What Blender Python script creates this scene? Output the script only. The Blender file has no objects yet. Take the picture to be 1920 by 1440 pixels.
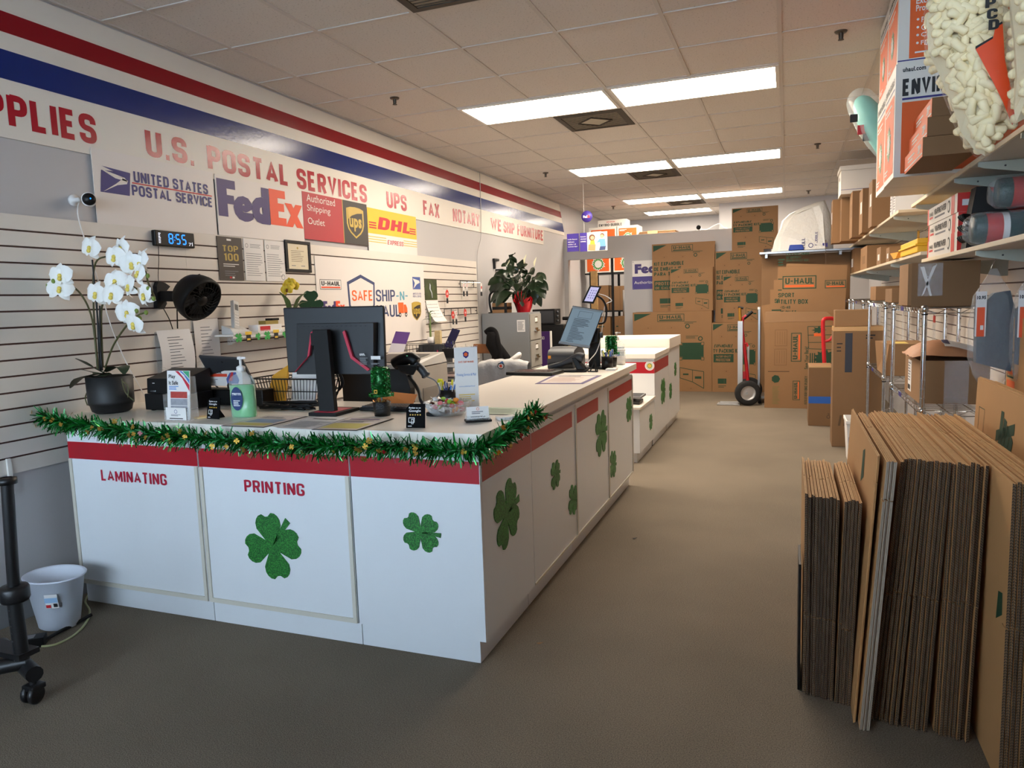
import bpy, math, random
from mathutils import Vector, Matrix

random.seed(7)
SC = bpy.context.scene
COL = SC.collection
PI = math.pi

# ------------------------------------------------------------------ camera
# axes: x from the left wall to the right wall, y from the camera into the shop, z up; metres
CAM = Vector((3.433, 0.0, 1.44))
CR = Vector((0.9342855, 0.3549918, -0.0330365))
CU = Vector((-0.0092518, 0.1167714, 0.9931157))
CF = Vector((-0.3564056, 0.927548, -0.1123822))
FPX = 1349.68
cam_data = bpy.data.cameras.new('camera')
cam_data.sensor_width = 36.0
cam_data.lens = FPX / 1920 * 36.0
cam_data.clip_start = 0.05
cam_data.clip_end = 200
cam = bpy.data.objects.new('camera', cam_data)
COL.objects.link(cam)
cam.matrix_world = Matrix(((CR.x, CU.x, -CF.x, CAM.x), (CR.y, CU.y, -CF.y, CAM.y),
                           (CR.z, CU.z, -CF.z, CAM.z), (0, 0, 0, 1)))
SC.camera = cam

# ------------------------------------------------------------------ daylight and exposure
SC.view_settings.view_transform = 'Standard'
SC.view_settings.look = 'None'
SC.view_settings.gamma = 1.0
SC.view_settings.use_curve_mapping = False
SC.view_settings.exposure = 0.1
LAMP_STRENGTH = 31.0
LAMP_COLOR = (1.0, 0.875, 0.72)
DAY_STRENGTH = 14.5
world = bpy.data.worlds.new('sky')
SC.world = world
world.use_nodes = True
bg = world.node_tree.nodes['Background']
bg.inputs[0].default_value = (0.62, 0.80, 1.0, 1)
bg.inputs[1].default_value = DAY_STRENGTH


# ------------------------------------------------------------------ measuring: a photo pixel to a point on a plane
def ray(u, v):
    return CF + CR * ((u - 960) / FPX) + CU * ((720 - v) / FPX)


def PX(u, v, x):
    d = ray(u, v); return CAM + d * ((x - CAM.x) / d.x)


def PY(u, v, y):
    d = ray(u, v); return CAM + d * ((y - CAM.y) / d.y)


def PZ(u, v, z):
    d = ray(u, v); return CAM + d * ((z - CAM.z) / d.z)


# ------------------------------------------------------------------ materials
def lin(c):
    def f(a):
        a /= 255.0
        return a / 12.92 if a <= 0.04045 else ((a + 0.055) / 1.055) ** 2.4
    return (f(c[0]), f(c[1]), f(c[2]), 1.0)


MATS = {}


def mat(name, c, rough=0.55, metal=0.0, var=0.06, scale=8.0, bump=0.0, bscale=60.0, spec=0.5, emit=None, estr=1.0, sheen=0.0):
    """a principled material whose colour wanders a little with an object-space noise"""
    if name in MATS:
        return MATS[name]
    m = bpy.data.materials.new(name)
    m.use_nodes = True
    nt = m.node_tree
    b = nt.nodes['Principled BSDF']
    b.inputs['Roughness'].default_value = rough
    b.inputs['Metallic'].default_value = metal
    b.inputs['Specular IOR Level'].default_value = spec
    col = lin(c)
    if var > 0:
        tc = nt.nodes.new('ShaderNodeTexCoord')
        nz = nt.nodes.new('ShaderNodeTexNoise')
        nz.inputs['Scale'].default_value = scale
        nz.inputs['Detail'].default_value = 4
        nt.links.new(tc.outputs['Object'], nz.inputs['Vector'])
        mx = nt.nodes.new('ShaderNodeMix'); mx.data_type = 'RGBA'
        mx.inputs['A'].default_value = tuple(max(0, x * (1 - var)) for x in col[:3]) + (1,)
        mx.inputs['B'].default_value = tuple(min(1, x * (1 + var)) for x in col[:3]) + (1,)
        nt.links.new(nz.outputs['Fac'], mx.inputs['Factor'])
        nt.links.new(mx.outputs['Result'], b.inputs['Base Color'])
        if bump > 0:
            n2 = nt.nodes.new('ShaderNodeTexNoise')
            n2.inputs['Scale'].default_value = bscale
            n2.inputs['Detail'].default_value = 3
            nt.links.new(tc.outputs['Object'], n2.inputs['Vector'])
            bp = nt.nodes.new('ShaderNodeBump')
            bp.inputs['Strength'].default_value = bump
            bp.inputs['Distance'].default_value = 0.01
            nt.links.new(n2.outputs['Fac'], bp.inputs['Height'])
            nt.links.new(bp.outputs['Normal'], b.inputs['Normal'])
    else:
        b.inputs['Base Color'].default_value = col
    if emit:
        b.inputs['Emission Color'].default_value = lin(emit)
        b.inputs['Emission Strength'].default_value = estr
    MATS[name] = m
    return m


def film(name, c, clear=0.8, rough=0.12, tint=(255, 255, 255), wrinkle=0.0):
    """clear plastic: mostly see-through with a glossy skin"""
    if name in MATS:
        return MATS[name]
    m = bpy.data.materials.new(name)
    m.use_nodes = True
    nt = m.node_tree
    for n in list(nt.nodes):
        nt.nodes.remove(n)
    out = nt.nodes.new('ShaderNodeOutputMaterial')
    tr = nt.nodes.new('ShaderNodeBsdfTransparent'); tr.inputs[0].default_value = lin(tint)
    pr = nt.nodes.new('ShaderNodeBsdfPrincipled')
    pr.inputs['Base Color'].default_value = lin(c)
    pr.inputs['Roughness'].default_value = rough
    tc = nt.nodes.new('ShaderNodeTexCoord'); nz = nt.nodes.new('ShaderNodeTexNoise'); nz.inputs['Scale'].default_value = 22; nz.inputs['Detail'].default_value = 2
    bp = nt.nodes.new('ShaderNodeBump'); bp.inputs['Strength'].default_value = wrinkle; bp.inputs['Distance'].default_value = .02
    nt.links.new(tc.outputs['Object'], nz.inputs['Vector']); nt.links.new(nz.outputs['Fac'], bp.inputs['Height']); nt.links.new(bp.outputs[0], pr.inputs['Normal'])
    lw = nt.nodes.new('ShaderNodeLayerWeight'); lw.inputs[0].default_value = 0.25
    mr = nt.nodes.new('ShaderNodeMapRange')
    mr.inputs['To Min'].default_value = 1 - clear
    mr.inputs['To Max'].default_value = min(1, (1 - clear) * 2.6 + .12)
    mx = nt.nodes.new('ShaderNodeMixShader')
    nt.links.new(lw.outputs['Facing'], mr.inputs['Value'])
    nt.links.new(mr.outputs['Result'], mx.inputs[0])
    nt.links.new(tr.outputs[0], mx.inputs[1])
    nt.links.new(pr.outputs[0], mx.inputs[2])
    nt.links.new(mx.outputs[0], out.inputs[0])
    MATS[name] = m
    return m


def glow(name, c, s):
    if name in MATS:
        return MATS[name]
    m = bpy.data.materials.new(name)
    m.use_nodes = True
    nt = m.node_tree
    nt.nodes.remove(nt.nodes['Principled BSDF'])
    e = nt.nodes.new('ShaderNodeEmission')
    e.inputs[0].default_value = c if len(c) == 4 else tuple(c) + (1,)
    e.inputs[1].default_value = s
    nt.links.new(e.outputs[0], nt.nodes['Material Output'].inputs[0])
    MATS[name] = m
    return m


# ------------------------------------------------------------------ lettering
_glyphs = {}


def glyphs(s, bold):
    k = (s, bold)
    if k not in _glyphs:
        cu = bpy.data.curves.new('lettering', 'FONT')
        cu.body = s
        cu.offset = bold
        cu.resolution_u = 3
        cu.space_character = 1.0 + bold * 1.5
        ob = bpy.data.objects.new('lettering', cu)
        COL.objects.link(ob)
        dg = bpy.context.evaluated_depsgraph_get()
        me = bpy.data.meshes.new_from_object(ob.evaluated_get(dg))
        vs = [(v.co.x, v.co.y) for v in me.vertices]
        fs = [tuple(p.vertices) for p in me.polygons]
        bpy.data.objects.remove(ob); bpy.data.curves.remove(cu); bpy.data.meshes.remove(me)
        x0 = min(v[0] for v in vs); x1 = max(v[0] for v in vs)
        y0 = min(v[1] for v in vs); y1 = max(v[1] for v in vs)
        vs = [((x - x0) / (x1 - x0), (y - y0) / max(1e-6, y1 - y0)) for x, y in vs]
        _glyphs[k] = (vs, fs)
    return _glyphs[k]



# a plain block alphabet drawn as strokes: each letter = width, then paths (points with corner radius)
_W = 0.46
_BLK = {
 'A': (.56, [([(0, 0), (.28, 1), (.56, 0)], 0), ([(.09, .3), (.47, .3)], 0)]),
 'B': (.48, [([(0, -.08), (0, 1.08)], 0), ([(0, 1), (.45, 1), (.45, .53), (0, .53)], .2), ([(0, .53), (.48, .53), (.48, 0), (0, 0)], .22)]),
 'C': (.48, [([(.48, .68), (.48, 1), (0, 1), (0, 0), (.48, 0), (.48, .32)], .23)]),
 'D': (.48, [([(.2, 1), (.48, 1), (.48, 0), (.2, 0)], .24), ([(.25, 0), (0, 0), (0, 1), (.25, 1)], 0)]),
 'E': (.42, [([(.42, 1), (0, 1), (0, 0), (.42, 0)], 0), ([(0, .52), (.36, .52)], 0)]),
 'F': (.42, [([(.42, 1), (0, 1), (0, -.08)], 0), ([(0, .5), (.36, .5)], 0)]),
 'G': (.48, [([(.48, .7), (.48, 1), (0, 1), (0, 0), (.48, 0), (.48, .45), (.28, .45)], .2)]),
 'H': (.48, [([(0, -.08), (0, 1.08)], 0), ([(.48, -.08), (.48, 1.08)], 0), ([(0, .52), (.48, .52)], 0)]),
 'I': (.0, [([(0, -.08), (0, 1.08)], 0)]),
 'J': (.38, [([(.38, 1.08), (.38, 0), (0, 0), (0, .35)], .19)]),
 'K': (.5, [([(0, -.08), (0, 1.08)], 0), ([(.5, 1.1), (.03, .38)], 0), ([(.2, .6), (.52, -.1)], 0)]),
 'L': (.40, [([(0, 1.08), (0, 0), (.40, 0)], 0)]),
 'M': (.62, [([(0, -.08), (0, 1)], 0), ([(0, 1), (.31, .2), (.62, 1)], 0), ([(.62, 1), (.62, -.08)], 0)]),
 'N': (.50, [([(0, -.08), (0, 1)], 0), ([(0, 1.05), (.50, -.05)], 0), ([(.50, 0), (.50, 1.08)], 0)]),
 'O': (.50, [([(.25, 1), (0, 1), (0, 0), (.50, 0), (.50, 1), (.25, 1)], .245)]),
 'P': (.46, [([(0, -.08), (0, 1.08)], 0), ([(0, 1), (.46, 1), (.46, .45), (0, .45)], .22)]),
 'Q': (.50, [([(.25, 1), (0, 1), (0, 0), (.50, 0), (.50, 1), (.25, 1)], .245), ([(.3, .25), (.55, -.05)], 0)]),
 'R': (.48, [([(0, -.08), (0, 1.08)], 0), ([(0, 1), (.46, 1), (.46, .48), (0, .48)], .22), ([(.24, .48), (.48, -.08)], 0)]),
 'S': (.48, [([(.48, .72), (.48, 1), (0, 1), (0, .54), (.48, .48), (.48, 0), (0, 0), (0, .28)], .22)]),
 'T': (.50, [([(0, 1), (.50, 1)], 0), ([(.25, 1), (.25, -.08)], 0)]),
 'U': (.48, [([(0, 1.08), (0, 0), (.48, 0), (.48, 1.08)], .235)]),
 'V': (.54, [([(0, 1.08), (.27, 0), (.54, 1.08)], 0)]),
 'W': (.80, [([(0, 1.08), (.2, 0), (.4, .95), (.6, 0), (.8, 1.08)], 0)]),
 'X': (.52, [([(0, 1.08), (.52, -.08)], 0), ([(0, -.08), (.52, 1.08)], 0)]),
 'Y': (.52, [([(0, 1.08), (.26, .46), (.52, 1.08)], 0), ([(.26, .46), (.26, -.08)], 0)]),
 'Z': (.46, [([(0, 1), (.46, 1), (0, 0), (.46, 0)], 0)]),
 '-': (.26, [([(-.08, .48), (.30, .48)], 0)]),
 '.': (.0, [([(-.08, 0), (.08, 0)], 0)]),
 '!': (.0, [([(0, 1.08), (0, .3)], 0), ([(0, .08), (0, -.08)], 0)]),
 '0': (.48, [([(.24, 1), (0, 1), (0, 0), (.48, 0), (.48, 1), (.24, 1)], .235)]),
 '1': (.18, [([(-.05, .85), (.16, 1), (.16, -.08)], 0)]),
 '2': (.46, [([(0, .7), (0, 1), (.46, 1), (.46, .5), (0, .12), (0, 0), (.48, 0)], .15)]),
 '4': (.5, [([(.36, -.08), (.36, 1)], 0), ([(.36, 1), (0, .28), (.5, .28)], 0)]),
 '5': (.46, [([(.44, 1), (.02, 1), (.02, .58), (.46, .58), (.46, 0), (0, 0), (0, .25)], .12)]),
 '6': (.46, [([(.44, .78), (.44, 1), (0, 1), (0, 0), (.46, 0), (.46, .55), (0, .55)], .2)]),
 '7': (.46, [([(0, 1), (.46, 1), (.15, -.08)], 0)]),
 '8': (.46, [([(.23, .53), (.02, .53), (.02, 1), (.44, 1), (.44, .53), (.23, .53)], .2), ([(.23, .53), (0, .53), (0, 0), (.46, 0), (.46, .53), (.23, .53)], .2)]),
}


def _fillet(P, r):
    if r <= 0: return P
    out = [P[0]]
    for i in range(1, len(P) - 1):
        a, b, c = Vector(P[i - 1]), Vector(P[i]), Vector(P[i + 1])
        u = a - b; w = c - b
        d = min(r, u.length * (1 if i == 1 else .5), w.length * (1 if i == len(P) - 2 else .5))
        p = b + u.normalized() * d; q = b + w.normalized() * d
        for k in range(6):
            t = k / 5
            out.append(tuple(p * (1 - t) ** 2 + b * (2 * t * (1 - t)) + q * t * t))
    out.append(P[-1])
    return out


def block(s, t):
    """block capitals, stroke thickness t of the letter height; vertices scaled to the unit square"""
    vs = []; fs = []; x = 0.0; np_ = 0
    for ch in s:
        if ch == ' ':
            x += .42; continue
        w, paths = _BLK[ch]
        for P, r in paths:
            P = [Vector(p) for p in _fillet([Vector((a, b)) for a, b in P], r)]
            P = [p for i, p in enumerate(P) if i == 0 or (p - P[i - 1]).length > 1e-5]
            n0 = len(vs); np_ += 1
            for i, p in enumerate(P):
                d0 = (p - P[i - 1]).normalized() if i else None
                d1 = (P[i + 1] - p).normalized() if i < len(P) - 1 else None
                closed = (P[0] - P[-1]).length < 1e-4
                if d0 is None: d0 = (P[-1] - P[-2]).normalized() if closed else d1
                if d1 is None: d1 = (P[1] - P[0]).normalized() if closed else d0
                d = (d0 + d1)
                d = d.normalized() if d.length > 1e-4 else d1
                nrm = Vector((-d.y, d.x)); k = t / 2 / max(0.5, nrm.dot(Vector((-d1.y, d1.x))))
                for sg in (1, -1):
                    q = p + nrm * (k * sg)
                    vs.append((x + q.x, min(1 + t / 2, max(-t / 2, q.y)), np_))
            for i in range(len(P) - 1):
                a = n0 + 2 * i
                fs.append((a + 1, a + 3, a + 2, a))
        x += w + t + .11
    x0 = min(v[0] for v in vs); x1 = max(v[0] for v in vs)
    return [((a - x0) / (x1 - x0), (b + t / 2) / (1 + t), k) for a, b, k in vs], fs


def is_block(s): return all(c == ' ' or c in _BLK for c in s)


# ------------------------------------------------------------------ mesh builder
class MB:
    def __init__(self, T=None):
        self.v = []; self.f = []; self.mi = []; self.sm = []; self.mats = []
        self.T = T

    def slot(self, m):
        if m not in self.mats:
            self.mats.append(m)
        return self.mats.index(m)

    def add(self, vs, fs, m, smooth=False):
        n = len(self.v)
        if self.T is not None:
            vs = [self.T @ Vector(p) for p in vs]
        self.v.extend(tuple(p) for p in vs)
        k = self.slot(m)
        for f in fs:
            self.f.append(tuple(i + n for i in f)); self.mi.append(k); self.sm.append(smooth)
        return self

    def bx(self, x0, x1, y0, y1, z0, z1, m, rot=None, piv=None):
        vs = [Vector(p) for p in ((x0, y0, z0), (x1, y0, z0), (x1, y1, z0), (x0, y1, z0), (x0, y0, z1), (x1, y0, z1), (x1, y1, z1), (x0, y1, z1))]
        if rot is not None:
            c = Vector(piv) if piv is not None else Vector(((x0 + x1) / 2, (y0 + y1) / 2, (z0 + z1) / 2))
            vs = [c + rot @ (p - c) for p in vs]
        return self.add(vs, [(0, 3, 2, 1), (4, 5, 6, 7), (0, 1, 5, 4), (1, 2, 6, 5), (2, 3, 7, 6), (3, 0, 4, 7)], m)

    def hexa(self, pts, m):
        """eight corners: bottom loop then top loop"""
        return self.add(pts, [(0, 3, 2, 1), (4, 5, 6, 7), (0, 1, 5, 4), (1, 2, 6, 5), (2, 3, 7, 6), (3, 0, 4, 7)], m)

    def prism(self, pts, o, a, b, d, m, smooth=False):
        """outline pts (x,y) in the plane o + a*x + b*y, pushed along vector d"""
        o = Vector(o); a = Vector(a); b = Vector(b); d = Vector(d)
        n = len(pts)
        lo = [o + a * x + b * y for x, y in pts]
        hi = [p + d for p in lo]
        if a.cross(b).dot(d) > 0:
            fs = [tuple(reversed(range(n))), tuple(range(n, 2 * n))] 
            side = [(i, (i + 1) % n, n + (i + 1) % n, n + i) for i in range(n)]
        else:
            fs = [tuple(range(n)), tuple(reversed(range(n, 2 * n)))]
            side = [(i, n + i, n + (i + 1) % n, (i + 1) % n) for i in range(n)]
        self.add(lo + hi, fs, m)
        return self.add(lo + hi, side, m, smooth)

    def fan(self, pts, o, a, b, d, m):
        """a star-shaped outline round its own middle, pushed along d"""
        o = Vector(o); a = Vector(a); b = Vector(b); d = Vector(d)
        n = len(pts)
        hi = [o + d] + [o + a * x + b * y + d for x, y in pts]
        lo = [o + a * x + b * y for x, y in pts]
        self.add(hi, [(0, 1 + i, 1 + (i + 1) % n) for i in range(n)], m)
        return self.add(lo + hi[1:], [(i, (i + 1) % n, n + (i + 1) % n, n + i) for i in range(n)], m)

    def tube(self, pts, r, m, n=8, caps=True, smooth=True):
        pts = [Vector(p) for p in pts]
        rs = r if isinstance(r, (list, tuple)) else [r] * len(pts)
        vs = []
        nrm = None
        for i, p in enumerate(pts):
            t = (pts[min(i + 1, len(pts) - 1)] - pts[max(i - 1, 0)])
            t = t.normalized() if t.length > 1e-9 else Vector((0, 0, 1))
            if nrm is None:
                nrm = t.orthogonal().normalized()
            else:
                nrm = (nrm - t * nrm.dot(t))
                nrm = nrm.normalized() if nrm.length > 1e-6 else t.orthogonal().normalized()
            bi = t.cross(nrm)
            for k in range(n):
                a = 2 * PI * k / n
                vs.append(p + (nrm * math.cos(a) + bi * math.sin(a)) * rs[i])
        fs = []
        for i in range(len(pts) - 1):
            for k in range(n):
                k2 = (k + 1) % n
                fs.append((i * n + k, i * n + k2, (i + 1) * n + k2, (i + 1) * n + k))
        self.add(vs, fs, m, smooth)
        if caps:
            b = len(pts) - 1
            self.add(vs[:n] + vs[b * n:], [tuple(reversed(range(n))), tuple(range(n, 2 * n))], m)
        return self

    def lathe(self, prof, c, m, n=24, smooth=True, axis=None):
        """profile (radius, height) turned round the axis (default z) at c"""
        c = Vector(c)
        Q = Matrix.Identity(3) if axis is None else Vector((0, 0, 1)).rotation_difference(Vector(axis)).to_matrix()
        vs = []; fs = []
        for r, z in prof:
            for k in range(n):
                a = 2 * PI * k / n
                vs.append(c + Q @ Vector((r * math.cos(a), r * math.sin(a), z)))
        for i in range(len(prof) - 1):
            for k in range(n):
                k2 = (k + 1) % n
                fs.append((i * n + k, i * n + k2, (i + 1) * n + k2, (i + 1) * n + k))
        return self.add(vs, fs, m, smooth)

    def ball(self, c, r, m, n=12, h=8):
        r = r if isinstance(r, (tuple, list)) else (r, r, r)
        c = Vector(c)
        vs = []; fs = []
        for i in range(h + 1):
            t = PI * i / h
            for k in range(n):
                a = 2 * PI * k / n
                vs.append(c + Vector((r[0] * math.sin(t) * math.cos(a), r[1] * math.sin(t) * math.sin(a), -r[2] * math.cos(t))))
        for i in range(h):
            for k in range(n):
                k2 = (k + 1) % n
                fs.append((i * n + k, i * n + k2, (i + 1) * n + k2, (i + 1) * n + k))
        return self.add(vs, fs, m, True)

    def sheet(self, grid, m, smooth=True, thick=0.0):
        """grid: rows of points"""
        h = len(grid); w = len(grid[0])
        vs = [Vector(p) for row in grid for p in row]
        fs = [(i * w + j, i * w + j + 1, (i + 1) * w + j + 1, (i + 1) * w + j) for i in range(h - 1) for j in range(w - 1)]
        return self.add(vs, fs, m, smooth)

    def poly(self, pts, m):
        return self.add(pts, [tuple(range(len(pts)))], m)

    def build(self, name, parent=None, bevel=0.0, loc=None, rotz=0.0, solid=0.0, seg=2):
        me = bpy.data.meshes.new(name)
        vs = self.v
        if loc is not None and parent is None:
            L = Vector(loc); Rz = Matrix.Rotation(-rotz, 3, 'Z')
            vs = [tuple(Rz @ (Vector(p) - L)) for p in vs]
        me.from_pydata(vs, [], self.f)
        for m in self.mats:
            me.materials.append(m)
        me.polygons.foreach_set('material_index', self.mi)
        me.polygons.foreach_set('use_smooth', self.sm)
        me.update()
        ob = bpy.data.objects.new(name, me)
        COL.objects.link(ob)
        if parent is not None:
            ob.parent = parent
        elif loc is not None:
            ob.location = loc; ob.rotation_euler = (0, 0, rotz)
        if solid:
            s = ob.modifiers.new('thickness', 'SOLIDIFY'); s.thickness = solid; s.offset = 0
        if bevel:
            b = ob.modifiers.new('soft edges', 'BEVEL')
            b.width = bevel; b.segments = seg; b.limit_method = 'ANGLE'; b.angle_limit = math.radians(40)
        return ob


class Face:
    """a printed side: o = lower left corner, right and up unit vectors; ink sits a fraction of a mm off it"""
    def __init__(self, mb, o, right, up, lift=0.0008):
        self.mb = mb; self.o = Vector(o); self.r = Vector(right).normalized(); self.u = Vector(up).normalized()
        self.n = self.r.cross(self.u).normalized(); self.lift = lift

    def P(self, x, y, l=1):
        return self.o + self.r * x + self.u * y + self.n * (self.lift * l)

    def poly(self, pts, m, l=1):
        self.mb.add([self.P(x, y, l) for x, y in pts], [tuple(range(len(pts)))], m); return self

    def rect(self, x, y, w, h, m, l=1):
        return self.poly([(x, y), (x + w, y), (x + w, y + h), (x, y + h)], m, l)

    def frame(self, x, y, w, h, t, m, l=1):
        self.rect(x, y, w, t, m, l); self.rect(x, y + h - t, w, t, m, l)
        self.rect(x, y + t, t, h - 2 * t, m, l); return self.rect(x + w - t, y + t, t, h - 2 * t, m, l)

    def text(self, s, x, y, w, h, m, l=2, bold=0.03, slant=0.0, rot=0):
        vs, fs = block(s, 0.13 + bold * 1.6) if is_block(s) else glyphs(s, bold)
        if rot == 90:      # reads upward
            q = [self.P(x + w - w * v[1], y + h * v[0], l + (.04 * v[2] if len(v) > 2 else 0)) for v in vs]
        else:
            q = [self.P(x + w * v[0] + slant * h * v[1], y + h * v[1], l + (.04 * v[2] if len(v) > 2 else 0)) for v in vs]
        self.mb.add(q, fs, m); return self

    def disk(self, cx, cy, r, m, l=1, n=24, sy=1.0):
        return self.poly([(cx + r * math.cos(2 * PI * k / n), cy + sy * r * math.sin(2 * PI * k / n)) for k in range(n)], m, l)

    def ring(self, cx, cy, r, t, m, l=1, n=24):
        vs = []
        for k in range(n):
            a = 2 * PI * k / n
            vs += [self.P(cx + r * math.cos(a), cy + r * math.sin(a), l), self.P(cx + (r - t) * math.cos(a), cy + (r - t) * math.sin(a), l)]
        self.mb.add(vs, [(2 * k, (2 * k + 2) % (2 * n), (2 * k + 3) % (2 * n), 2 * k + 1) for k in range(n)], m); return self

    def star(self, cx, cy, r1, r2, n, m, l=1, sx=1.0, jag=0.0):
        rnd = random.Random(n * 7 + int(r1 * 1000))
        pts = []
        for k in range(2 * n):
            a = PI * k / n
            r = (r1 * (1 - jag * rnd.random())) if k % 2 == 0 else r2
            pts.append((cx + sx * r * math.cos(a), cy + r * math.sin(a)))
        vs = [self.P(cx, cy, l)] + [self.P(x, y, l) for x, y in pts]
        k2 = len(pts)
        self.mb.add(vs, [(0, 1 + i, 1 + (i + 1) % k2) for i in range(k2)], m); return self

    def lines(self, x, y, w, h, n, m, l=1, fill=0.5, seed=1, ragged=0.35):
        rnd = random.Random(seed)
        st = h / n
        for k in range(n):
            ww = w * (1 - ragged * rnd.random())
            self.rect(x, y + h - (k + 1) * st + st * (1 - fill) / 2, ww, st * fill, m, l)
        return self


def tagit(o, label=None, cat=None, group=None, kind=None):
    if label: o['label'] = label
    if cat: o['category'] = cat
    if group: o['group'] = group
    if kind: o['kind'] = kind
    return o


def thing(name, label, cat, loc=(0, 0, 0), rotz=0.0, group=None):
    o = bpy.data.objects.new(name, None)
    o.empty_display_size = 0.05
    COL.objects.link(o)
    o.location = loc; o.rotation_euler = (0, 0, rotz)
    return tagit(o, label, cat, group)


def dup(root, loc=None, rotz=None, label=None, group=None):
    def cp(o, parent):
        c = o.copy(); COL.objects.link(c)
        if parent is not None:
            c.parent = parent
        for ch in [x for x in o.children]:
            cp(ch, c)
        return c
    r = cp(root, None)
    if loc is not None: r.location = loc
    if rotz is not None: r.rotation_euler[2] = rotz
    if label: r['label'] = label
    if group: r['group'] = group
    return r


def solo(mb, name, label, cat, loc, rotz=0.0, group=None, bevel=0.0, solid=0.0, local=False, seg=2):
    """a thing that is one mesh; local=True when the mesh is already in its own axes"""
    if local:
        o = mb.build(name, bevel=bevel, solid=solid, seg=seg); o.location = loc; o.rotation_euler = (0, 0, rotz)
    else:
        o = mb.build(name, bevel=bevel, loc=loc, rotz=rotz, solid=solid, seg=seg)
    return tagit(o, label, cat, group)


def rz(a): return Matrix.Rotation(a, 3, 'Z')
def rx(a): return Matrix.Rotation(a, 3, 'X')
def ry(a): return Matrix.Rotation(a, 3, 'Y')


def arc(p0, p1, sag, n=10):
    """a hanging or bowed line from p0 to p1; sag is a vector added at the middle"""
    p0 = Vector(p0); p1 = Vector(p1); sag = Vector(sag)
    return [p0.lerp(p1, t / n) + sag * (4 * (t / n) * (1 - t / n)) for t in range(n + 1)]


def smooth_path(pts, n=6):
    """Catmull-Rom through the points"""
    P = [Vector(p) for p in pts]
    out = []
    for i in range(len(P) - 1):
        a = P[max(i - 1, 0)]; b = P[i]; c = P[i + 1]; d = P[min(i + 2, len(P) - 1)]
        for k in range(n):
            t = k / n
            out.append(0.5 * ((2 * b) + (c - a) * t + (2 * a - 5 * b + 4 * c - d) * t * t + (3 * b - a - 3 * c + d) * t ** 3))
    out.append(P[-1])
    return out


# the shared palette
WHITE = mat('white laminate', (226, 222, 214), 0.35, var=0.02)
PAPER = mat('white paper', (226, 222, 218), 0.7, var=0.02)
BLACK = mat('black plastic', (16, 16, 17), 0.42, var=0.1, spec=0.3)
MATTE = mat('matte black', (18, 18, 19), 0.6, var=0.1, spec=0.3)
DGRAY = mat('dark grey plastic', (52, 54, 58), 0.45, var=0.06)
GRAYP = mat('grey plastic', (120, 120, 122), 0.5, var=0.05)
INK = mat('black ink', (24, 24, 26), 0.6, var=0.05)
GINK = mat('grey ink', (120, 120, 124), 0.7, var=0.05)
RED = mat('red vinyl', (170, 14, 34), 0.3, var=0.03)
CHROME = mat('chrome', (205, 208, 212), 0.14, metal=1.0, var=0.03)
STEEL = mat('brushed steel', (168, 170, 172), 0.32, metal=0.9, var=0.06)
KRAFT = mat('brown cardboard', (142, 105, 68), 0.75, var=0.07, scale=5)
KRAFT2 = mat('darker brown cardboard', (126, 93, 60), 0.75, var=0.07, scale=5)
CLEAR = film('clear plastic', (235, 240, 242), 0.88)
GREENINK = mat('green carton ink', (26, 62, 38), 0.7, var=0.06)
ORANGE = mat('orange carton ink', (226, 96, 28), 0.6, var=0.04)
NAVY = mat('navy ink', (44, 38, 118), 0.5, var=0.04)

# ================================================================== THE ROOM
XR = 4.66           # right wall
GX, GY, GS = 3.375, 3.6143, 0.6096
CEIL = 3.0


def carpet():
    m = bpy.data.materials.new('carpet'); m.use_nodes = True
    nt = m.node_tree; b = nt.nodes['Principled BSDF']
    b.inputs['Roughness'].default_value = 0.95; b.inputs['Specular IOR Level'].default_value = 0.15
    tc = nt.nodes.new('ShaderNodeTexCoord')
    n1 = nt.nodes.new('ShaderNodeTexNoise'); n1.inputs['Scale'].default_value = 260; n1.inputs['Detail'].default_value = 2
    n2 = nt.nodes.new('ShaderNodeTexNoise'); n2.inputs['Scale'].default_value = 1.3; n2.inputs['Detail'].default_value = 5
    nt.links.new(tc.outputs['Object'], n1.inputs['Vector']); nt.links.new(tc.outputs['Object'], n2.inputs['Vector'])
    r1 = nt.nodes.new('ShaderNodeValToRGB')
    r1.color_ramp.elements[0].position = 0.3; r1.color_ramp.elements[0].color = lin((96, 86, 75))
    r1.color_ramp.elements[1].position = 0.7; r1.color_ramp.elements[1].color = lin((146, 134, 117))
    r2 = nt.nodes.new('ShaderNodeValToRGB')
    r2.color_ramp.elements[0].position = 0.35; r2.color_ramp.elements[0].color = (0.84, 0.84, 0.84, 1)
    r2.color_ramp.elements[1].position = 0.65; r2.color_ramp.elements[1].color = (1, 1, 1, 1)
    mx = nt.nodes.new('ShaderNodeMix'); mx.data_type = 'RGBA'; mx.blend_type = 'MULTIPLY'; mx.inputs['Factor'].default_value = 1
    nt.links.new(n1.outputs['Fac'], r1.inputs[0]); nt.links.new(n2.outputs['Fac'], r2.inputs[0])
    nt.links.new(r1.outputs[0], mx.inputs['A']); nt.links.new(r2.outputs[0], mx.inputs['B'])
    nt.links.new(mx.outputs['Result'], b.inputs['Base Color'])
    bp = nt.nodes.new('ShaderNodeBump'); bp.inputs['Strength'].default_value = 0.6; bp.inputs['Distance'].default_value = 0.004
    nt.links.new(n1.outputs['Fac'], bp.inputs['Height']); nt.links.new(bp.outputs[0], b.inputs['Normal'])
    return m


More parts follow.
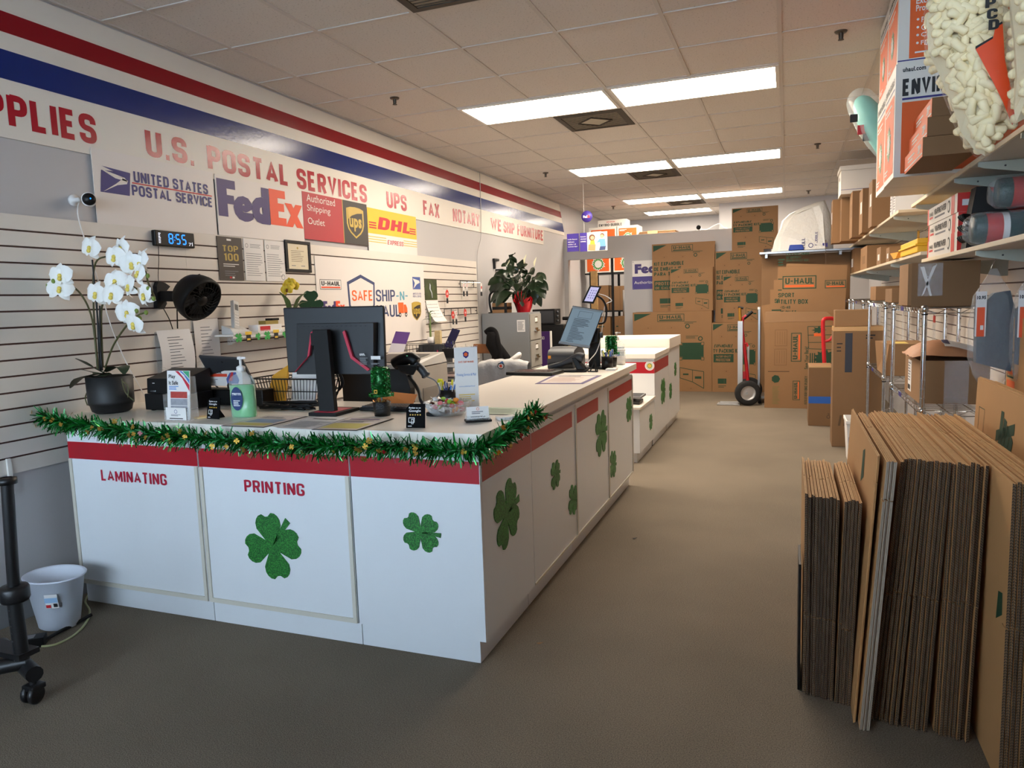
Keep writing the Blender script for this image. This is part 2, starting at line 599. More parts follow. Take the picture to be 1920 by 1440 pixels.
def tile():
    m = bpy.data.materials.new('ceiling tile'); m.use_nodes = True
    nt = m.node_tree; b = nt.nodes['Principled BSDF']; b.inputs['Roughness'].default_value = 0.9
    b.inputs['Specular IOR Level'].default_value = 0.1
    tc = nt.nodes.new('ShaderNodeTexCoord')
    vz = nt.nodes.new('ShaderNodeTexNoise'); vz.inputs['Scale'].default_value = 90; vz.inputs['Detail'].default_value = 4; vz.inputs['Roughness'].default_value = 0.7
    nt.links.new(tc.outputs['Object'], vz.inputs['Vector'])
    r = nt.nodes.new('ShaderNodeValToRGB')
    r.color_ramp.elements[0].position = 0.3; r.color_ramp.elements[0].color = lin((146, 138, 130))
    r.color_ramp.elements[1].position = 0.42; r.color_ramp.elements[1].color = lin((214, 206, 198))
    nt.links.new(vz.outputs['Fac'], r.inputs[0]); nt.links.new(r.outputs[0], b.inputs['Base Color'])
    return m


WALLP = mat('pale grey wall paint', (182, 179, 179), 0.5, var=0.02, scale=2)
PARTP = mat('grey partition paint', (172, 169, 167), 0.5, var=0.02, scale=2)
TBAR = mat('ceiling grid metal', (198, 190, 182), 0.5, var=0.02)


def structure(mb, name, bevel=0.0):
    return tagit(mb.build(name, bevel=bevel), kind='structure')


Y0, Y1 = -1.2, 14.75
structure(MB().bx(-0.15, XR + 0.15, Y0 - 0.15, Y1 + 0.1, -0.1, 0.0, carpet()), 'floor')
b = MB().bx(-0.15, XR + 0.15, Y0 - 0.15, Y1 + 0.1, CEIL, CEIL + 0.1, tile())
k = -6
while True:
    x = GX + GS * k
    k += 1
    if x > XR: break
    if x < 0.05: continue
    b.bx(x - 0.012, x + 0.012, Y0, Y1, CEIL - 0.006, CEIL + 0.001, TBAR)
k = -10
while True:
    y = GY + GS * k
    k += 1
    if y > Y1: break
    if y < Y0: continue
    b.bx(0, XR, y - 0.012, y + 0.012, CEIL - 0.0055, CEIL + 0.001, TBAR)
b.bx(0, 0.022, Y0, Y1, CEIL - 0.008, CEIL + 0.001, TBAR)
structure(b, 'ceiling')
structure(MB().bx(-0.12, 0, Y0, Y1, 0, CEIL, WALLP), 'wall_left')
structure(MB().bx(XR, XR + 0.12, Y0, Y1, 0, CEIL, WALLP), 'wall_right')
structure(MB().bx(0, XR, Y1 - 0.05, Y1 + 0.1, 0, CEIL, WALLP), 'wall_back')
structure(MB().bx(2.33, XR, 13.0, 13.1, 0, CEIL, WALLP).bx(2.33, 2.43, 13.1, Y1 - 0.05, 0, CEIL, WALLP), 'wall_back_right')
# the dividing wall with its doorway; it stops short of the ceiling
b = MB()
b.bx(0, 0.07, 11.5, 11.62, 0, 2.44, PARTP).bx(0.07, 0.99, 11.5, 11.62, 2.1, 2.44, PARTP).bx(0.99, 3.2, 11.5, 11.62, 0, 2.44, PARTP)
structure(b, 'wall_partition')
structure(MB().bx(0, 0.012, Y0, 7.85, 0, 0.11, mat('grey vinyl base', (128, 128, 130), 0.5)), 'baseboard_left')
structure(MB().bx(0.99, 1.2, 11.488, 11.5, 0, 0.1, mat('grey vinyl base', (128, 128, 130), 0.5)), 'baseboard_partition')
# the unseen shop front behind the camera, openings shaped to steer the daylight: sill, header, tall panes on the left and added high panes on the right
FRAMEM = mat('dark window frame', (60, 60, 62), 0.4, var=0.04)
structure(MB().bx(-0.12, XR + 0.12, Y0 - 0.15, Y0, 2.85, CEIL, WALLP).bx(-0.12, XR + 0.12, Y0 - 0.15, Y0, 0, 0.6, WALLP).bx(2.42, XR + 0.12, Y0 - 0.15, Y0, 0.6, 1.9, WALLP), 'wall_front')
PANE = film('window glass', (240, 245, 250), 0.94, 0.03)
for i in range(4):
    xa = 0.02 + i * 1.155; xb = xa + 1.155; zb = 0.6 if i < 2 else 1.9
    w = MB().bx(xa, xa + 0.05, Y0 - 0.1, Y0 - 0.04, zb, 2.85, FRAMEM).bx(xb - 0.05, xb, Y0 - 0.1, Y0 - 0.04, zb, 2.85, FRAMEM)
    w.bx(xa, xb, Y0 - 0.1, Y0 - 0.04, zb, zb + 0.06, FRAMEM).bx(xa, xb, Y0 - 0.1, Y0 - 0.04, 2.79, 2.85, FRAMEM)
    w.bx(xa + 0.05, xb - 0.05, Y0 - 0.073, Y0 - 0.067, zb + 0.06, 2.79, PANE)
    structure(w, 'window_%d' % (i + 1))
structure(MB().bx(-6, 11, -16, Y0 - 0.15, -0.12, -0.02, mat('concrete pavement', (150, 148, 144), 0.9)), 'street_pavement')  # unseen street pavement outside; bounces sky light through the panes
structure(MB().bx(-6, 11, -4.2, Y0 - 0.15, 3.0, 3.15, mat('added sky-blocking roof', (150, 146, 140), 0.9)), 'sky_block_roof')  # unseen roof outside, added to keep the high sky off the floor

# ------------------------------------------------------------------ ceiling lights, vents, sprinklers
LENS = glow('lit diffuser', (LAMP_COLOR[0], LAMP_COLOR[1], LAMP_COLOR[2]), LAMP_STRENGTH)
LFR = mat('white lamp frame', (220, 216, 208), 0.4, var=0.02)


def ceiling_light(ix, jy, label):
    x0 = GX + GS * ix + 0.012; x1 = x0 + 2 * GS - 0.024
    y0 = GY + GS * jy + 0.012; y1 = y0 + GS - 0.024
    t = thing('ceiling_light', label, 'light', ((x0 + x1) / 2, (y0 + y1) / 2, CEIL), 0, 'ceiling lights')
    hx = (x1 - x0) / 2; hy = (y1 - y0) / 2
    f = MB()
    f.bx(-hx, hx, -hy, -hy + 0.03, -0.012, -0.001, LFR).bx(-hx, hx, hy - 0.03, hy, -0.012, -0.001, LFR)
    f.bx(-hx, -hx + 0.025, -hy + 0.03, hy - 0.03, -0.012, -0.001, LFR).bx(hx - 0.025, hx, -hy + 0.03, hy - 0.03, -0.012, -0.001, LFR)
    f.build('lamp_frame', t)
    MB().bx(-hx + 0.025, hx - 0.025, -hy + 0.03, hy - 0.03, -0.008, -0.002, LENS).build('diffuser', t)


ceiling_light(-4, 3, 'left ceiling light panel of the pair nearest the front')
ceiling_light(-2, 3, 'right ceiling light panel of the pair nearest the front')
ceiling_light(-4, 8, 'left ceiling light panel of the middle pair')
ceiling_light(-2, 8, 'right ceiling light panel of the middle pair')
ceiling_light(-4, 13, 'left ceiling light panel of the third pair above the grey partition')
ceiling_light(-2, 13, 'right ceiling light panel of the third pair near the tall carton')
ceiling_light(-4, 16, 'single ceiling light panel furthest back behind the partition')

VENTM = mat('stained vent metal', (150, 140, 122), 0.6, var=0.25, scale=6)
VDARK = mat('dusty vent edge', (70, 62, 52), 0.7, var=0.2)


def vent(ix, jy, label, plain=False):
    x0 = GX + GS * ix + 0.012; y0 = GY + GS * jy + 0.012; s = GS - 0.024
    t = thing('ceiling_vent', label, 'vent', (x0 + s / 2, y0 + s / 2, CEIL), 0, 'ceiling vents')
    h = s / 2
    f = MB()
    for q in range(4):
        R = Matrix.Rotation(q * PI / 2, 4, 'Z')
        f.T = R
        f.hexa([(-h, -h, -0.011), (h, -h, -0.011), (h - 0.05, -h + 0.05, -0.016), (-h + 0.05, -h + 0.05, -0.016), (-h, -h, -0.001), (h, -h, -0.001), (h - 0.05, -h + 0.05, -0.001), (-h + 0.05, -h + 0.05, -0.001)], VDARK)
    f.build('vent_frame', t)
    g = MB().bx(-h + 0.05, h - 0.05, -h + 0.05, h - 0.05, -0.010, -0.002, VENTM)
    for k in range(14):
        y = -h + 0.07 + k * (s - 0.14) / 13
        g.bx(-h + 0.05, h - 0.05, y - 0.003, y + 0.003, -0.013, -0.010, VDARK)
    g.build('vent_face', t)
    if not plain:
        d = MB()
        for q in range(4):
            a = q * PI / 2
            p0 = Vector((math.cos(a) * 0.15, math.sin(a) * 0.15, -0.017)); p1 = Vector((math.cos(a + PI / 2) * 0.15, math.sin(a + PI / 2) * 0.15, -0.017))
            d.tube([p0, p1], 0.006, VDARK, 6)
        d.poly([(0.14, 0, -0.0135), (0, -0.14, -0.0135), (-0.14, 0, -0.0135), (0, 0.14, -0.0135)], mat('pale vent damper', (178, 170, 152), 0.6))
        d.build('diamond_damper', t)


vent(-3, -1, 'dark ceiling vent at the top edge of the photo', True)
vent(-3, 4, 'dusty square ceiling vent beside the light pair nearest the front')
vent(-3, 9, 'square ceiling vent behind the middle pair of lights')
vent(-3, 14, 'square ceiling vent between the two rearmost light rows')

SPK = mat('sprinkler bronze', (92, 84, 74), 0.35, metal=0.8, var=0.05)


def sprinkler(u, v, label):
    p = PZ(u, v, 2.985)
    t = thing('sprinkler_head', label, 'sprinkler', (p.x, p.y, CEIL), 0, 'ceiling sprinklers')
    MB().lathe([(0.0, -0.012), (0.030, -0.012), (0.036, -0.004), (0.036, -0.001), (0, -0.001)], (0, 0, 0), SPK, 20).build('escutcheon', t)
    MB().tube([(0, 0, -0.012), (0, 0, -0.05)], [0.010, 0.006], SPK, 8).tube([(0.012, 0, -0.014), (0.010, 0, -0.045)], 0.003, SPK, 6).tube([(-0.012, 0, -0.014), (-0.010, 0, -0.045)], 0.003, SPK, 6).build('frame_arm', t)
    MB().lathe([(0.0, -0.053), (0.016, -0.053), (0.018, -0.05), (0, -0.048)], (0, 0, 0), SPK, 14).build('deflector', t)


sprinkler(740, 187, 'ceiling sprinkler above the blue and red wall stripes')
sprinkler(1023, 326, 'ceiling sprinkler left of the middle pair of lights')
sprinkler(1577, 63, 'large ceiling sprinkler nearest the stacked orange boxes')
sprinkler(1533, 272, 'ceiling sprinkler right of the middle pair of lights')
sprinkler(1516, 359, 'ceiling sprinkler above the white bag of cushioning')
sprinkler(1150, 388, 'small ceiling sprinkler left of the third pair of lights')

# ------------------------------------------------------------------ left wall: painted sign board and slatted panel
SLATM = mat('cream slat board', (216, 208, 198), 0.4, var=0.03)
GROOVE = mat('brown slat groove', (74, 48, 42), 0.6, var=0.08)


def slatwall(name, x, sgn, y0, y1, z0, n, top, label):
    """slats on a brown backing; sgn +1 faces the right, -1 faces the left"""
    d = 0.018
    t = thing(name, label, 'wall panel', (x + sgn * 0.001, (y0 + y1) / 2, z0))
    h = (y1 - y0) / 2
    bk = MB().bx(min(0, sgn * 0.010), max(0, sgn * 0.010), -h, h, 0, top - z0, GROOVE)
    bk.build('backing', t)
    s = MB()
    for k in range(n):
        za = k * 0.0762 + (0.0045 if k else 0); zb = (k + 1) * 0.0762 - 0.0045
        if k == n - 1: zb = top - z0
        # boards are 1.22 m lengths butted together
        yy = -h
        while yy < h - 0.01:
            ye = min(yy + 2.44, h)
            s.bx(min(sgn * 0.010, sgn * d), max(sgn * 0.010, sgn * d), yy + 0.0005, ye - 0.0005, za, zb, SLATM)
            yy = ye
    s.build('slats', t)
    return t


slatwall('slatwall_panel', 0.0, 1, 1.0, 7.85, 0.714, 16, 1.932, 'cream slatted wall panel with brown grooves on the left wall')
MB_ = MB().bx(0.018, 0.03, 2.243, 2.262, 0.62, 0.79, WHITE)
solo(MB_, 'panel_end_trim', 'white edging strip hanging at the low left end of the slats', 'edging strip', (0.0, 2.25, 0.62))

BLUE = mat('blue wall stripe', (12, 38, 108), 0.2, var=0.03, spec=0.35, bump=0.05, bscale=40)
REDS = mat('red wall stripe', (138, 12, 26), 0.24, var=0.03, spec=0.3, bump=0.05, bscale=40)
REDL = mat('red wall letters', (168, 16, 38), 0.24, var=0.04, spec=0.3, bump=0.05, bscale=40)
SIGNW = mat('white sign board', (222, 215, 204), 0.4, var=0.02, spec=0.3, bump=0.03, bscale=40)
X_, Y_, Z_ = Vector((1, 0, 0)), Vector((0, 1, 0)), Vector((0, 0, 1))
ws = thing('wall_sign', 'long white sign board with red and blue stripes along the top left wall', 'sign', (0, 5, 2.28))
b = MB(Matrix.Translation((0, -5, -2.28)))
b.prism([(-1.5, 2.285), (10.42, 2.285), (10.44, 2.50), (11.54, 2.50), (11.27, 2.97), (-1.5, 2.985)], (0.0, 0, 0), Y_, Z_, (0.010, 0, 0), SIGNW)
f = Face(b, (0.010, 0, 0), Y_, Z_)
f.poly([(-1.5, 2.77), (11.385, 2.77), (11.33, 2.865), (-1.5, 2.865)], REDS)
f.poly([(-1.5, 2.556), (11.51, 2.552), (11.43, 2.688), (-1.5, 2.69)], BLUE)
b.build('board', ws)
for s, ya, yb in (('SUPPLIES', 2.10, 2.905), ('U.S.', 3.22, 3.575), ('POSTAL', 3.69, 4.47), ('SERVICES', 4.58, 5.545), ('UPS', 5.876, 6.25),
                  ('FAX', 6.586, 6.95), ('NOTARY', 7.277, 8.01), ('WE', 8.354, 8.70), ('SHIP', 8.79, 9.19), ('FURNITURE', 9.30, 10.386)):
    b = MB(Matrix.Translation((0, -5, -2.28)))
    Face(b, (0.0105, 0, 0), Y_, Z_).text(s, ya, 2.34, yb - ya, 0.15, REDL, 1, 0.075)
    b.build('lettering', ws)

# ================================================================== THE SERVICE COUNTER
CT = 0.95            # worktop height
PANELM = mat('white counter laminate', (222, 224, 226), 0.28, var=0.015)
TRIMC = mat('almond edge trim', (206, 200, 186), 0.4, var=0.03)
LETTERR = mat('red counter letters', (172, 14, 48), 0.4, var=0.03)
SHADOWGAP = mat('dark joint', (90, 84, 78), 0.7)

FR, FU = X_, Z_      # the face that looks at the camera: right = +x
SR = Y_              # the aisle face: right = +y


def front_unit(x0, x1, label, word=None, wx=None, trim=True):
    t = thing('counter_cabinet', label, 'cabinet', (x0, 2.5, 0))
    T = Matrix.Translation((-x0, -2.5, 0))
    MB(T).bx(x0 + 0.002, x1 - 0.002, 2.508, 3.0, 0.105, 0.904, PANELM).build('body', t, bevel=0.001)
    p = MB(T).bx(x0 + 0.002, x1 - 0.002, 2.490, 2.507, 0.105, 0.868, PANELM)
    f = Face(p, (x0, 2.490, 0), FR, FU)
    w = x1 - x0
    f.rect(0.003, 0.746, w - 0.006, 0.085, RED)
    if trim:
        for xx in (0.004, w - 0.022):
            p.bx(x0 + xx, x0 + xx + 0.018, 2.484, 2.490, 0.107, 0.744, TRIMC)
        p.bx(x0 + 0.022, x0 + w - 0.022, 2.484, 2.490, 0.107, 0.127, TRIMC)
    p.build('front_panel', t)
    if word:
        q = MB(T); Face(q, (wx, 2.4895, 0.645), FR, FU).text(word, 0, 0, 0.42 if word == 'LAMINATING' else 0.322, 0.055, LETTERR, 1, 0.05)
        q.build('lettering', t)
    MB(T).bx(x0 + 0.001, x1 - 0.001 if x1 < 2.3 else 2.292, 2.513, 2.98, 0.001, 0.103, PANELM).build('toe_kick', t, bevel=0.001)
    return t


front_unit(0.108, 0.934, 'white counter cabinet lettered LAMINATING with a red top band', 'LAMINATING', 0.318)
front_unit(0.936, 1.742, 'white counter cabinet lettered PRINTING with a red top band', 'PRINTING', 1.188)


def side_unit(y0, y1, label, band, corner=False, trim=True):
    t = thing('counter_cabinet', label, 'cabinet', (2.33, y0, 0))
    T = Matrix.Translation((-2.33, -y0, 0))
    if corner:
        MB(T).bx(1.746, 2.312, 2.508, y1 - 0.002, 0.105, 0.904, PANELM).build('body', t, bevel=0.001)
        p = MB(T).bx(1.746, 2.330, 2.490, 2.507, 0.105, 0.868, PANELM)
        f = Face(p, (1.744, 2.490, 0), FR, FU)
        f.rect(0.002, 0.746, 0.582, 0.088, RED)
        p.build('front_panel', t)
        MB(T).bx(1.744, 2.294, 2.513, y1 - 0.002, 0.001, 0.103, PANELM).build('toe_kick', t, bevel=0.001)
    else:
        MB(T).bx(1.72, 2.312, y0 + 0.002, y1 - 0.002, 0.105, 0.904, PANELM).build('body', t, bevel=0.001)
        MB(T).bx(1.74, 2.294, y0 + 0.001, y1 - 0.001, 0.001, 0.103, PANELM).build('toe_kick', t, bevel=0.001)
    ya = 2.5085 if corner else y0 + 0.002
    p = MB(T).bx(2.313, 2.330, ya, y1 - 0.002, 0.105, 0.868, PANELM)
    f = Face(p, (2.330, 0, 0), SR, FU)
    f.rect(band[0], 0.750, band[1] - band[0], 0.085, RED)
    if trim:
        p.bx(2.330, 2.336, y1 - 0.022, y1 - 0.004, 0.107, 0.86, TRIMC)
        p.bx(2.330, 2.334, y0 + 0.004, y1 - 0.022, 0.107, 0.118, TRIMC)
    p.build('side_panel', t)
    return t


side_unit(2.5, 3.085, 'white corner cabinet of the counter with its red band turning the corner', (2.51, 3.083), True, False)
side_unit(3.087, 3.846, 'white counter side cabinet with a torn end to its red band', (3.089, 3.77))
side_unit(3.848, 4.637, 'white counter side cabinet whose red band covers only half its width', (3.87, 4.36))
side_unit(4.639, 5.43, 'white counter side cabinet at the far end of the long counter', (4.66, 5.425))

TOPM = mat('cream worktop', (232, 224, 212), 0.3, var=0.015)
b = MB()
b.prism([(0.022, 2.455), (2.362, 2.455), (2.362, 5.445), (1.70, 5.445), (1.70, 3.22), (0.022, 3.22)], (0, 0, 0.906), X_, Y_, (0, 0, CT - 0.906), TOPM)
solo(b, 'countertop', 'cream L-shaped worktop running along the front and side counters', 'worktop', (1.2, 2.8, 0.906), bevel=0.003)

GLIT = bpy.data.materials.new('green glitter foam'); GLIT.use_nodes = True
_nt = GLIT.node_tree; _b = _nt.nodes['Principled BSDF']
_tc = _nt.nodes.new('ShaderNodeTexCoord'); _vz = _nt.nodes.new('ShaderNodeTexVoronoi'); _vz.inputs['Scale'].default_value = 260
_rp = _nt.nodes.new('ShaderNodeValToRGB')
_rp.color_ramp.elements[0].position = 0.25; _rp.color_ramp.elements[0].color = lin((14, 78, 30))
_rp.color_ramp.elements[1].position = 0.95; _rp.color_ramp.elements[1].color = lin((60, 150, 60))
_nt.links.new(_tc.outputs['Object'], _vz.inputs['Vector']); _nt.links.new(_vz.outputs['Color'], _rp.inputs[0])
_nt.links.new(_rp.outputs[0], _b.inputs['Base Color']); _b.inputs['Roughness'].default_value = 0.45
MATS['green glitter foam'] = GLIT


def clover_outline(r, leaves=4, a0=0.0, n=14, stem=True):
    """outline of a clover: heart-shaped leaves round the middle and a short stem"""
    pts = []
    for k in range(leaves):
        a = a0 + 2 * PI * k / leaves
        half = PI / leaves
        for j in range(n):
            t = -1 + 2 * j / (n - 1)
            # a heart: two lobes with a notch at the tip, narrow at the waist between leaves
            rr = r * (0.28 + 0.72 * math.sqrt(max(0, 1 - abs(t) ** 2.6)) - 0.16 * math.exp(-(t / 0.16) ** 2))
            aa = a + t * half * 0.98
            pts.append((rr * math.cos(aa), rr * math.sin(aa)))
        if stem and k == leaves - 1:
            s = a + half
            pts.append((0.30 * r * math.cos(s - 0.12), 0.30 * r * math.sin(s - 0.12)))
            pts.append((0.98 * r * math.cos(s - 0.13), 0.98 * r * math.sin(s - 0.13)))
            pts.append((1.0 * r * math.cos(s + 0.08), 1.0 * r * math.sin(s + 0.08)))
            pts.append((0.30 * r * math.cos(s + 0.16), 0.30 * r * math.sin(s + 0.16)))
    return pts


def decal(o, right, up, r, label, leaves=4, a0=0.8):
    o = Vector(o)
    b = MB()
    b.fan(clover_outline(r, leaves, a0), o, Vector(right), Vector(up), Vector(right).cross(Vector(up)) * 0.003, GLIT)
    return solo(b, 'shamrock_decal', label, 'decoration', o, group='glitter shamrocks stuck on the counters')


def onf(u, v): p = PY(u, v, 2.49); p.y = 2.4895; return p
def ons(u, v): p = PX(u, v, 2.33); p.x = 2.3305; return p


decal(onf(512, 1024), FR, FU, 0.155, 'largest green glitter shamrock, under the word PRINTING', 4, 1.75)
decal(onf(789, 998), FR, FU, 0.092, 'green glitter shamrock on the front of the white corner cabinet', 4, 0.75)
decal(ons(950, 963), SR, FU, 0.155, 'large green shamrock on the aisle side just past the counter corner', 4, 1.0)
decal(ons(1041, 890), SR, FU, 0.083, 'small green shamrock high on the side cabinet with the torn band', 4, 0.8)
decal(ons(1074, 937), SR, FU, 0.095, 'small green shamrock low on the side cabinet with the torn band', 4, 0.5)
decal(ons(1127, 812), SR, FU, 0.16, 'large green shamrock below the short red band', 4, 0.85)
decal(ons(1149, 870), SR, FU, 0.105, 'small green shamrock low by the joint of the last two side cabinets', 4, 0.6)
decal(ons(1179, 767), SR, FU, 0.105, 'green shamrock at the far end of the long counter', 4, 0.8)

# ------------------------------------------------------------------ far counter: low gate shelf, middle cabinet, tall end cabinet
fx = 2.24
t = thing('low_shelf_cabinet', 'low white cabinet shelf between the two counters', 'cabinet', (1.9, 6.5, 0))
T = Matrix.Translation((-1.9, -6.5, 0))
MB(T).bx(1.55, fx, 6.17, 6.935, 0.09, 0.478, PANELM).build('body', t, bevel=0.002)
MB(T).bx(1.52, fx + 0.012, 6.155, 6.935, 0.479, 0.50, TOPM).build('top', t, bevel=0.002)
MB(T).bx(1.6, fx - 0.03, 6.2, 6.93, 0.001, 0.089, PANELM).build('toe_kick', t)
t = thing('counter_cabinet', 'white cabinet at the far counter with a round badge on its red band', 'cabinet', (1.9, 7.3, 0))
T = Matrix.Translation((-1.9, -7.3, 0))
MB(T).bx(1.2, fx, 6.95, 7.825, 0.09, 0.858, PANELM).build('body', t, bevel=0.002)
p = MB(T)
f = Face(p, (0, 6.95, 0), FR, FU); f.rect(1.2, 0.715, fx - 1.2, 0.11, RED)
f2 = Face(p, (fx, 0, 0), SR, FU); f2.rect(6.955, 0.715, 0.86, 0.11, RED)
p.build('red_band', t)
MB(T).bx(1.18, fx + 0.012, 6.93, 7.825, 0.859, 0.905, TOPM).build('top', t, bevel=0.003)
MB(T).bx(1.2, fx - 0.03, 7.0, 7.82, 0.001, 0.089, PANELM).build('toe_kick', t)
b = MB()
cx, cz = PY(1218, 686, 6.949)[0], PY(1218, 686, 6.949)[2]
f = Face(b, (cx, 6.9485, cz), FR, FU, 0.0006)
f.disk(0, 0, 0.045, PAPER, 1).disk(0, 0, 0.026, mat('badge green', (110, 140, 70), 0.5), 2).disk(0, 0, 0.018, mat('badge gold', (214, 178, 70), 0.5), 3)
f.ring(0, 0, 0.036, 0.003, GINK, 2)
solo(b, 'round_badge', 'round white sticker with a green and gold middle on the far red band', 'sticker', (cx, 6.949, cz))
t = thing('tall_end_cabinet', 'taller white end cabinet of the far counter nearest the cartons', 'cabinet', (1.9, 8.2, 0))
T = Matrix.Translation((-1.9, -8.2, 0))
MB(T).bx(1.2, fx, 7.83, 8.67, 0.09, 0.885, PANELM).build('body', t, bevel=0.002)
MB(T).bx(1.15, fx + 0.015, 7.828, 8.69, 0.886, 1.0, TOPM).build('top', t, bevel=0.004)
MB(T).bx(1.2, fx - 0.03, 7.86, 8.65, 0.001, 0.089, PANELM).build('toe_kick', t)


def onq(u, v): p = PX(u, v, fx); p.x = fx + 0.0005; return p


decal(onq(1243, 733), SR, FU, 0.15, 'tall green shamrock on the middle cabinet of the far counter')
decal(onq(1220, 791), SR, FU, 0.085, 'small green shamrock on the low shelf cabinet')
decal(onq(1257, 733), SR, FU, 0.10, 'lower small green shamrock on the tall end cabinet')
decal(onq(1266, 692), SR, FU, 0.09, 'upper small green shamrock on the tall end cabinet')
# grey postal scale on the low shelf
t = thing('postal_scale', 'dark grey postal scale on the low white cabinet shelf', 'scale', (2.1, 6.42, 0.5))
MB().bx(-0.11, 0.11, -0.1, 0.1, 0.0, 0.03, DGRAY).bx(-0.05, 0.05, -0.06, 0.06, 0.03, 0.055, DGRAY).build('base', t, bevel=0.006)
b = MB().bx(-0.13, 0.13, -0.12, 0.12, 0.056, 0.075, GRAYP)
for k in range(7): b.bx(-0.12, 0.12, -0.10 + k * 0.033, -0.093 + k * 0.033, 0.075, 0.078, DGRAY)
b.build('platform', t, bevel=0.002)

# ------------------------------------------------------------------ tinsel garland along the worktop edge
TIN1 = mat('green tinsel foil', (24, 132, 48), 0.22, metal=0.45, var=0.25, scale=30)
TIN2 = mat('deep green tinsel foil', (10, 84, 30), 0.25, metal=0.45, var=0.2, scale=30)
TIN3 = mat('pale green tinsel foil', (90, 206, 130), 0.18, metal=0.5, var=0.2, scale=30)
GOLD = mat('gold foil', (196, 160, 70), 0.25, metal=0.85, var=0.15)
path = [(0.03, 2.435, 0.965), (0.12, 2.43, 0.945), (0.4, 2.42, 0.925), (0.7, 2.42, 0.905), (0.95, 2.42, 0.895), (1.2, 2.42, 0.89), (1.45, 2.42, 0.882), (1.7, 2.42, 0.885), (1.95, 2.42, 0.895), (2.2, 2.42, 0.89), (2.36, 2.43, 0.90), (2.395, 2.55, 0.925), (2.395, 2.75, 0.945), (2.395, 2.92, 0.955), (2.39, 3.02, 0.94)]
sp = smooth_path(path, 8)
t = thing('tinsel_garland', 'green tinsel garland with gold shamrocks draped along the worktop edge', 'garland', (1.2, 2.43, 0.9))
T = Matrix.Translation((-1.2, -2.43, -0.9))
rnd = random.Random(3)
b = MB(T); g = MB(T)
b.tube(sp, 0.006, TIN2, 5)
L = [0.0]
for i in range(1, len(sp)): L.append(L[-1] + (sp[i] - sp[i - 1]).length)


def at_len(s):
    for i in range(1, len(sp)):
        if L[i] >= s:
            f = (s - L[i - 1]) / (L[i] - L[i - 1]); return sp[i - 1].lerp(sp[i], f), (sp[i] - sp[i - 1]).normalized()
    return sp[-1], (sp[-1] - sp[-2]).normalized()


for k in range(5200):
    s = rnd.uniform(0, L[-1]); c, tg = at_len(s)
    e = tg.orthogonal().normalized(); h = tg.cross(e)
    a = rnd.uniform(0, 2 * PI)
    d = (e * math.cos(a) + h * math.sin(a) + tg * rnd.uniform(-0.6, 0.6)).normalized()
    ln = rnd.uniform(0.04, 0.07)
    if c.x > 2.3 and d.x < 0: ln *= 0.45
    if c.x < 2.3 and d.y > 0: ln *= 0.45
    side = d.cross(Vector((rnd.uniform(-1, 1), rnd.uniform(-1, 1), rnd.uniform(-1, 1)))).normalized() * rnd.uniform(0.0022, 0.0042)
    bend = Vector((rnd.uniform(-1, 1), rnd.uniform(-1, 1), rnd.uniform(-1, 0.4))) * 0.008
    m = rnd.choice((TIN1, TIN1, TIN2, TIN2, TIN3))
    p1 = c + d * ln * 0.6; p2 = c + d * ln + bend
    b.add([c - side, c + side, p1 + side, p1 - side, p2 + side * 0.6, p2 - side * 0.6], [(0, 1, 2, 3), (3, 2, 4, 5)], m)
b.build('tinsel', t)
for k in range(64):
    s = rnd.uniform(0, L[-1]); c, tg = at_len(s)
    out = Vector((0, -1, 0)) if c.x < 2.36 else Vector((1, 0, 0))
    out = (out + Vector((rnd.uniform(-.5, .5), rnd.uniform(-.5, .5), rnd.uniform(-.7, .7)))).normalized()
    rt = out.cross(Vector((0, 0, 1))).normalized(); up = rt.cross(out)
    o = c + out * rnd.uniform(0.045, 0.066) + up * rnd.uniform(-0.03, 0.03)
    pts = clover_outline(rnd.uniform(0.011, 0.016), rnd.choice((3, 4)), rnd.uniform(0, 6), 7)
    g = MB(T)
    g.add([o] + [o + rt * x + up * y for x, y in pts], [(0, 1 + i, 1 + (i + 1) % len(pts)) for i in range(len(pts))], GOLD if rnd.random() < 0.85 else REDS)
    g.build('gold_shamrock', t)

# ================================================================== THINGS ON THE FRONT COUNTER
def leafstrip(mb, pts, w, m, fold=0.25, up=(0, 0, 1)):
    """a strap leaf along pts with half-width list w and a folded midrib"""
    P = smooth_path(pts, 5)
    n = len(P)
    grid = []
    for i, p in enumerate(P):
        t = (P[min(i + 1, n - 1)] - P[max(i - 1, 0)]).normalized()
        s = t.cross(Vector(up))
        s = s.normalized() if s.length > 1e-4 else t.orthogonal().normalized()
        nn = s.cross(t)
        f = i / (n - 1) * (len(w) - 1); k = min(int(f), len(w) - 2); ww = w[k] + (w[k + 1] - w[k]) * (f - k)
        grid.append([p - s * ww + nn * ww * fold, p, p + s * ww + nn * ww * fold])
    mb.sheet(grid, m)


POTM = mat('matte black pot', (30, 30, 31), 0.55, var=0.05)
LEAFD = mat('dark green leaf', (34, 52, 34), 0.4, var=0.2)
STEMM = mat('olive stem', (78, 78, 44), 0.6, var=0.15)
PETAL = mat('white petal', (240, 238, 232), 0.6, var=0.02)
YELC = mat('yellow flower throat', (232, 206, 96), 0.6, var=0.08)
BUD = mat('green bud', (120, 140, 60), 0.6, var=0.1)
oc = Vector((0.205, 2.68, CT))
t = thing('potted_orchid', 'tall white orchid in a matte black pot at the left end of the counter', 'plant', oc)
T = Matrix.Translation(-oc)
MB().lathe([(0, 0.001), (0.075, 0.001), (0.092, 0.012), (0.100, 0.045), (0.105, 0.045), (0.106, 0.06), (0.108, 0.185), (0.100, 0.187), (0.098, 0.165), (0, 0.165)], (0, 0, 0), POTM, 36).build('pot', t)
st = MB(T)
P = lambda u, v, dy=0.0: PY(u, v, 2.68 + dy)
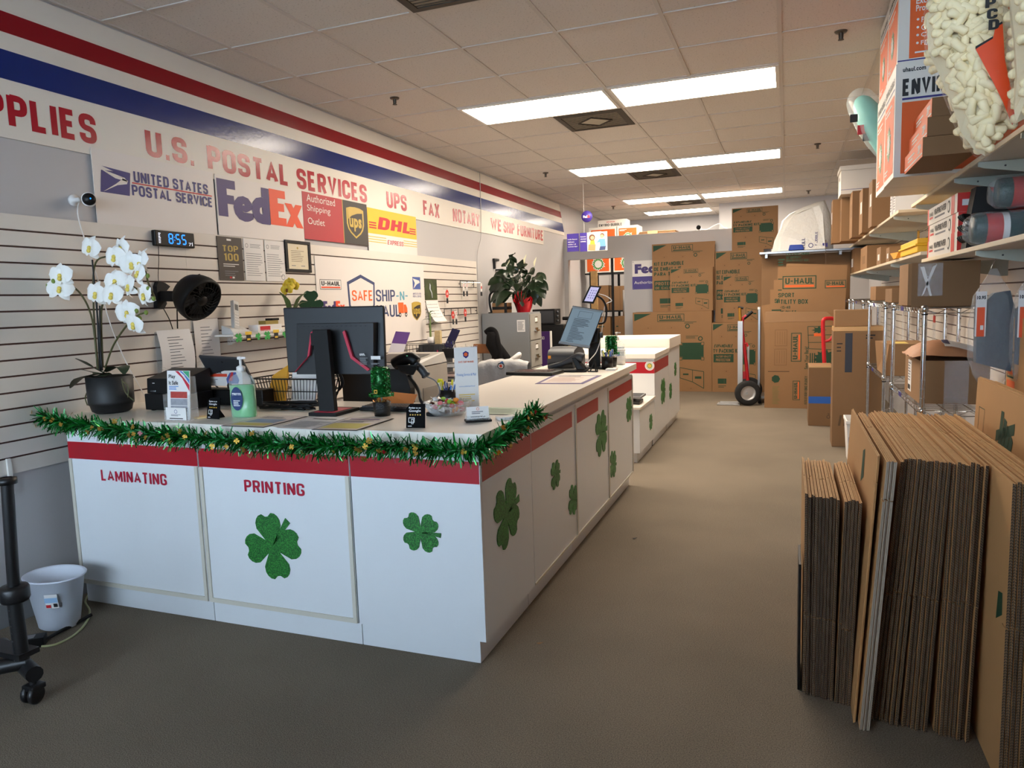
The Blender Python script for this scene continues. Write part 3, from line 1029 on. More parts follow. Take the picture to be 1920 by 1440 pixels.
for pts in ([(183, 693, 0), (173, 600, 0), (152, 552, -.05), (123, 530, -.08), (108, 528, -.11)],
            [(197, 690, 0), (213, 647, -.02), (238, 610, -.05), (258, 592, -.06), (272, 586, -.06)],
            [(184, 692, .02), (176, 587, .02), (177, 500, .02), (200, 481, 0), (236, 486, -.02), (268, 500, -.03), (278, 530, -.03), (290, 558, -.03)],
            [(193, 688, .02), (190, 587, .02), (200, 563, 0), (233, 533, -.02), (262, 545, -.03)]):
    st.tube(smooth_path([P(*q) for q in pts], 6), 0.0045, STEMM, 6)
st.build('flower_stems', t)
sk = MB(T)
for a, b_ in (((192, 695), (173, 487)), ((189, 695), (187, 573)), ((187, 695), (181, 560))):
    sk.tube([P(*a), P(*b_)], 0.004, BLACK, 6)
sk.build('support_stakes', t)
for pts, w in (([(200, 700, 0), (180, 703, -.08), (150, 712, -.12), (132, 728, -.12)], [.012, .03, .036, .004]),
               ([(200, 698, 0), (215, 690, -.06), (230, 690, -.08), (233, 702, -.10)], [.014, .034, .034, .004]),
               ([(195, 700, 0), (175, 690, -.05), (158, 680, -.06), (141, 672, -.05)], [.010, .014, .012, .003]),
               ([(195, 702, 0), (178, 700, .02), (160, 695, -.01), (147, 693, -.03)], [.010, .016, .012, .003]),
               ([(198, 700, 0), (196, 706, -.08), (175, 708, -.11), (165, 704, -.12)], [.014, .034, .03, .004])):
    lf = MB(T); leafstrip(lf, [P(*q) for q in pts], w, LEAFD); lf.build('leaf', t)
ro = MB(T)
for pts in ([(228, 710, -.05), (235, 735, -.04), (252, 752, -.02)], [(166, 730, -.09), (160, 745, -.08), (164, 760, -.08)], [(230, 715, -.06), (240, 725, -.05), (240, 745, -.05)]):
    ro.tube(smooth_path([P(*q) for q in pts], 5), 0.003, STEMM, 5)
ro.build('aerial_roots', t)


def orchid_flower(mb, c, r, face, rnd, pet, lip):
    f = Vector(face).normalized()
    rt = f.cross(Vector((0, 0, 1))).normalized(); up = rt.cross(f)
    rt = -rt
    a0 = rnd.uniform(-0.3, 0.3)
    def petal(ang, ln, wd, back):
        d = rt * math.sin(ang + a0) + up * math.cos(ang + a0)
        s = f.cross(d)
        g = []
        for i in range(7):
            q = i / 6
            ww = wd * math.sin(PI * min(1, 0.12 + q * 0.88)) ** 0.6 * (1 if q < 1 else 0.2)
            cpt = c + d * (ln * q) + f * (0.012 * math.sin(q * PI) - back * q * q)
            g.append([cpt - s * ww, cpt + f * 0.004 * r / 0.06, cpt + s * ww])
        mb.sheet(g, pet)
    for a in (0, 2 * PI / 3 + 0.25, -2 * PI / 3 - 0.25): petal(a, r * 0.95, r * 0.33, r * 0.25)
    for a in (PI / 2.3, -PI / 2.3): petal(a, r, r * 0.62, r * 0.05)
    mb.ball(c + f * 0.012, (r * 0.14, r * 0.14, r * 0.16), lip, 8, 6)
    mb.ball(c + f * 0.016 - up * r * 0.22, (r * 0.17, r * 0.12, r * 0.16), lip, 8, 6)


rnd = random.Random(11)
for u, v, dy in ((171, 465, 0), (217, 482, -.03), (230, 466, 0), (248, 495, -.04), (267, 489, -.02), (263, 513, -.05), (218, 528, -.03), (245, 537, -.05),
                 (273, 553, -.04), (182, 551, -.04), (212, 553, -.06), (115, 517, -.13), (113, 542, -.13), (240, 586, -.05), (253, 607, -.06)):
    fm = MB(T)
    orchid_flower(fm, P(u, v, dy), 0.068, (rnd.uniform(-.5, .6), -1, rnd.uniform(-.3, .3)), rnd, PETAL, YELC)
    fm.build('flower', t)
for u, v in ((277, 517), (278, 541), (256, 583), (262, 597), (100, 527), (90, 535), (274, 586), (288, 560)):
    bd = MB(T); bd.ball(P(u, v, -.15 if u < 150 else -.06), (0.010, 0.009, 0.012), BUD, 8, 6); bd.build('bud', t)

# small glass jar between pot and black printer
t = thing('glass_jar', 'small glass jar with a wooden lid behind the black card printer', 'jar', (0.36, 2.98, CT))
MB().lathe([(0, .002), (.045, .002), (.05, .015), (.05, .12), (.043, .14), (.043, .145)], (0, 0, 0), CLEAR, 20).build('glass', t)
MB().lathe([(0, .146), (.047, .146), (.047, .165), (0, .165)], (0, 0, 0), mat('light wood', (196, 164, 118), 0.6), 20).build('lid', t)
MB().lathe([(0, .005), (.044, .005), (.044, .08), (0, .09)], (0, 0, 0), mat('twine', (150, 120, 84), 0.9, var=0.3, scale=60), 16).build('twine', t)

# receipt printer
t = thing('receipt_printer', 'squat black receipt printer beside the orchid pot', 'printer', (0.46, 2.83, CT))
b = MB().bx(-.10, .17, -.085, .10, .006, .088, BLACK)
for xx in (-.08, .14): b.bx(xx, xx + .02, -.07, -.05, 0, .006, MATTE)
b.build('base', t, bevel=.004)
b = MB().hexa([(-.09, -.075, .09), (.165, -.075, .09), (.165, .10, .09), (-.09, .10, .09), (-.09, -.07, .165), (.165, -.07, .165), (.165, .10, .205), (-.09, .10, .205)], BLACK)
b.bx(-.065, -.03, -.078, -.074, .098, .106, CHROME).bx(-.05, -.035, -.0765, -.074, .14, .144, PAPER)
b.build('cover', t, bevel=.006)
# black cash box with the toy trailer on it
t = thing('cash_box', 'low black cash box under the toy trailer', 'box', (0.72, 2.99, CT))
MB().bx(-.21, .21, -.035, .055, .004, .088, BLACK).build('body', t, bevel=.006)
MB().bx(-.21, .21, -.037, -.033, .045, .048, MATTE).build('drawer_gap', t)
o = Vector((0.69, 2.99, CT + .0885))
t = thing('toy_trailer', 'small white toy moving trailer with an orange stripe on the cash box', 'toy', o)
b = MB().bx(-.115, .115, -.03, .03, .018, .098, PAPER)
f = Face(b, (-.115, -.03, 0), X_, Z_)
f.rect(.002, .066, .13, .016, mat('toy orange', (214, 66, 34), 0.5)).text('U-HAUL', .01, .084, .09, .009, INK, 2, .05)
f.poly([(.13, .03), (.20, .03), (.21, .05), (.19, .09), (.15, .088), (.125, .055)], mat('toy blue', (74, 92, 160), 0.5), 1)
f.poly([(.14, .045), (.16, .09), (.175, .09), (.165, .045)], mat('toy red', (190, 50, 56), 0.5), 2)
f.lines(.01, .035, .06, .02, 3, GINK)
b.build('trailer_body', t, bevel=.0)
for yy in (-.033, .027):
    MB().lathe([(0, -.003), (.017, -.003), (.017, .003), (0, .003)], (.03, yy + .003, .018), BLACK, 16, axis=(0, 1, 0)).build('wheel', t)
MB().tube([(-.115, 0, .025), (-.15, 0, .022), (-.15, 0, .001)], .004, BLACK, 6).build('hitch', t)


def slab(name, corners, th, label, cat, m, scr=None, inset=0.012, draw=None, stand=None, back=False, extra=None):
    """a flat device given by its corners: lower left, lower right, upper right, upper left as seen from the front"""
    A, B, C, D = [Vector(p) for p in corners]
    C = B + D - A
    o = (A + B) / 2
    t = thing(name, label, cat, o)
    T = Matrix.Translation(-o)
    n = (B - A).cross(D - A).normalized()
    MB(T).hexa([A, B, C, D][:0] or [A - n * th, B - n * th, C - n * th, D - n * th, A, B, C, D], m).build('case', t, bevel=.002)
    r = (B - A); h = (D - A)
    b = MB(T)
    f = Face(b, A, r, h - r.normalized() * h.dot(r.normalized()), 0.0025 if scr else 0.0008)
    f.r = r.normalized(); f.u = h.normalized()
    W, H = r.length, h.length
    if scr:
        f.rect(inset, inset, W - 2 * inset, H - 2 * inset, scr)
    if draw:
        draw(f, W, H)
    if scr or draw:
        b.build('screen' if not back else 'back_cover', t)
    if stand:
        s = MB(T); stand(s); s.build('stand', t)
    return t


t = slab('tablet', [PY(400, 717, 2.99), PY(478, 722, 3.05), PY(446, 671, 2.93), PY(372, 668, 2.88)], .012, 'dark tablet tilted on a stand behind the toy trailer', 'tablet', DGRAY,
         draw=lambda f, W, H: (f.rect(.01, .01, W - .02, H - .02, mat('tablet back', (44, 46, 50), .5), 1), f.disk(W / 2, H - .03, .006, BLACK, 2)), back=True,
         stand=lambda s: s.hexa([(.60, 3.055, CT + .001), (.76, 3.055, CT + .001), (.76, 3.13, CT + .001), (.60, 3.13, CT + .001), (.65, 3.05, 1.09), (.74, 3.05, 1.09), (.74, 3.07, 1.13), (.65, 3.07, 1.13)], BLACK))
cb = MB(); cb.tube(smooth_path([(.50, 3.10, CT + .006), (.47, 3.02, 1.02), (.50, 2.99, 1.10), (.55, 3.02, 1.06), (.60, 3.10, CT + .02)], 6), .004, BLACK, 6)
solo(cb, 'electric_cable', 'looped black cord beside the tilted tablet', 'cord', (.5, 3.05, CT))

# leaflets in a clear holder
o = Vector((0.805, 2.545, CT))
t = thing('leaflet_holder', 'clear acrylic leaflet holder at the left of the front counter', 'holder', o)
b = MB().bx(-.072, .072, -.03, -.027, .002, .06, CLEAR).bx(-.072, .072, .025, .028, .002, .20, CLEAR).bx(-.072, .072, -.03, .028, .0, .002, CLEAR)
b.bx(-.0745, -.0725, -.03, .028, .0, .12, CLEAR).bx(.0725, .0745, -.03, .028, .0, .12, CLEAR)
b.build('acrylic', t)
IMG1 = mat('photo grey', (150, 150, 156), .6, var=.3, scale=60); IMG2 = mat('photo red', (176, 60, 52), .6, var=.3, scale=60); LBLUE = mat('light blue ink', (74, 130, 196), .6)
PINK = mat('leaflet red', (206, 44, 64), .6); GRN2 = mat('leaflet green', (60, 160, 110), .6)
b = MB(Matrix.Translation((0, -.018, .004)) @ Matrix.Rotation(-.08, 4, 'X'))
b.bx(-.068, .068, 0, .004, 0, .225, PAPER)
f = Face(b, (-.068, 0, 0), X_, Z_)
f.poly([(.05, .223), (.07, .223), (.134, .13), (.134, .16)], PINK).poly([(.075, .223), (.09, .223), (.134, .165), (.134, .185)], LBLUE).poly([(.095, .223), (.134, .223), (.134, .19)], GRN2)
f.text('Play', .012, .185, .04, .022, INK, 2, .02).text('It Safe', .012, .16, .055, .018, INK, 2, .02).lines(.012, .135, .06, .02, 3, LBLUE)
f.rect(.02, .098, .1, .03, IMG2).rect(.02, .065, .1, .03, IMG1).rect(.02, .035, .1, .027, IMG1)
solo(b, 'leaflet', 'printed leaflet titled Play It Safe in the clear holder', 'leaflet', o + Vector((0, -.018, .004)), local=True).location = o
b = MB().bx(-.06, .06, -.0335, -.031, .003, .06, PAPER)
f = Face(b, (-.06, -.0335, 0), X_, Z_); f.ring(.06, .042, .009, .002, NAVY).lines(.03, .02, .06, .01, 2, GINK).rect(.02, .008, .08, .004, INK)
solo(b, 'business_card', 'white business card leaning on the front of the leaflet holder', 'card', o, local=True)


def review_stand(u, v, y, rotz, label):
    p = PZ(u, v, CT)
    t = thing('review_stand', label, 'sign', (p.x, p.y, CT), rotz)
    b = MB(Matrix.Rotation(-.16, 4, 'X'))
    b.prism([(-.04, .0), (.04, .0), (.04, .098), (-.022, .098), (-.04, .080)], (0, -.0, .001), X_, Z_, (0, .004, 0), mat('black card', (14, 14, 15), .85, spec=.08))
    f = Face(b, (-.04, 0, .001), X_, Z_)
    W_ = mat('white print', (228, 228, 228), .5); 
    f.text('Review us on', .012, .078, .05, .007, W_, 1, .02).text('Google', .012, .062, .05, .012, W_, 1, .01)
    for k in range(5): f.star(.018 + k * .0105, .053, .004, .0018, 5, mat('gold print', (230, 180, 60), .5))
    f.frame(.010, .022, .026, .02, .0025, W_); f.frame(.022, .016, .01, .02, .002, W_, 2)
    f.rect(.008, .006, .016, .003, W_)
    b.build('panel', t)
    MB().prism([(0.002, 0), (.06, 0), (.06, .003), (.012, .07)], (-.012, 0, .001), Y_, Z_, (.024, 0, 0), BLACK).build('easel_back', t)
    return t


review_stand(399, 786, 2.57, -.1, 'black review stand with stars beside the green hand sanitizer')
review_stand(779, 803, 2.52, .15, 'black review stand with stars in front of the candy bowl')
b = MB().lathe([(0, .001), (.032, .001), (.034, .004), (.030, .008), (0, .008)], PZ(378, 784, CT), mat('round wooden coaster', (214, 190, 140), .6), 24)
solo(b, 'coaster', 'small round tan disc on the counter beside the left review stand', 'coaster', PZ(378, 784, CT))

GEL = bpy.data.materials.new('green gel'); GEL.use_nodes = True
_b = GEL.node_tree.nodes['Principled BSDF']; _b.inputs['Base Color'].default_value = lin((120, 214, 140)); _b.inputs['Transmission Weight'].default_value = .35; _b.inputs['Roughness'].default_value = .15
GELC = bpy.data.materials.new('clear gel'); GELC.use_nodes = True
_b = GELC.node_tree.nodes['Principled BSDF']; _b.inputs['Base Color'].default_value = lin((214, 226, 232)); _b.inputs['Transmission Weight'].default_value = .6; _b.inputs['Roughness'].default_value = .12


def sanitizer(o, s, gel, label, word, lab):
    t = thing('hand_sanitizer', label, 'bottle', o)
    def ov(prof, m, n=28):
        b = MB(Matrix.Diagonal((1, .6, 1, 1))); b.lathe(prof, (0, 0, 0), m, n); return b
    ov([(0, .002), (.062 * s, .002), (.066 * s, .01 * s), (.066 * s, .15 * s), (0, .152 * s)], gel).build('gel', t)
    ov([(.067 * s, .0), (.068 * s, .01 * s), (.068 * s, .17 * s), (.055 * s, .19 * s), (.022 * s, .205 * s), (.018 * s, .215 * s)], CLEAR).build('bottle', t)
    b = MB().lathe([(0, .212 * s), (.02 * s, .212 * s), (.02 * s, .235 * s), (.012 * s, .24 * s), (.006 * s, .242 * s), (.006 * s, .268 * s), (.014 * s, .27 * s), (.014 * s, .282 * s), (0, .284 * s)], (0, 0, 0), PAPER, 16)
    b.bx(-.004 * s, .035 * s, -.006 * s, .006 * s, .272 * s, .281 * s, PAPER)
    b.build('pump', t)
    b = MB(); f = Face(b, (0, -.0405 * s - .001, .09 * s), X_, Z_, .0006)
    f.poly([(.034 * s * math.cos(2 * PI * k / 24), .055 * s * math.sin(2 * PI * k / 24)) for k in range(24)], lab)
    f.text(word, -.026 * s, .012 * s, .052 * s, .016 * s, mat('label white', (232, 234, 236), .5), 2, .02)
    f.lines(-.02 * s, -.035 * s, .04 * s, .03 * s, 4, mat('label white', (232, 234, 236), .5), 2)
    b.build('bottle_label', t)
    return t


sanitizer(Vector((1.062, 2.665, CT)), 1.0, GEL, 'pump bottle of green hand sanitizer on the front counter', 'germ', mat('label navy', (34, 56, 104), .5))

# wire basket with envelopes behind the sanitizer
bo = Vector((1.0, 3.135, CT))
t = thing('wire_basket', 'black wire desk basket left of the big monitor', 'basket', bo)
b = MB()
for z in (.005, .07, .135):
    e = .85 + .15 * z / .135
    b.tube([(-.22 * e, -.09 * e, z), (.22 * e, -.09 * e, z), (.22 * e, .10 * e, z), (-.22 * e, .10 * e, z), (-.22 * e, -.09 * e, z)], .0028 if z < .1 else .004, BLACK, 5)
for k in range(23):
    x = -.22 + .44 * k / 22
    for y in (-.09, .10):
        b.tube([(x * .85, y * .85, .005), (x, y, .135)], .0018, BLACK, 4)
for k in range(1, 8):
    y = -.09 + .19 * k / 8
    for x in (-.22, .22): b.tube([(x * .85, y * .85, .005), (x, y, .135)], .0018, BLACK, 4)
for k in range(9):
    x = -.18 + .36 * k / 8; b.tube([(x, -.077, .005), (x, .085, .005)], .0018, BLACK, 4)
b.build('wire_frame', t)
YEL = mat('yellow envelope', (222, 160, 50), .7, var=.06)


def leaning_sheet(name, label, cat, pts, th, m, ink=None):
    A, B, C, D = [Vector(p) for p in pts]
    n = (B - A).cross(D - A).normalized() * th
    b = MB().hexa([A, B, B + n, A + n, D, C, C + n, D + n], m)
    if ink:
        f = Face(b, A, B - A, D - A, -.0008 if (B - A).cross(D - A).y > 0 else .0008)
        f.lines((B - A).length * .15, (D - A).length * .2, (B - A).length * .6, (D - A).length * .6, 9, ink, 1, .35)
    return solo(b, name, label, cat, (A + B) / 2, bevel=.001)


leaning_sheet('padded_envelope', 'yellow padded envelope standing in the wire basket', 'envelope', [(.84, 3.10, CT + .012), (.99, 3.06, CT + .012), (.99, 3.11, 1.15), (.86, 3.14, 1.09)], .012, YEL)
leaning_sheet('paper_stack', 'white papers leaning in the wire basket beside the yellow envelope', 'paper', [(1.03, 3.06, CT + .012), (1.17, 3.06, CT + .012), (1.19, 3.13, 1.13), (1.00, 3.13, 1.16)], .010, PAPER)

# big monitor seen from behind
mo = Vector((1.455, 2.80, CT))
t = thing('desktop_monitor', 'large black monitor seen from behind with two red chevrons', 'monitor', mo, math.radians(5))
T = Matrix.Rotation(math.radians(-5), 4, 'Z') @ Matrix.Translation(-mo)
BACKM = mat('monitor back shell', (22, 23, 26), .45, var=.08)
A = PY(540, 699, 2.86); B = PY(722, 690, 2.90); C = PY(718, 573, 2.92); D = PY(530, 577, 2.88)
n = Vector((0, 1, 0))
MB(T).hexa([A, B, B + n * .02, A + n * .02, D, C, C + n * .02, D + n * .02], BACKM).build('bezel_shell', t, bevel=.006)


def mp(u, v, y): return PY(u, v, y)


b = MB(T)
cv = [mp(556, 702, 2.85), mp(700, 702, 2.86), mp(700, 605, 2.87), mp(556, 607, 2.86)]
b.hexa([cv[0], cv[1], cv[1] + n * .05, cv[0] + n * .05, cv[3], cv[2], cv[2] + n * .04, cv[3] + n * .04], BACKM)
for k in range(14):
    f0 = k / 13
    p = cv[3].lerp(cv[2], .1 + .8 * f0)
    b.bx(p.x - .006, p.x + .006, p.y - .001, p.y + .004, p.z - .016, p.z - .012, BLACK)
b.build('back_housing', t, bevel=.004)
REDA = mat('red monitor accent', (186, 40, 66), .4)
for pts in ([(584, 622, 2.835), (578, 668, 2.835), (553, 697, 2.84)], [(644, 621, 2.845), (659, 670, 2.845), (691, 694, 2.85)]):
    ac = MB(T); q = [mp(*p) for p in pts]
    w = Vector((.006, 0, .004))
    for i in range(2):
        ac.hexa([q[i] - w, q[i] + w, q[i] + w + n * .012, q[i] - w + n * .012, q[i + 1] - w, q[i + 1] + w, q[i + 1] + w + n * .012, q[i + 1] - w + n * .012], REDA)
    tagit(ac.build('accent_strip', t), label='red angled accent strip')
b = MB(T); f = Face(b, mp(674, 662, 2.845), X_, Z_)
f.text('onn.', 0, -.012, .03, .010, PAPER, 1, .03).rect(.06, -.03, .05, .016, PAPER).lines(0, -.055, .045, .035, 6, GRAYP).lines(.06, -.055, .045, .01, 2, GRAYP)
b.build('rating_label', t)
b = MB(T)
c0 = [mp(585, 618, 2.79), mp(613, 618, 2.79), mp(627, 772, 2.78), mp(598, 773, 2.78)]
b.hexa([c0[3], c0[2], c0[2] + n * .03, c0[3] + n * .03, c0[0], c0[1], c0[1] + n * .03, c0[0] + n * .03], MATTE)
b.bx(1.36, 1.42, 2.80, 2.85, 1.27, 1.33, MATTE)
b.build('stand_column', t, bevel=.003)
b = MB(T)
b.bx(1.37, 1.52, 2.735, 2.93, CT + .001, CT + .016, MATTE).bx(1.39, 1.50, 2.75, 2.90, CT + .016, CT + .018, REDA)
b.build('stand_base', t, bevel=.002)
b = MB(T)
for dx in (0, .012, .02):
    b.tube(smooth_path([(1.45 + dx, 2.86, 1.14), (1.455 + dx, 2.87, 1.08), (1.43 - dx, 2.86, 1.02), (1.33, 2.88 + dx, .985), (1.2, 2.9 + dx, CT + .012 + dx * .5), (1.05, 2.88 + dx, CT + .008)], 6), .0045, BLACK, 6)
b.build('cables', t)
# tangle of cords in front of the basket
b = MB()
for k in range(6):
    r_ = random.Random(k)
    pts = [(1.02 + r_.uniform(-.05, .3), 2.9 + r_.uniform(-.06, .06), CT + .006 + .006 * k) for _ in range(6)]
    b.tube(smooth_path(pts, 5), .004, BLACK, 6)
b.bx(1.13, 1.22, 2.93, 2.98, CT + .001, CT + .035, BLACK)
solo(b, 'cord_tangle', 'tangle of black cords on the counter in front of the wire basket', 'cord', (1.1, 2.9, CT))
# keyboard, mouse-side folder
t = thing('keyboard', 'black keyboard on the counter under the big monitor', 'keyboard', (1.64, 2.97, CT))
MB().bx(-.11, .15, -.06, .07, .001, .018, BLACK).build('case', t, bevel=.004)
b = MB()
for r_ in range(5):
    for c_ in range(14): b.bx(-.10 + c_ * .0175, -.086 + c_ * .0175, -.05 + r_ * .022, -.034 + r_ * .022, .018, .024, DGRAY)
tagit(b.build('keys', t), kind='stuff')
leaning_sheet('folder', 'orange brown folder lying behind the keyboard', 'folder', [(1.50, 3.09, CT + .002), (1.72, 3.09, CT + .002), (1.70, 3.18, CT + .045), (1.50, 3.18, CT + .06)], .004, mat('orange folder', (196, 118, 56), .6))


def topiary(o, s, label):
    t = thing('shamrock_topiary', label, 'decoration', o)
    rr = random.Random(5)
    MB().lathe([(0, .001), (.036 * s, .001), (.042 * s, .066 * s), (.036 * s, .068 * s), (0, .06 * s)], (0, 0, 0), mat('black sequin pot', (16, 16, 17), .25, var=.5, scale=200, bump=.6, bscale=200), 24).build('pot', t)
    MB().tube([(0, 0, .06 * s), (0, 0, .10 * s)], .004 * s, GRAYP, 6).build('stem', t)
    b = MB()
    b.lathe([(0, .090 * s), (.05 * s, .092 * s), (.05 * s, .103 * s), (.032 * s, .106 * s), (.033 * s, .20 * s), (.038 * s, .225 * s), (0, .226 * s)], (0, 0, 0), TIN2, 20)
    for k in range(900):
        z = rr.uniform(.09, .226) * s
        rad = (.05 if z < .105 * s else .036) * s
        a = rr.uniform(0, 2 * PI)
        if z > .218 * s: rad *= rr.random()
        c = Vector((rad * math.cos(a), rad * math.sin(a), z))
        d = Vector((math.cos(a), math.sin(a), rr.uniform(-.8, .8))) * .008 * s
        sd = Vector((rr.uniform(-1, 1), rr.uniform(-1, 1), rr.uniform(-1, 1))) * .0022 * s
        b.add([c - sd, c + sd, c + d + sd, c + d - sd], [(0, 1, 2, 3)], rr.choice((TIN1, TIN1, TIN2, TIN3)))
    b.build('tinsel_hat', t)
    b = MB(); f = Face(b, (-.012 * s, -.043 * s, .108 * s), X_, Z_); f.frame(0, 0, .018 * s, .018 * s, .005 * s, GOLD)
    b.build('gold_buckle', t)
    b = MB()
    for k in range(90):
        a = rr.uniform(0, 2 * PI); q = rr.uniform(0, .04) * s
        c = Vector((q * math.cos(a), q * math.sin(a), .062 * s)); d = Vector((rr.uniform(-1, 1), rr.uniform(-1, 1), 1.2)) * .012 * s
        sd = Vector((rr.uniform(-1, 1), rr.uniform(-1, 1), 0)) * .0018 * s
        b.add([c - sd, c + sd, c + d + sd, c + d - sd], [(0, 1, 2, 3)], rr.choice((GOLD, mat('copper foil', (170, 100, 50), .3, metal=.8))))
    tagit(b.build('foil_shreds', t), kind='stuff')
    return t


topiary(Vector((1.724, 2.80, CT)), .98, 'green tinsel hat topiary in a black pot beside the big monitor')

# bar-code scanner on a gooseneck
so = Vector((1.97, 2.86, CT))
t = thing('barcode_scanner', 'black hand scanner resting in a gooseneck stand behind the front review stand', 'scanner', so)
T = Matrix.Translation(-so)
MB(T).lathe([(0, .001), (.05, .001), (.05, .012), (.02, .02), (0, .02)], so, MATTE, 20).build('stand_base', t)
pth = smooth_path([(1.97, 2.86, CT + .015), PY(792, 755, 2.9), PY(786, 735, 2.98), PY(776, 718, 3.05), PY(766, 706, 3.1)], 6)
MB(T).tube(pth, .009, MATTE, 8).build('gooseneck', t)
b = MB(T)
q0 = PY(748, 690, 3.1); q1 = PY(785, 692, 3.1)
b.hexa([PY(750, 698, 3.07), PY(775, 704, 3.07), PY(775, 704, 3.15), PY(750, 698, 3.15), PY(742, 684, 3.05), PY(786, 684, 3.05), PY(786, 684, 3.17), PY(742, 684, 3.17)], MATTE)
b.build('cradle', t, bevel=.008)
b = MB(T)
b.tube(smooth_path([PY(738, 684, 3.1), PY(752, 676, 3.1), PY(770, 672, 3.1), PY(782, 680, 3.1)], 5), [.016] + [.03] * 14 + [.024], BLACK, 12)
b.tube(smooth_path([PY(776, 680, 3.1), PY(790, 692, 3.1), PY(800, 706, 3.1)], 5), [.02] * 9 + [.024, .018], DGRAY, 10)
b.ball(PY(765, 668, 3.085), (.012, .012, .008), mat('green led', (120, 200, 160), .3, emit=(90, 220, 160), estr=.6), 10, 6)
b.build('scanner_body', t)
MB(T).tube(smooth_path([PY(800, 706, 3.1), PY(818, 716, 3.08), PY(824, 738, 3.06), PY(808, 755, 3.0), (1.97, 2.93, CT + .006)], 6), .0035, GRAYP, 6).build('cord', t)

# candy bowl and candies
co = Vector((2.02, 2.87, CT))
t = thing('candy_bowl', 'clear ribbed bowl of wrapped candy on the front counter', 'bowl', co)
b = MB()
prof = [(0, .003), (.07, .003), (.085, .02), (.10, .05), (.108, .062), (.104, .062), (.095, .048), (.08, .02), (.066, .007), (0, .007)]
b.lathe(prof, (0, 0, 0), CLEAR, 40)
for k in range(40):
    a = 2 * PI * k / 40
    b.tube([(.085 * math.cos(a), .085 * math.sin(a), .02), (.109 * math.cos(a), .109 * math.sin(a), .062)], .002, CLEAR, 4)
b.build('glass', t)
CANDY = [mat('candy ' + n_, c_, .25, var=.1) for n_, c_ in (('red', (200, 40, 44)), ('green', (150, 190, 60)), ('orange', (226, 140, 50)), ('brown', (84, 50, 40)), ('clear', (214, 210, 206)), ('pink', (220, 120, 130)))]
rr = random.Random(21)
kinds = []
for ci, cm in enumerate(CANDY):
    c0_ = thing('wrapped_candy', 'twist-wrapped %s candy lying in the clear bowl' % cm.name.split()[1], 'candy', (0, 0, 0), 0, '%s candies in the bowl' % cm.name.split()[1])
    MB().ball((0, 0, 0), (.014, .011, .010), cm, 10, 6).build('sweet', c0_)
    b = MB()
    for sg in (1, -1):
        g_ = [[(sg * .011, -.002, 0), (sg * .011, .002, .001)], [(sg * .018, -.005, .002), (sg * .018, .005, -.002)], [(sg * .027, -.011, -.002), (sg * .027, .010, .003)]]
        b.sheet(g_, film('candy wrap', (236, 236, 238), .5))
    b.build('wrapper_ends', c0_)
    kinds.append(c0_)
used = set()
for k in range(34):
    ci = rr.randrange(6)
    a = rr.uniform(0, 2 * PI); ly = k / 34
    q = math.sqrt(rr.random()) * (.062 + .022 * ly)
    o = co + Vector((q * math.cos(a), q * math.sin(a), .02 + .052 * ly))
    if ci in used:
        c_ = dup(kinds[ci], o)
    else:
        c_ = kinds[ci]; c_.location = o; used.add(ci)
    c_.rotation_euler = (rr.uniform(-.5, .5), rr.uniform(-.5, .5), rr.uniform(0, 6))
# card holder, card block
p = PZ(893, 792, CT)
t = thing('card_holder', 'business cards in a black and clear desk holder near the worktop corner', 'card holder', (p.x, p.y + .02, CT), .55)
MB().bx(-.055, .055, -.025, .03, .001, .010, BLACK).build('base', t, bevel=.002)
MB().bx(-.05, .05, -.022, -.02, .010, .028, CLEAR).bx(-.053, .053, .02, .022, .010, .05, CLEAR).build('acrylic', t)
b = MB(Matrix.Rotation(-.25, 4, 'X')).bx(-.046, .046, -.012, .010, .012, .062, PAPER)
f = Face(b, (-.046, -.012, .012), X_, Z_); f.ring(.046, .04, .006, .0015, ORANGE).lines(.02, .018, .05, .014, 2, GINK).rect(.015, .006, .06, .003, INK)
b.build('cards', t)
p = PZ(952, 787, CT)
t = thing('card_box', 'small white box lying flat near the counter corner', 'box', (p.x - .01, p.y + .01, CT), .75)
MB().bx(-.04, .04, -.025, .025, .001, .014, PAPER).bx(-.038, .038, -.0255, .0255, .006, .0075, GINK).build('box_body', t, bevel=.001)


def pen_cup(o, r, h, label, seed, s=1.0):
    t = thing('pen_cup', label, 'cup', o)
    MB().lathe([(0, .001), (r, .001), (r, h), (r - .003, h), (r - .003, .006), (0, .006)], (0, 0, 0), BLACK, 28).build('cup', t)
    rr = random.Random(seed)
    cols = [('pen blue', (60, 110, 190)), ('pen white', (226, 228, 230)), ('pen yellow', (226, 220, 40)), ('pen navy', (40, 60, 130))]
    for k in range(9):
        n_, c_ = cols[k % 4]
        a = 2 * PI * k / 9; q = r * .6
        m_ = mat(n_, c_, .35)
        top = Vector((r * 1.0 * math.cos(a), r * 1.0 * math.sin(a), h + rr.uniform(.02, .05)))
        b = MB().tube([Vector((q * .4 * math.cos(a), q * .4 * math.sin(a), .01)), top], .0045, m_, 8)
        b.tube([top + Vector((.005, 0, -.03)), top + Vector((.005, 0, 0))], .0015, PAPER, 5)
        solo(b, 'pen', '%s pen in the %s' % (n_.split()[1], 'pen cup on the front counter' if seed == 1 else 'pen cup near the far sanitizer'), 'pen', o, local=True, group='%s pens in cup %s' % (n_.split()[1], 'at the front' if seed == 1 else 'further back'))
    return t


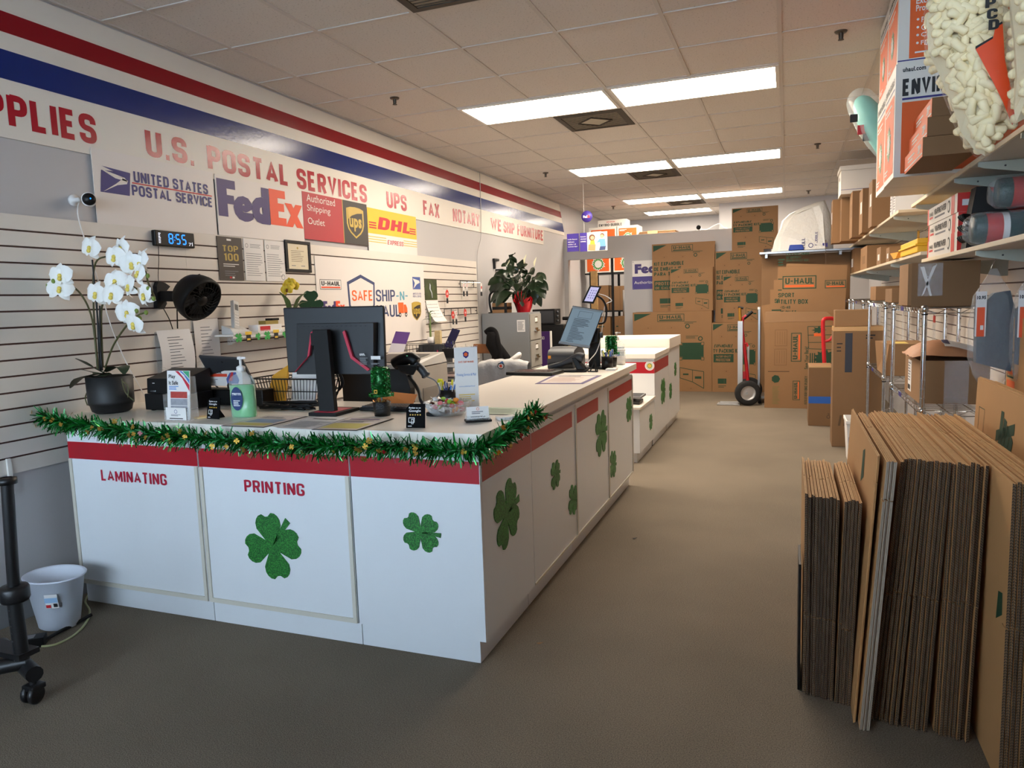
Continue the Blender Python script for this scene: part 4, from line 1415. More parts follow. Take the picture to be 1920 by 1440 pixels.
pen_cup(Vector((1.895, 3.13, CT)), .042, .082, 'black cup of pens beside the upright acrylic sign', 1)
b = MB()
for k in range(6):
    a = k * PI / 3
    b.ball(Vector((1.862, 3.12, CT + .115)) + Vector((.012 * math.cos(a), 0, .012 * math.sin(a))), .009, mat('yellow petal', (226, 220, 40), .5), 8, 6)
b.tube([(1.865, 3.125, CT + .03), (1.862, 3.121, CT + .108)], .002, BUD, 5)
solo(b, 'flower_pen', 'yellow flower-topped pen in the front pen cup', 'pen', (1.87, 3.12, CT))
# acrylic service sign
p = (PZ(861, 770, CT) + PZ(893, 763, CT)) / 2
t = thing('acrylic_sign', 'upright printed card in a clear stand beside the candy bowl', 'sign', (p.x, p.y, CT), .55)
MB().bx(-.056, .056, -.002, .002, .0, .295, CLEAR).bx(-.056, .056, -.03, .03, 0, .003, CLEAR).build('acrylic', t)
b = MB().bx(-.054, .054, -.0035, -.0022, .003, .29, PAPER)
f = Face(b, (-.054, -.0035, .003), X_, Z_)
f.poly([(.054, .235), (.066, .245), (.068, .262), (.054, .27), (.040, .262), (.042, .245)], NAVY).disk(.054, .254, .009, ORANGE, 2)
f.text('SAFE SHIP-N-HAUL', .018, .215, .072, .009, ORANGE, 1, .03)
f.text('Printing Service & Mail', .008, .150, .09, .016, LBLUE, 1, .0).text('www.safeshipnhaul', .016, .10, .075, .008, LBLUE, 1, .0)
f.lines(.014, .03, .08, .04, 4, mat('yellow ink', (226, 196, 110), .6))
b.build('printed_card', t)


def flat_sheet(name, label, cat, uv, z, m, border=None, bw=.008, draw=None):
    A, B, C, D = [PZ(u, v, z) for u, v in uv]
    b = MB()
    for p_ in (A, B, C, D): p_.z = z
    th = Vector((0, 0, .0015))
    b.hexa([A, B, C, D, A + th, B + th, C + th, D + th], border or m)
    if border:
        c = (A + B + C + D) / 4
        q = [c + (p_ - c) * (1 - bw * 2 / min((B - A).length, (D - A).length)) + th * 1.4 for p_ in (A, B, C, D)]
        b.add(q, [(0, 1, 2, 3)], m)
    f = Face(b, A + th, B - A, D - A, .0006)
    f.r = (B - A).normalized(); f.u = (D - A).normalized(); f.n = Vector((0, 0, 1))
    if draw: draw(f, (B - A).length, (D - A).length)
    return solo(b, name, label, cat, (A + B) / 2)


YINK = mat('pale yellow box', (222, 206, 120), .6); SHEET = mat('laminated sheet', (226, 214, 204), .4, var=.03)
flat_sheet('counter_sheet', 'black-edged laminated sheet with a blue and yellow block left of the monitor base', 'sheet', [(414, 799), (494, 802), (577, 781), (503, 779)], CT + .0005, SHEET, BLACK, .006,
           lambda f, W, H: (f.rect(W * .15, H * .35, W * .7, H * .3, mat('blue tint', (150, 170, 190), .6), 2), f.rect(W * .1, H * .1, W * .8, H * .2, YINK, 2), f.lines(W * .1, H * .7, W * .7, H * .2, 4, GINK, 2)))
flat_sheet('counter_sheet', 'plain white price sheet on the counter beside the monitor base', 'sheet', [(513, 803), (590, 806), (652, 783), (585, 782)], CT + .0005, PAPER, None, 0,
           lambda f, W, H: (f.lines(W * .1, H * .1, W * .8, H * .5, 8, GINK, 2, .3), f.rect(W * .2, H * .8, W * .6, H * .05, INK, 2)))
flat_sheet('counter_sheet', 'black-edged laminated sheet with a yellow block right of the monitor base', 'sheet', [(584, 806), (668, 808), (739, 785), (657, 783)], CT + .0025, SHEET, BLACK, .006,
           lambda f, W, H: (f.rect(W * .08, H * .12, W * .84, H * .38, YINK, 2), f.lines(W * .1, H * .58, W * .75, H * .14, 3, GINK, 2), f.rect(W * .15, H * .8, W * .7, H * .06, mat('purple ink', (110, 84, 130), .6), 2)))
flat_sheet('counter_sheet', 'pale green price sheet at the aisle edge of the worktop', 'sheet', [(902, 777), (983, 779), (1010, 766), (908, 764)], CT + .0005, mat('pale green sheet', (168, 186, 160), .5), INK, .004,
           lambda f, W, H: f.lines(W * .15, H * .15, W * .75, H * .7, 9, mat('faint green ink', (140, 160, 134), .6), 2, .3))
flat_sheet('counter_sheet', 'purple-edged laminated sheet on the right-hand counter', 'sheet', [(1003, 720), (1093, 720), (1128, 704), (1037, 704)], CT + .0005, SHEET, mat('purple border', (84, 66, 120), .5), .022,
           lambda f, W, H: (f.lines(W * .15, H * .2, W * .7, H * .5, 7, mat('pinkish ink', (196, 160, 150), .6), 2, .4), f.rect(W * .2, H * .78, W * .5, H * .05, INK, 2)))

# ------------------------------------------------------------------ right-hand counter
t = thing('card_terminal', 'flat black signature tablet on the right-hand counter', 'tablet', (1.83, 4.62, CT), -.1)
MB().bx(-.17, .17, -.11, .11, .001, .022, BLACK).build('case', t, bevel=.005)
MB().bx(-.12, .12, -.07, .08, .022, .0235, mat('dim screen', (66, 48, 50), .2)).build('screen', t)
t = thing('barcode_scanner', 'black hand scanner lying in its desk cradle on the right-hand counter', 'scanner', (2.02, 4.80, CT), .1)
MB().bx(-.12, .13, -.06, .06, .001, .016, BLACK).hexa([(.06, -.05, .016), (.12, -.05, .016), (.12, .05, .016), (.06, .05, .016), (.02, -.03, .10), (.05, -.03, .10), (.05, .03, .10), (.02, .03, .10)], BLACK).build('cradle', t, bevel=.006)
MB().tube(smooth_path([(-.15, 0, .03), (-.05, 0, .055), (.03, 0, .09), (.07, 0, .10), (.10, 0, .09)], 5), [.016, .017, .018, .018, .018, .018, .019, .02, .022, .024, .026, .028, .03, .032, .034, .035, .036, .036, .036, .034, .03], DGRAY, 12).build('scanner_body', t)
t = thing('label_printer', 'rounded dark grey label printer with an orange badge on the right-hand counter', 'printer', (1.905, 5.12, CT), -.05)
b = MB()
prof = [(-.13, .0), (-.14, .09), (-.11, .13), (-.03, .152), (.06, .15), (.12, .11), (.14, .05), (.14, 0)]
b.prism(prof, (-.1, 0, .002), Y_, Z_, (.2, 0, 0), DGRAY, True)
b.build('body', t, bevel=.006)
b = MB(); Face(b, (-.09, -.142, .075), X_, Z_).rect(0, 0, .022, .022, mat('orange badge', (236, 150, 30), .5), 4)
b.build('badge', t)
b = MB().bx(-.09, .09, -.15, -.135, .03, .04, BLACK); b.build('label_slot', t)

LCD = mat('grey lit screen', (96, 112, 122), .25, emit=(96, 112, 122), estr=.9)
PRN = mat('screen text', (52, 62, 70), .4)


def doc(f, W, H):
    f.rect(0, H * .93, W, H * .05, mat('screen bar', (120, 132, 138), .3, emit=(120, 132, 138), estr=.2), 2)
    f.frame(W * .28, H * .72, W * .44, H * .17, .002, PRN, 2)
    f.lines(W * .2, H * .08, W * .55, H * .62, 17, PRN, 2, .35, 4, .7)


A, B, C, D = PY(1047, 644, 4.84), PY(1105, 653, 4.90), PY(1131, 571, 5.0), PY(1074, 573, 4.94)
t = slab('desktop_monitor', [A, B, C, D], .02, 'tilted upright monitor showing a document on the right-hand counter', 'monitor', BLACK, LCD, .006, doc)
T = Matrix.Translation(-((A + B) / 2))
b = MB(T); w_ = (D - A).normalized() * .018
nn = (B - A).cross(D - A).normalized() * .004
b.hexa([A - nn, B - nn, B + nn, A + nn, A + w_ - nn, B + w_ - nn, B + w_ + nn, A + w_ + nn], STEEL); b.build('chin_bezel', t)
b = MB(T)
b.bx(2.10, 2.18, 5.02, 5.06, CT + .012, 1.22, MATTE).bx(2.02, 2.26, 4.98, 5.16, CT + .001, CT + .012, MATTE)
b.hexa([(2.10, 4.97, 1.14), (2.18, 4.97, 1.14), (2.18, 5.06, 1.12), (2.10, 5.06, 1.12), (2.10, 4.99, 1.24), (2.18, 4.99, 1.24), (2.18, 5.06, 1.24), (2.10, 5.06, 1.24)], MATTE)
b.lathe([(0, 0), (.022, 0), (.022, .02), (0, .02)], (2.185, 5.03, 1.19), DGRAY, 16, axis=(1, 0, 0))
b.build('stand', t, bevel=.003)
A2, B2, C2, D2 = PY(1091, 567, 4.96), PY(1113, 569, 4.98), PY(1128, 536, 5.03), PY(1106, 535, 5.01)
SCR = mat('lilac lit screen', (190, 186, 220), .25, emit=(190, 186, 220), estr=.55)
t = slab('tablet', [A2, B2, C2, D2], .012, 'small tablet mounted above the upright document monitor', 'tablet', BLACK, SCR, .012,
         lambda f, W, H: [f.rect(W * .3 + W * .2 * c_, H * .25 + H * .14 * r_, W * .08, H * .06, mat('icon violet', (110, 100, 160), .4), 3) for c_ in range(3) for r_ in range(4)])
T = Matrix.Translation(-((A2 + B2) / 2))
MB(T).tube(smooth_path([C2 * .5 + B2 * .5 - Vector((.02, -.015, 0)), PY(1130, 562, 5.06), PY(1137, 580, 5.08), PY(1134, 603, 5.07), PY(1122, 607, 5.05)], 6), .008, BLACK, 8).build('arm', t)
b = MB().tube(smooth_path([PY(1122, 551, 5.04), PY(1136, 555, 5.1), PY(1147, 564, 5.12), PY(1135, 572, 5.1), PY(1131, 600, 5.08), PY(1126, 635, 5.05), PY(1118, 660, 4.96), PY(1105, 676, 4.86), (2.10, 4.86, CT + .006)], 6), .0035, PAPER, 6)
solo(b, 'charging_cable', 'white charging cable hanging behind the small mounted tablet', 'cable', (2.1, 4.9, CT))
pen_cup(Vector((2.243, 4.99, CT)), .041, .09, 'black cup of pens near the far end of the right-hand counter', 2)
topiary(Vector((2.235, 5.16, CT)), 1.0, 'green tinsel hat topiary behind the pen cup on the right-hand counter')
t = thing('plastic_jar', 'clear plastic jar with a lid beside the far pump bottle', 'jar', (2.255, 5.33, CT))
MB().lathe([(0, .002), (.045, .002), (.048, .01), (.048, .09), (.04, .1)], (0, 0, 0), CLEAR, 22).build('jar_body', t)
MB().lathe([(0, .1), (.047, .1), (.047, .118), (0, .118)], (0, 0, 0), film('clear lid', (230, 232, 234), .5), 22).build('lid', t)
MB().lathe([(0, .004), (.044, .004), (.044, .06), (0, .065)], (0, 0, 0), PAPER, 18).build('contents', t)
sanitizer(Vector((2.235, 5.40, CT)) + Vector((0.01, .03, 0)), .85, GELC, 'clear pump bottle of sanitizer at the far end of the long counter', 'clean', mat('label blue', (60, 100, 170), .5)).location = (2.22, 5.415, CT)
t = thing('phone_stand', 'small folded black wire stand on the right-hand counter', 'stand', (2.20, 4.80, CT))
MB().tube([(-.03, 0, .004), (.0, .0, .085)], .005, BLACK, 6).tube([(.02, 0, .004), (.0, .0, .085)], .005, BLACK, 6).tube([(-.04, -.03, .004), (.03, -.03, .004)], .005, BLACK, 6).tube([(0, 0, .085), (.02, -.05, .004)], .005, BLACK, 6).build('frame_wire', t)
b = MB().bx(2.26, 2.33, 4.86, 4.94, CT + .001, CT + .012, PAPER)
solo(b, 'card_box', 'tiny white box at the aisle edge beside the far pen cup', 'box', (2.29, 4.9, CT), bevel=.001)
t = thing('charging_dock', 'small cream round charging dock with white cables on the right-hand counter', 'dock', (2.10, 4.84, CT))
MB().lathe([(0, .001), (.05, .001), (.05, .008), (0, .009)], (0, 0, 0), TRIMC, 24).build('disc', t)

# ================================================================== BANNERS AND NOTICES ON THE LEFT WALL
BANNER = mat('banner vinyl', (222, 214, 208), .5, var=.03, scale=3)
USPSB = mat('postal navy', (40, 36, 112), .5, var=.03); PURP = mat('courier purple', (58, 40, 106), .5, var=.04); ORNG = mat('courier orange', (228, 78, 36), .5, var=.04)
UPSR = mat('dark red banner', (176, 40, 50), .45, var=.04); UPSB = mat('dark brown banner', (50, 44, 40), .45); UPSG = mat('banner gold', (190, 160, 70), .4); DHLY = mat('yellow banner', (236, 184, 40), .5); DHLR = mat('red banner ink', (190, 26, 36), .5)


def banner(name, label, y0, y1, z0, z1, m, x=.0115, draw=None, cat='banner', wave=.004, edge=None):
    """a sheet on the left wall with a slight ripple; ink follows the mean plane"""
    o = Vector((x, (y0 + y1) / 2, (z0 + z1) / 2))
    b = MB(Matrix.Translation(-o))
    b.bx(x, x + .003, y0, y1, z0, z1, m)
    f = Face(b, (x + .003, y0, z0), Y_, Z_)
    if draw: draw(f, y1 - y0, z1 - z0)
    return solo(b, name, label, cat, o, local=True)


def eagle(f, x, y, w, h, m, bg):
    f.poly([(x + .0 * w, y), (x + .97 * w, y), (x + w, y + h), (x + .0 * w, y + .86 * h)][:0] or [(x, y), (x + .92 * w, y), (x + w, y + .92 * h), (x + .08 * w, y + h * .86)], m, 1)
    f.poly([(x + .08 * w, y + .02 * h), (x + .55 * w, y + .36 * h), (x + .86 * w, y + .46 * h), (x + .9 * w, y + .6 * h), (x + .74 * w, y + .66 * h), (x + .50 * w, y + .40 * h)], bg, 2)
    f.poly([(x + .05 * w, y + .9 * h), (x + .80 * w, y + .70 * h), (x + .88 * w, y + .56 * h), (x + .5 * w, y + .62 * h), (x + .3 * w, y + .74 * h)], bg, 2)
    f.poly([(x + .1 * w, y + 1.02 * h), (x + .99 * w, y + .93 * h), (x + .8 * w, y + .74 * h)], m, 3)


def usps(f, W, H):
    eagle(f, .035, .165, .20, .135, USPSB, BANNER)
    f.text('UNITED STATES', .255, .245, .555, .062, USPSB, 2, .06).text('POSTAL SERVICE', .235, .170, .60, .060, USPSB, 2, .06)
    f.rect(.24, .236, .60, .007, DHLR, 3)


banner('postal_banner', 'white banner reading United States Postal Service with an eagle emblem', 2.858, 3.722, 1.933, 2.322, BANNER, draw=usps)


def fedex_word(f, x, y, w, h, l=2):
    f.text('F', x, y + .02 * h, .19 * w, h * .98, PURP, l, .10)
    f.text('e', x + .16 * w, y, .22 * w, h * .66, PURP, l, .07).text('d', x + .36 * w, y, .21 * w, h * .98, PURP, l + 1, .07)
    f.text('E', x + .575 * w, y + .02 * h, .20 * w, h * .98, ORNG, l, .10).text('x', x + .765 * w, y + .02 * h, .235 * w, h * .66, ORNG, l, .08)


banner('courier_banner', 'white banner with a huge purple and orange FedEx word', 3.738, 4.624, 1.935, 2.318, BANNER, draw=lambda f, W, H: fedex_word(f, .01, .105, W - .015, .255))


def shield(f, x, y, w, h, rim, body, l=2):
    pts = [(.5, 1.0), (.78, .985), (1.0, .93), (1.0, .45), (.93, .28), (.8, .16), (.5, 0), (.2, .16), (.07, .28), (0, .45), (0, .93), (.22, .985)]
    f.poly([(x + a * w, y + b_ * h) for a, b_ in pts], rim, l)
    f.poly([(x + w * (.5 + (a - .5) * .84), y + h * (.5 + (b_ - .5) * .88)) for a, b_ in pts], body, l + 1)
    f.poly([(x + w * (.5 + (a - .5) * .84), y + h * (.5 + (b_ - .5) * .88)) for a, b_ in ((.5, 1.), (.78, .985), (1., .93), (1., .88), (.62, .84), (.25, .74), (0, .6), (0, .93), (.22, .985))], rim, l + 2)
    f.text('ups', x + .13 * w, y + .22 * h, .72 * w, .42 * h, rim, l + 3, .04)


def upsb(f, W, H):
    f.rect(0, 0, .52, H, UPSR).rect(.52, 0, .008, H, UPSG, 2).rect(.528, 0, W - .528, H, UPSB)
    for k, s in enumerate(('Outlet', 'Shipping', 'Authorized')):
        f.text(s, .05, .115 + .085 * k, (.215, .30, .37)[k], (.05, .062, .055)[k], BANNER, 2, .0)
    shield(f, .575, .05, .26, .26, UPSG, UPSB)


banner('parcel_banner', 'red and dark banner reading Authorized Shipping Outlet with a gold shield', 4.628, 5.522, 1.972, 2.325, UPSR, draw=upsb)


def dhl(f, W, H):
    f.rect(0, .155, W, H - .155, DHLY)
    f.text('DHL', .16, .20, .58, .11, DHLR, 2, .10, .35)
    for k in range(3):
        f.rect(.02, .20 + k * .022, .12, .012, DHLR, 2).rect(W - .14, .20 + k * .022, .12, .012, DHLR, 2)
        f.rect(0, .125 - k * .022, .3, .006, DHLY, 2).rect(.62, .125 - k * .022, W - .62, .006, DHLY, 2)
    f.text('EXPRESS', .32, .075, .29, .04, DHLR, 2, .02, .2)


banner('courier_banner', 'yellow and white DHL Express banner at the right end of the banner row', 5.526, 6.412, 1.93, 2.305, BANNER, draw=dhl)

SHNAVY = mat('shield navy', (48, 62, 104), .5); TEAL = mat('teal ink', (92, 158, 178), .5); BLUESQ = mat('blue square', (62, 86, 152), .5)


def uhaul_badge(f, x, y, w, h, ink, bar, bg=None, l=1, t=None):
    t = t or h * .07
    if bg: f.rect(x, y, w, h, bg, l)
    f.frame(x, y, w, h, t, ink, l + 1)
    f.text('U-HAUL', x + w * .07, y + h * .38, w * .86, h * .46, ink, l + 2, .06)
    f.rect(x + w * .05, y + h * .13, w * .9, h * .15, bar, l + 2)


def safe(f, W, H):
    z = lambda a: a - 1.10
    y = lambda a: a - 4.72
    f.rect(y(4.765), z(1.592), .288, .078, PAPER, 1); uhaul_badge(f, y(4.765), z(1.592), .288, .078, INK, ORNG, None, 1, .004)
    fedex_word(f, y(4.79), z(1.40), .30, .10)
    sp_ = [(5.14, 1.655), (5.35, 1.72), (5.57, 1.655), (5.555, 1.46), (5.47, 1.34), (5.35, 1.27), (5.23, 1.34), (5.15, 1.46)]
    f.poly([(y(a), z(c)) for a, c in sp_], SHNAVY, 1)
    f.poly([(y(5.353 + (a - 5.353) * .88), z(1.50 + (c - 1.50) * .87)) for a, c in sp_], BANNER, 2)
    f.text('SAFE', y(5.20), z(1.497), .315, .09, ORANGE, 3, .03)
    f.poly([(y(5.28), z(1.42)), (y(5.35), z(1.44)), (y(5.42), z(1.42)), (y(5.42), z(1.34)), (y(5.35), z(1.32)), (y(5.28), z(1.34))], TEAL, 3)
    f.text('SHIP', y(5.58), z(1.488), .335, .105, SHNAVY, 1, .03).text('-N-', y(5.935), z(1.495), .22, .085, TEAL, 1, .03)
    f.text('HAUL', y(5.58), z(1.345), .40, .112, SHNAVY, 1, .03)
    f.rect(y(5.965), z(1.375), .10, .10, ORANGE, 2).poly([(y(6.07), z(1.375)), (y(6.135), z(1.375)), (y(6.135), z(1.42)), (y(6.11), z(1.455)), (y(6.07), z(1.455))], ORANGE, 2)
    for a in (5.99, 6.105): f.disk(y(a), z(1.36), .022, INK, 3, 16).disk(y(a), z(1.36), .010, PAPER, 4, 12)
    f.rect(y(6.265), z(1.60), .16, .12, BLUESQ, 1)
    f.poly([(y(6.275), z(1.605)), (y(6.35), z(1.65)), (y(6.41), z(1.665)), (y(6.40), z(1.685)), (y(6.27), z(1.705)), (y(6.31), z(1.66))], BANNER, 2)
    f.text('UNITED STATES', y(6.26), z(1.548), .17, .018, BLUESQ, 1, .0).text('POSTAL SERVICE', y(6.26), z(1.522), .17, .018, BLUESQ, 1, .0)
    shield(f, y(6.225), z(1.295), .19, .185, UPSG, UPSB, 1)


bm = mat('mesh banner', (220, 214, 210), .5, var=.03)
banner('shop_banner', 'large pale banner with a shield and the words Safe Ship-N-Haul on the slats', 4.72, 6.505, 1.10, 1.848, BANNER, x=.0215, draw=safe)
# metal eyelets pinning it
DARKBOARD = mat('dark brown poster', (58, 48, 42), .5); GOLDINK = mat('gold poster ink', (176, 150, 70), .5)


def top100(f, W, H):
    f.text('TOP', .045, .185, .14, .04, GOLDINK, 1, .05).text('100', .05, .125, .135, .05, GOLDINK, 1, .07)
    f.lines(.04, .085, .15, .025, 2, PAPER, 1, .4).lines(.05, .025, .13, .04, 3, GINK, 1, .3).rect(.085, .255, .04, .012, PAPER).rect(.09, .012, .02, .012, DHLR).rect(.115, .012, .02, .012, PAPER)


banner('award_poster', 'dark poster reading Top 100 in gold on the slatted wall', 3.703, 3.928, 1.646, 1.926, DARKBOARD, x=.0215, draw=top100, cat='poster')


def permit(seed):
    def d(f, W, H):
        f.ring(.028, H - .045, .014, .003, GINK).lines(.06, H - .06, W - .08, .03, 3, GINK, 1, .3, seed)
        f.lines(.015, .03, W - .03, H - .12, 11, GINK, 1, .22, seed + 1)
        if seed == 5: f.ring(W - .03, .03, .02, .004, GINK)
    return d


banner('permit_notice', 'white permit paper just right of the dark Top 100 poster', 3.945, 4.14, 1.646, 1.926, PAPER, x=.0215, draw=permit(3), cat='notice')
banner('permit_notice', 'white permit paper with a round seal left of the framed certificate', 4.155, 4.362, 1.646, 1.930, PAPER, x=.0215, draw=permit(5), cat='notice')
t = thing('framed_certificate', 'certificate in a black frame on the slatted wall', 'picture frame', (.0215, 4.515, 1.832))
b = MB()
hw, hh = .148, .115
b.bx(0, .014, -hw, hw, -hh, -hh + .022, BLACK).bx(0, .014, -hw, hw, hh - .022, hh, BLACK).bx(0, .014, -hw, -hw + .026, -hh + .022, hh - .022, BLACK).bx(0, .014, hw - .026, hw, -hh + .022, hh - .022, BLACK)
b.build('frame', t, bevel=.002)
b = MB().bx(0, .006, -hw + .02, hw - .02, -hh + .02, hh - .02, mat('parchment', (216, 204, 176), .6))
f = Face(b, (.006, -hw + .026, -hh + .022), Y_, Z_)
f.disk(.12, .155, .009, GOLDINK).lines(.04, .05, .16, .09, 7, mat('brown ink', (120, 104, 84), .7), 1, .25).lines(.04, .02, .05, .01, 1, GINK).lines(.15, .02, .05, .01, 1, GINK)
b.build('certificate', t)

# digital clock
t = thing('digital_clock', 'black digital wall clock showing 8:55 in blue', 'clock', (.0215, 3.34, 1.877), 0)
b = MB().bx(0, .03, -.148, .148, -.045, .045, BLACK); b.build('case', t, bevel=.006)
b = MB(); f = Face(b, (.0305, -.148, -.045), Y_, Z_)
BLUEL = mat('blue led', (20, 110, 240), .3, emit=(30, 130, 255), estr=2.2); WLED = mat('white led', (220, 224, 230), .3, emit=(220, 224, 240), estr=1.0)
SEG = {'8': 'abcdefg', '5': 'acdfg'}


def seg7(f, s, x, y, w, h, t_, m):
    for i, c in enumerate(s):
        xx = x + i * (w + t_ * 1.6)
        R = {'a': (xx + t_, y + h - t_, w - 2 * t_, t_), 'd': (xx + t_, y, w - 2 * t_, t_), 'g': (xx + t_, y + h / 2 - t_ / 2, w - 2 * t_, t_), 'f': (xx, y + h / 2 + t_ / 3, t_, h / 2 - t_), 'b': (xx + w - t_, y + h / 2 + t_ / 3, t_, h / 2 - t_), 'e': (xx, y + t_ * .7, t_, h / 2 - t_), 'c': (xx + w - t_, y + t_ * .7, t_, h / 2 - t_)}
        for k in SEG[c]: f.rect(*R[k], m)


seg7(f, '8', .095, .016, .034, .06, .007, BLUEL); seg7(f, '55', .148, .016, .034, .06, .007, BLUEL)
f.rect(.137, .036, .005, .005, BLUEL, 2).rect(.137, .054, .005, .005, BLUEL, 2)
f.text('71', .245, .012, .03, .018, WLED, 1, .0).rect(.272, .03, .004, .004, WLED)
f.lines(.022, .014, .018, .062, 7, WLED, 1, .5)
b.build('display', t)
b = MB().tube(smooth_path([(.035, 3.225, 1.83), (.032, 3.222, 1.75), (.035, 3.205, 1.66), (.04, 3.20, 1.60)], 6), .002, BLACK, 5)
solo(b, 'clock_cord', 'thin black cord hanging from the digital clock to the fan', 'cord', (.035, 3.22, 1.8))

# white security camera with its cable
t = thing('security_camera', 'white round security camera on the grey wall left of the postal banner', 'camera', (.0, 2.77, 2.035))
b = MB().lathe([(0, 0), (.03, 0), (.03, .012), (.012, .016), (.012, .04), (0, .04)], (0, -.03, 0), PAPER, 18, axis=(1, 0, 0)); b.build('mount', t)
b = MB().lathe([(0, -.05), (.028, -.045), (.034, -.02), (.035, .028), (.032, .034), (0, .034)], (.075, 0, 0), PAPER, 24, axis=(.75, -.62, -.02))
b.build('body', t)
b = MB().lathe([(0, .0345), (.031, .0345), (.031, .037), (0, .039)], (.075, 0, 0), BLACK, 24, axis=(.75, -.62, -.02)).ball((.108, -.018, .003), .004, BLUEL, 8, 6)
b.build('lens_face', t)
b = MB().tube(smooth_path([(.03, 2.745, 2.02), (.03, 2.735, 1.95), (.03, 2.77, 1.80), (.034, 2.80, 1.68), (.034, 2.86, 1.40), (.034, 2.93, 1.2), (.034, 3.0, 1.06), (.034, 3.04, .98)], 6), .0032, PAPER, 6)
solo(b, 'camera_cable', 'white cable running down the slats behind the orchid from the security camera', 'cable', (.03, 2.74, 2.0))

# desk fan clipped to the slats
fo = PX(357, 552, .30)
t = thing('wall_fan', 'round black fan mounted on the slatted wall', 'fan', (.0215, 3.19, 1.55))
T = Matrix.Translation((-.0215, -3.19, -1.55))
ax = Vector((.85, -.05, -.5)).normalized()
b = MB(T)
ap = PX(291, 530, .03); aq = PX(300, 578, .03)
b.prism([(3.165, 1.475), (3.21, 1.468), (3.235, 1.50), (3.225, 1.56), (3.27, 1.60), (3.235, 1.62), (3.19, 1.63), (3.172, 1.60)], (.0225, 0, 0), Y_, Z_, (.03, 0, 0), MATTE)
b.build('wall_plate', t, bevel=.004)
c = PX(368, 556, .27)
MB(T).hexa([(.04, 3.19, 1.515), (.04, 3.23, 1.515), c + Vector((-.03, .02, -.03)), c + Vector((-.03, -.05, -.03)), (.04, 3.19, 1.575), (.04, 3.23, 1.575), c + Vector((-.03, .02, .03)), c + Vector((-.03, -.05, .03))], MATTE).build('arm', t, bevel=.004)
b = MB(T)
b.lathe([(.02, -.10), (.07, -.095), (.105, -.07), (.125, -.03), (.134, .01), (.134, .045), (.126, .056), (.118, .056), (.118, .0), (.10, -.05), (0, -.06)], c, MATTE, 40, axis=ax)
b.build('housing', t)
b = MB(T)
Q = Vector((0, 0, 1)).rotation_difference(ax).to_matrix()
for k in range(26):
    a = 2 * PI * k / 26; a2 = a + .5
    b.tube([c + Q @ Vector((.03 * math.cos(a), .03 * math.sin(a), .056)), c + Q @ Vector((.08 * math.cos(a + .28), .08 * math.sin(a + .28), .056)), c + Q @ Vector((.120 * math.cos(a2), .120 * math.sin(a2), .05))], .0017, BLACK, 4)
b.lathe([(0, .06), (.03, .058), (.032, .05), (0, .05)], c, BLACK, 20, axis=ax)
for r_ in (.055, .085):
    b.tube([c + Q @ Vector((r_ * math.cos(2 * PI * k / 24), r_ * math.sin(2 * PI * k / 24), .054)) for k in range(25)], .0016, BLACK, 4)
b.build('front_grille', t)
b = MB(T)
for k in range(4):
    a = PI / 2 * k
    g_ = []
    for i in range(5):
        r_ = .028 + .08 * i / 4
        g_.append([c + Q @ Vector((r_ * math.cos(a - .35), r_ * math.sin(a - .35), .015)), c + Q @ Vector((r_ * math.cos(a + .45), r_ * math.sin(a + .45), .036))])
    b.sheet(g_, DGRAY)
b.build('blades', t)
b = MB(T)
for k in range(16):
    a = PI * .1 + PI * .8 * k / 15
    b.tube([c + Q @ Vector((.075 * math.cos(a), .075 * math.sin(a), -.096)), c + Q @ Vector((.118 * math.cos(a), .118 * math.sin(a), -.055))], .004, BLACK, 4)
b.build('rear_ribs', t)
b = MB().tube(smooth_path([PX(303, 572, .05), PX(313, 590, .05), PX(318, 600, .05), PX(324, 617, .04)], 5), .003, BLACK, 5).tube([PX(332, 578, .08), PX(333, 616, .04)], .004, BLACK, 5)
solo(b, 'fan_cord', 'black cords hanging below the wall fan', 'cord', PX(313, 590, .05))

# acrylic paper holders
def wall_holder(u0, u1, v0, v1, label, paper_label, curl):
    a = PX(u0, v1, .03); c_ = PX(u1, v0, .03)
    y0, y1, z0, z1 = a.y, c_.y, 1.02, c_.z
    t = thing('paper_holder', label, 'holder', (.022, (y0 + y1) / 2, z0))
    h = (y1 - y0) / 2
    MB().bx(0, .002, -h, h, 0, z1 - z0 + .01, CLEAR).bx(.024, .026, -h, h, 0, .12, CLEAR).bx(0, .026, -h, h, -.002, 0, CLEAR).build('acrylic', t)
    b = MB()
    g_ = []
    for i in range(9):
        q = i / 8
        x = .006 + curl * math.sin(PI * q) + (.05 * curl * 10 * (q - .6) ** 2 if q > .6 else 0)
        g_.append([Vector((.022 + x + curl * .4 * (j / 4 - .5), y0 + .012 + (y1 - y0 - .024) * j / 4, z0 + .008 + (z1 - z0 + .01) * q)) for j in range(5)])
    b.sheet(g_, PAPER)
    # print
    for i in range(1, 8):
        for k in range(2):
            q = (i + .25 + .45 * k) / 9
            i0 = min(int(q * 8), 7); fr_ = q * 8 - i0
            pa = g_[i0][1].lerp(g_[i0 + 1][1], fr_); pb = g_[i0][3].lerp(g_[i0 + 1][3], fr_)
            off = Vector((.0015, 0, 0)); u_ = Vector((0, 0, .004))
            pb = pa.lerp(pb, .6 + .4 * ((i * 7 + k * 3) % 5) / 5)
            b.add([pa + off, pb + off, pb + off + u_, pa + off + u_], [(0, 1, 2, 3)], GINK)
    solo(b, 'printed_notice', paper_label, 'notice', ((.03), (y0 + y1) / 2, z0))


wall_holder(297, 357, 622, 690, 'clear wall holder with a curled paper above the receipt printer', 'curled printed paper above the black receipt printer', .03)
wall_holder(366, 411, 602, 680, 'clear wall holder with a flat price list above the tilted tablet', 'flat price list paper left of the cordless phone', .004)

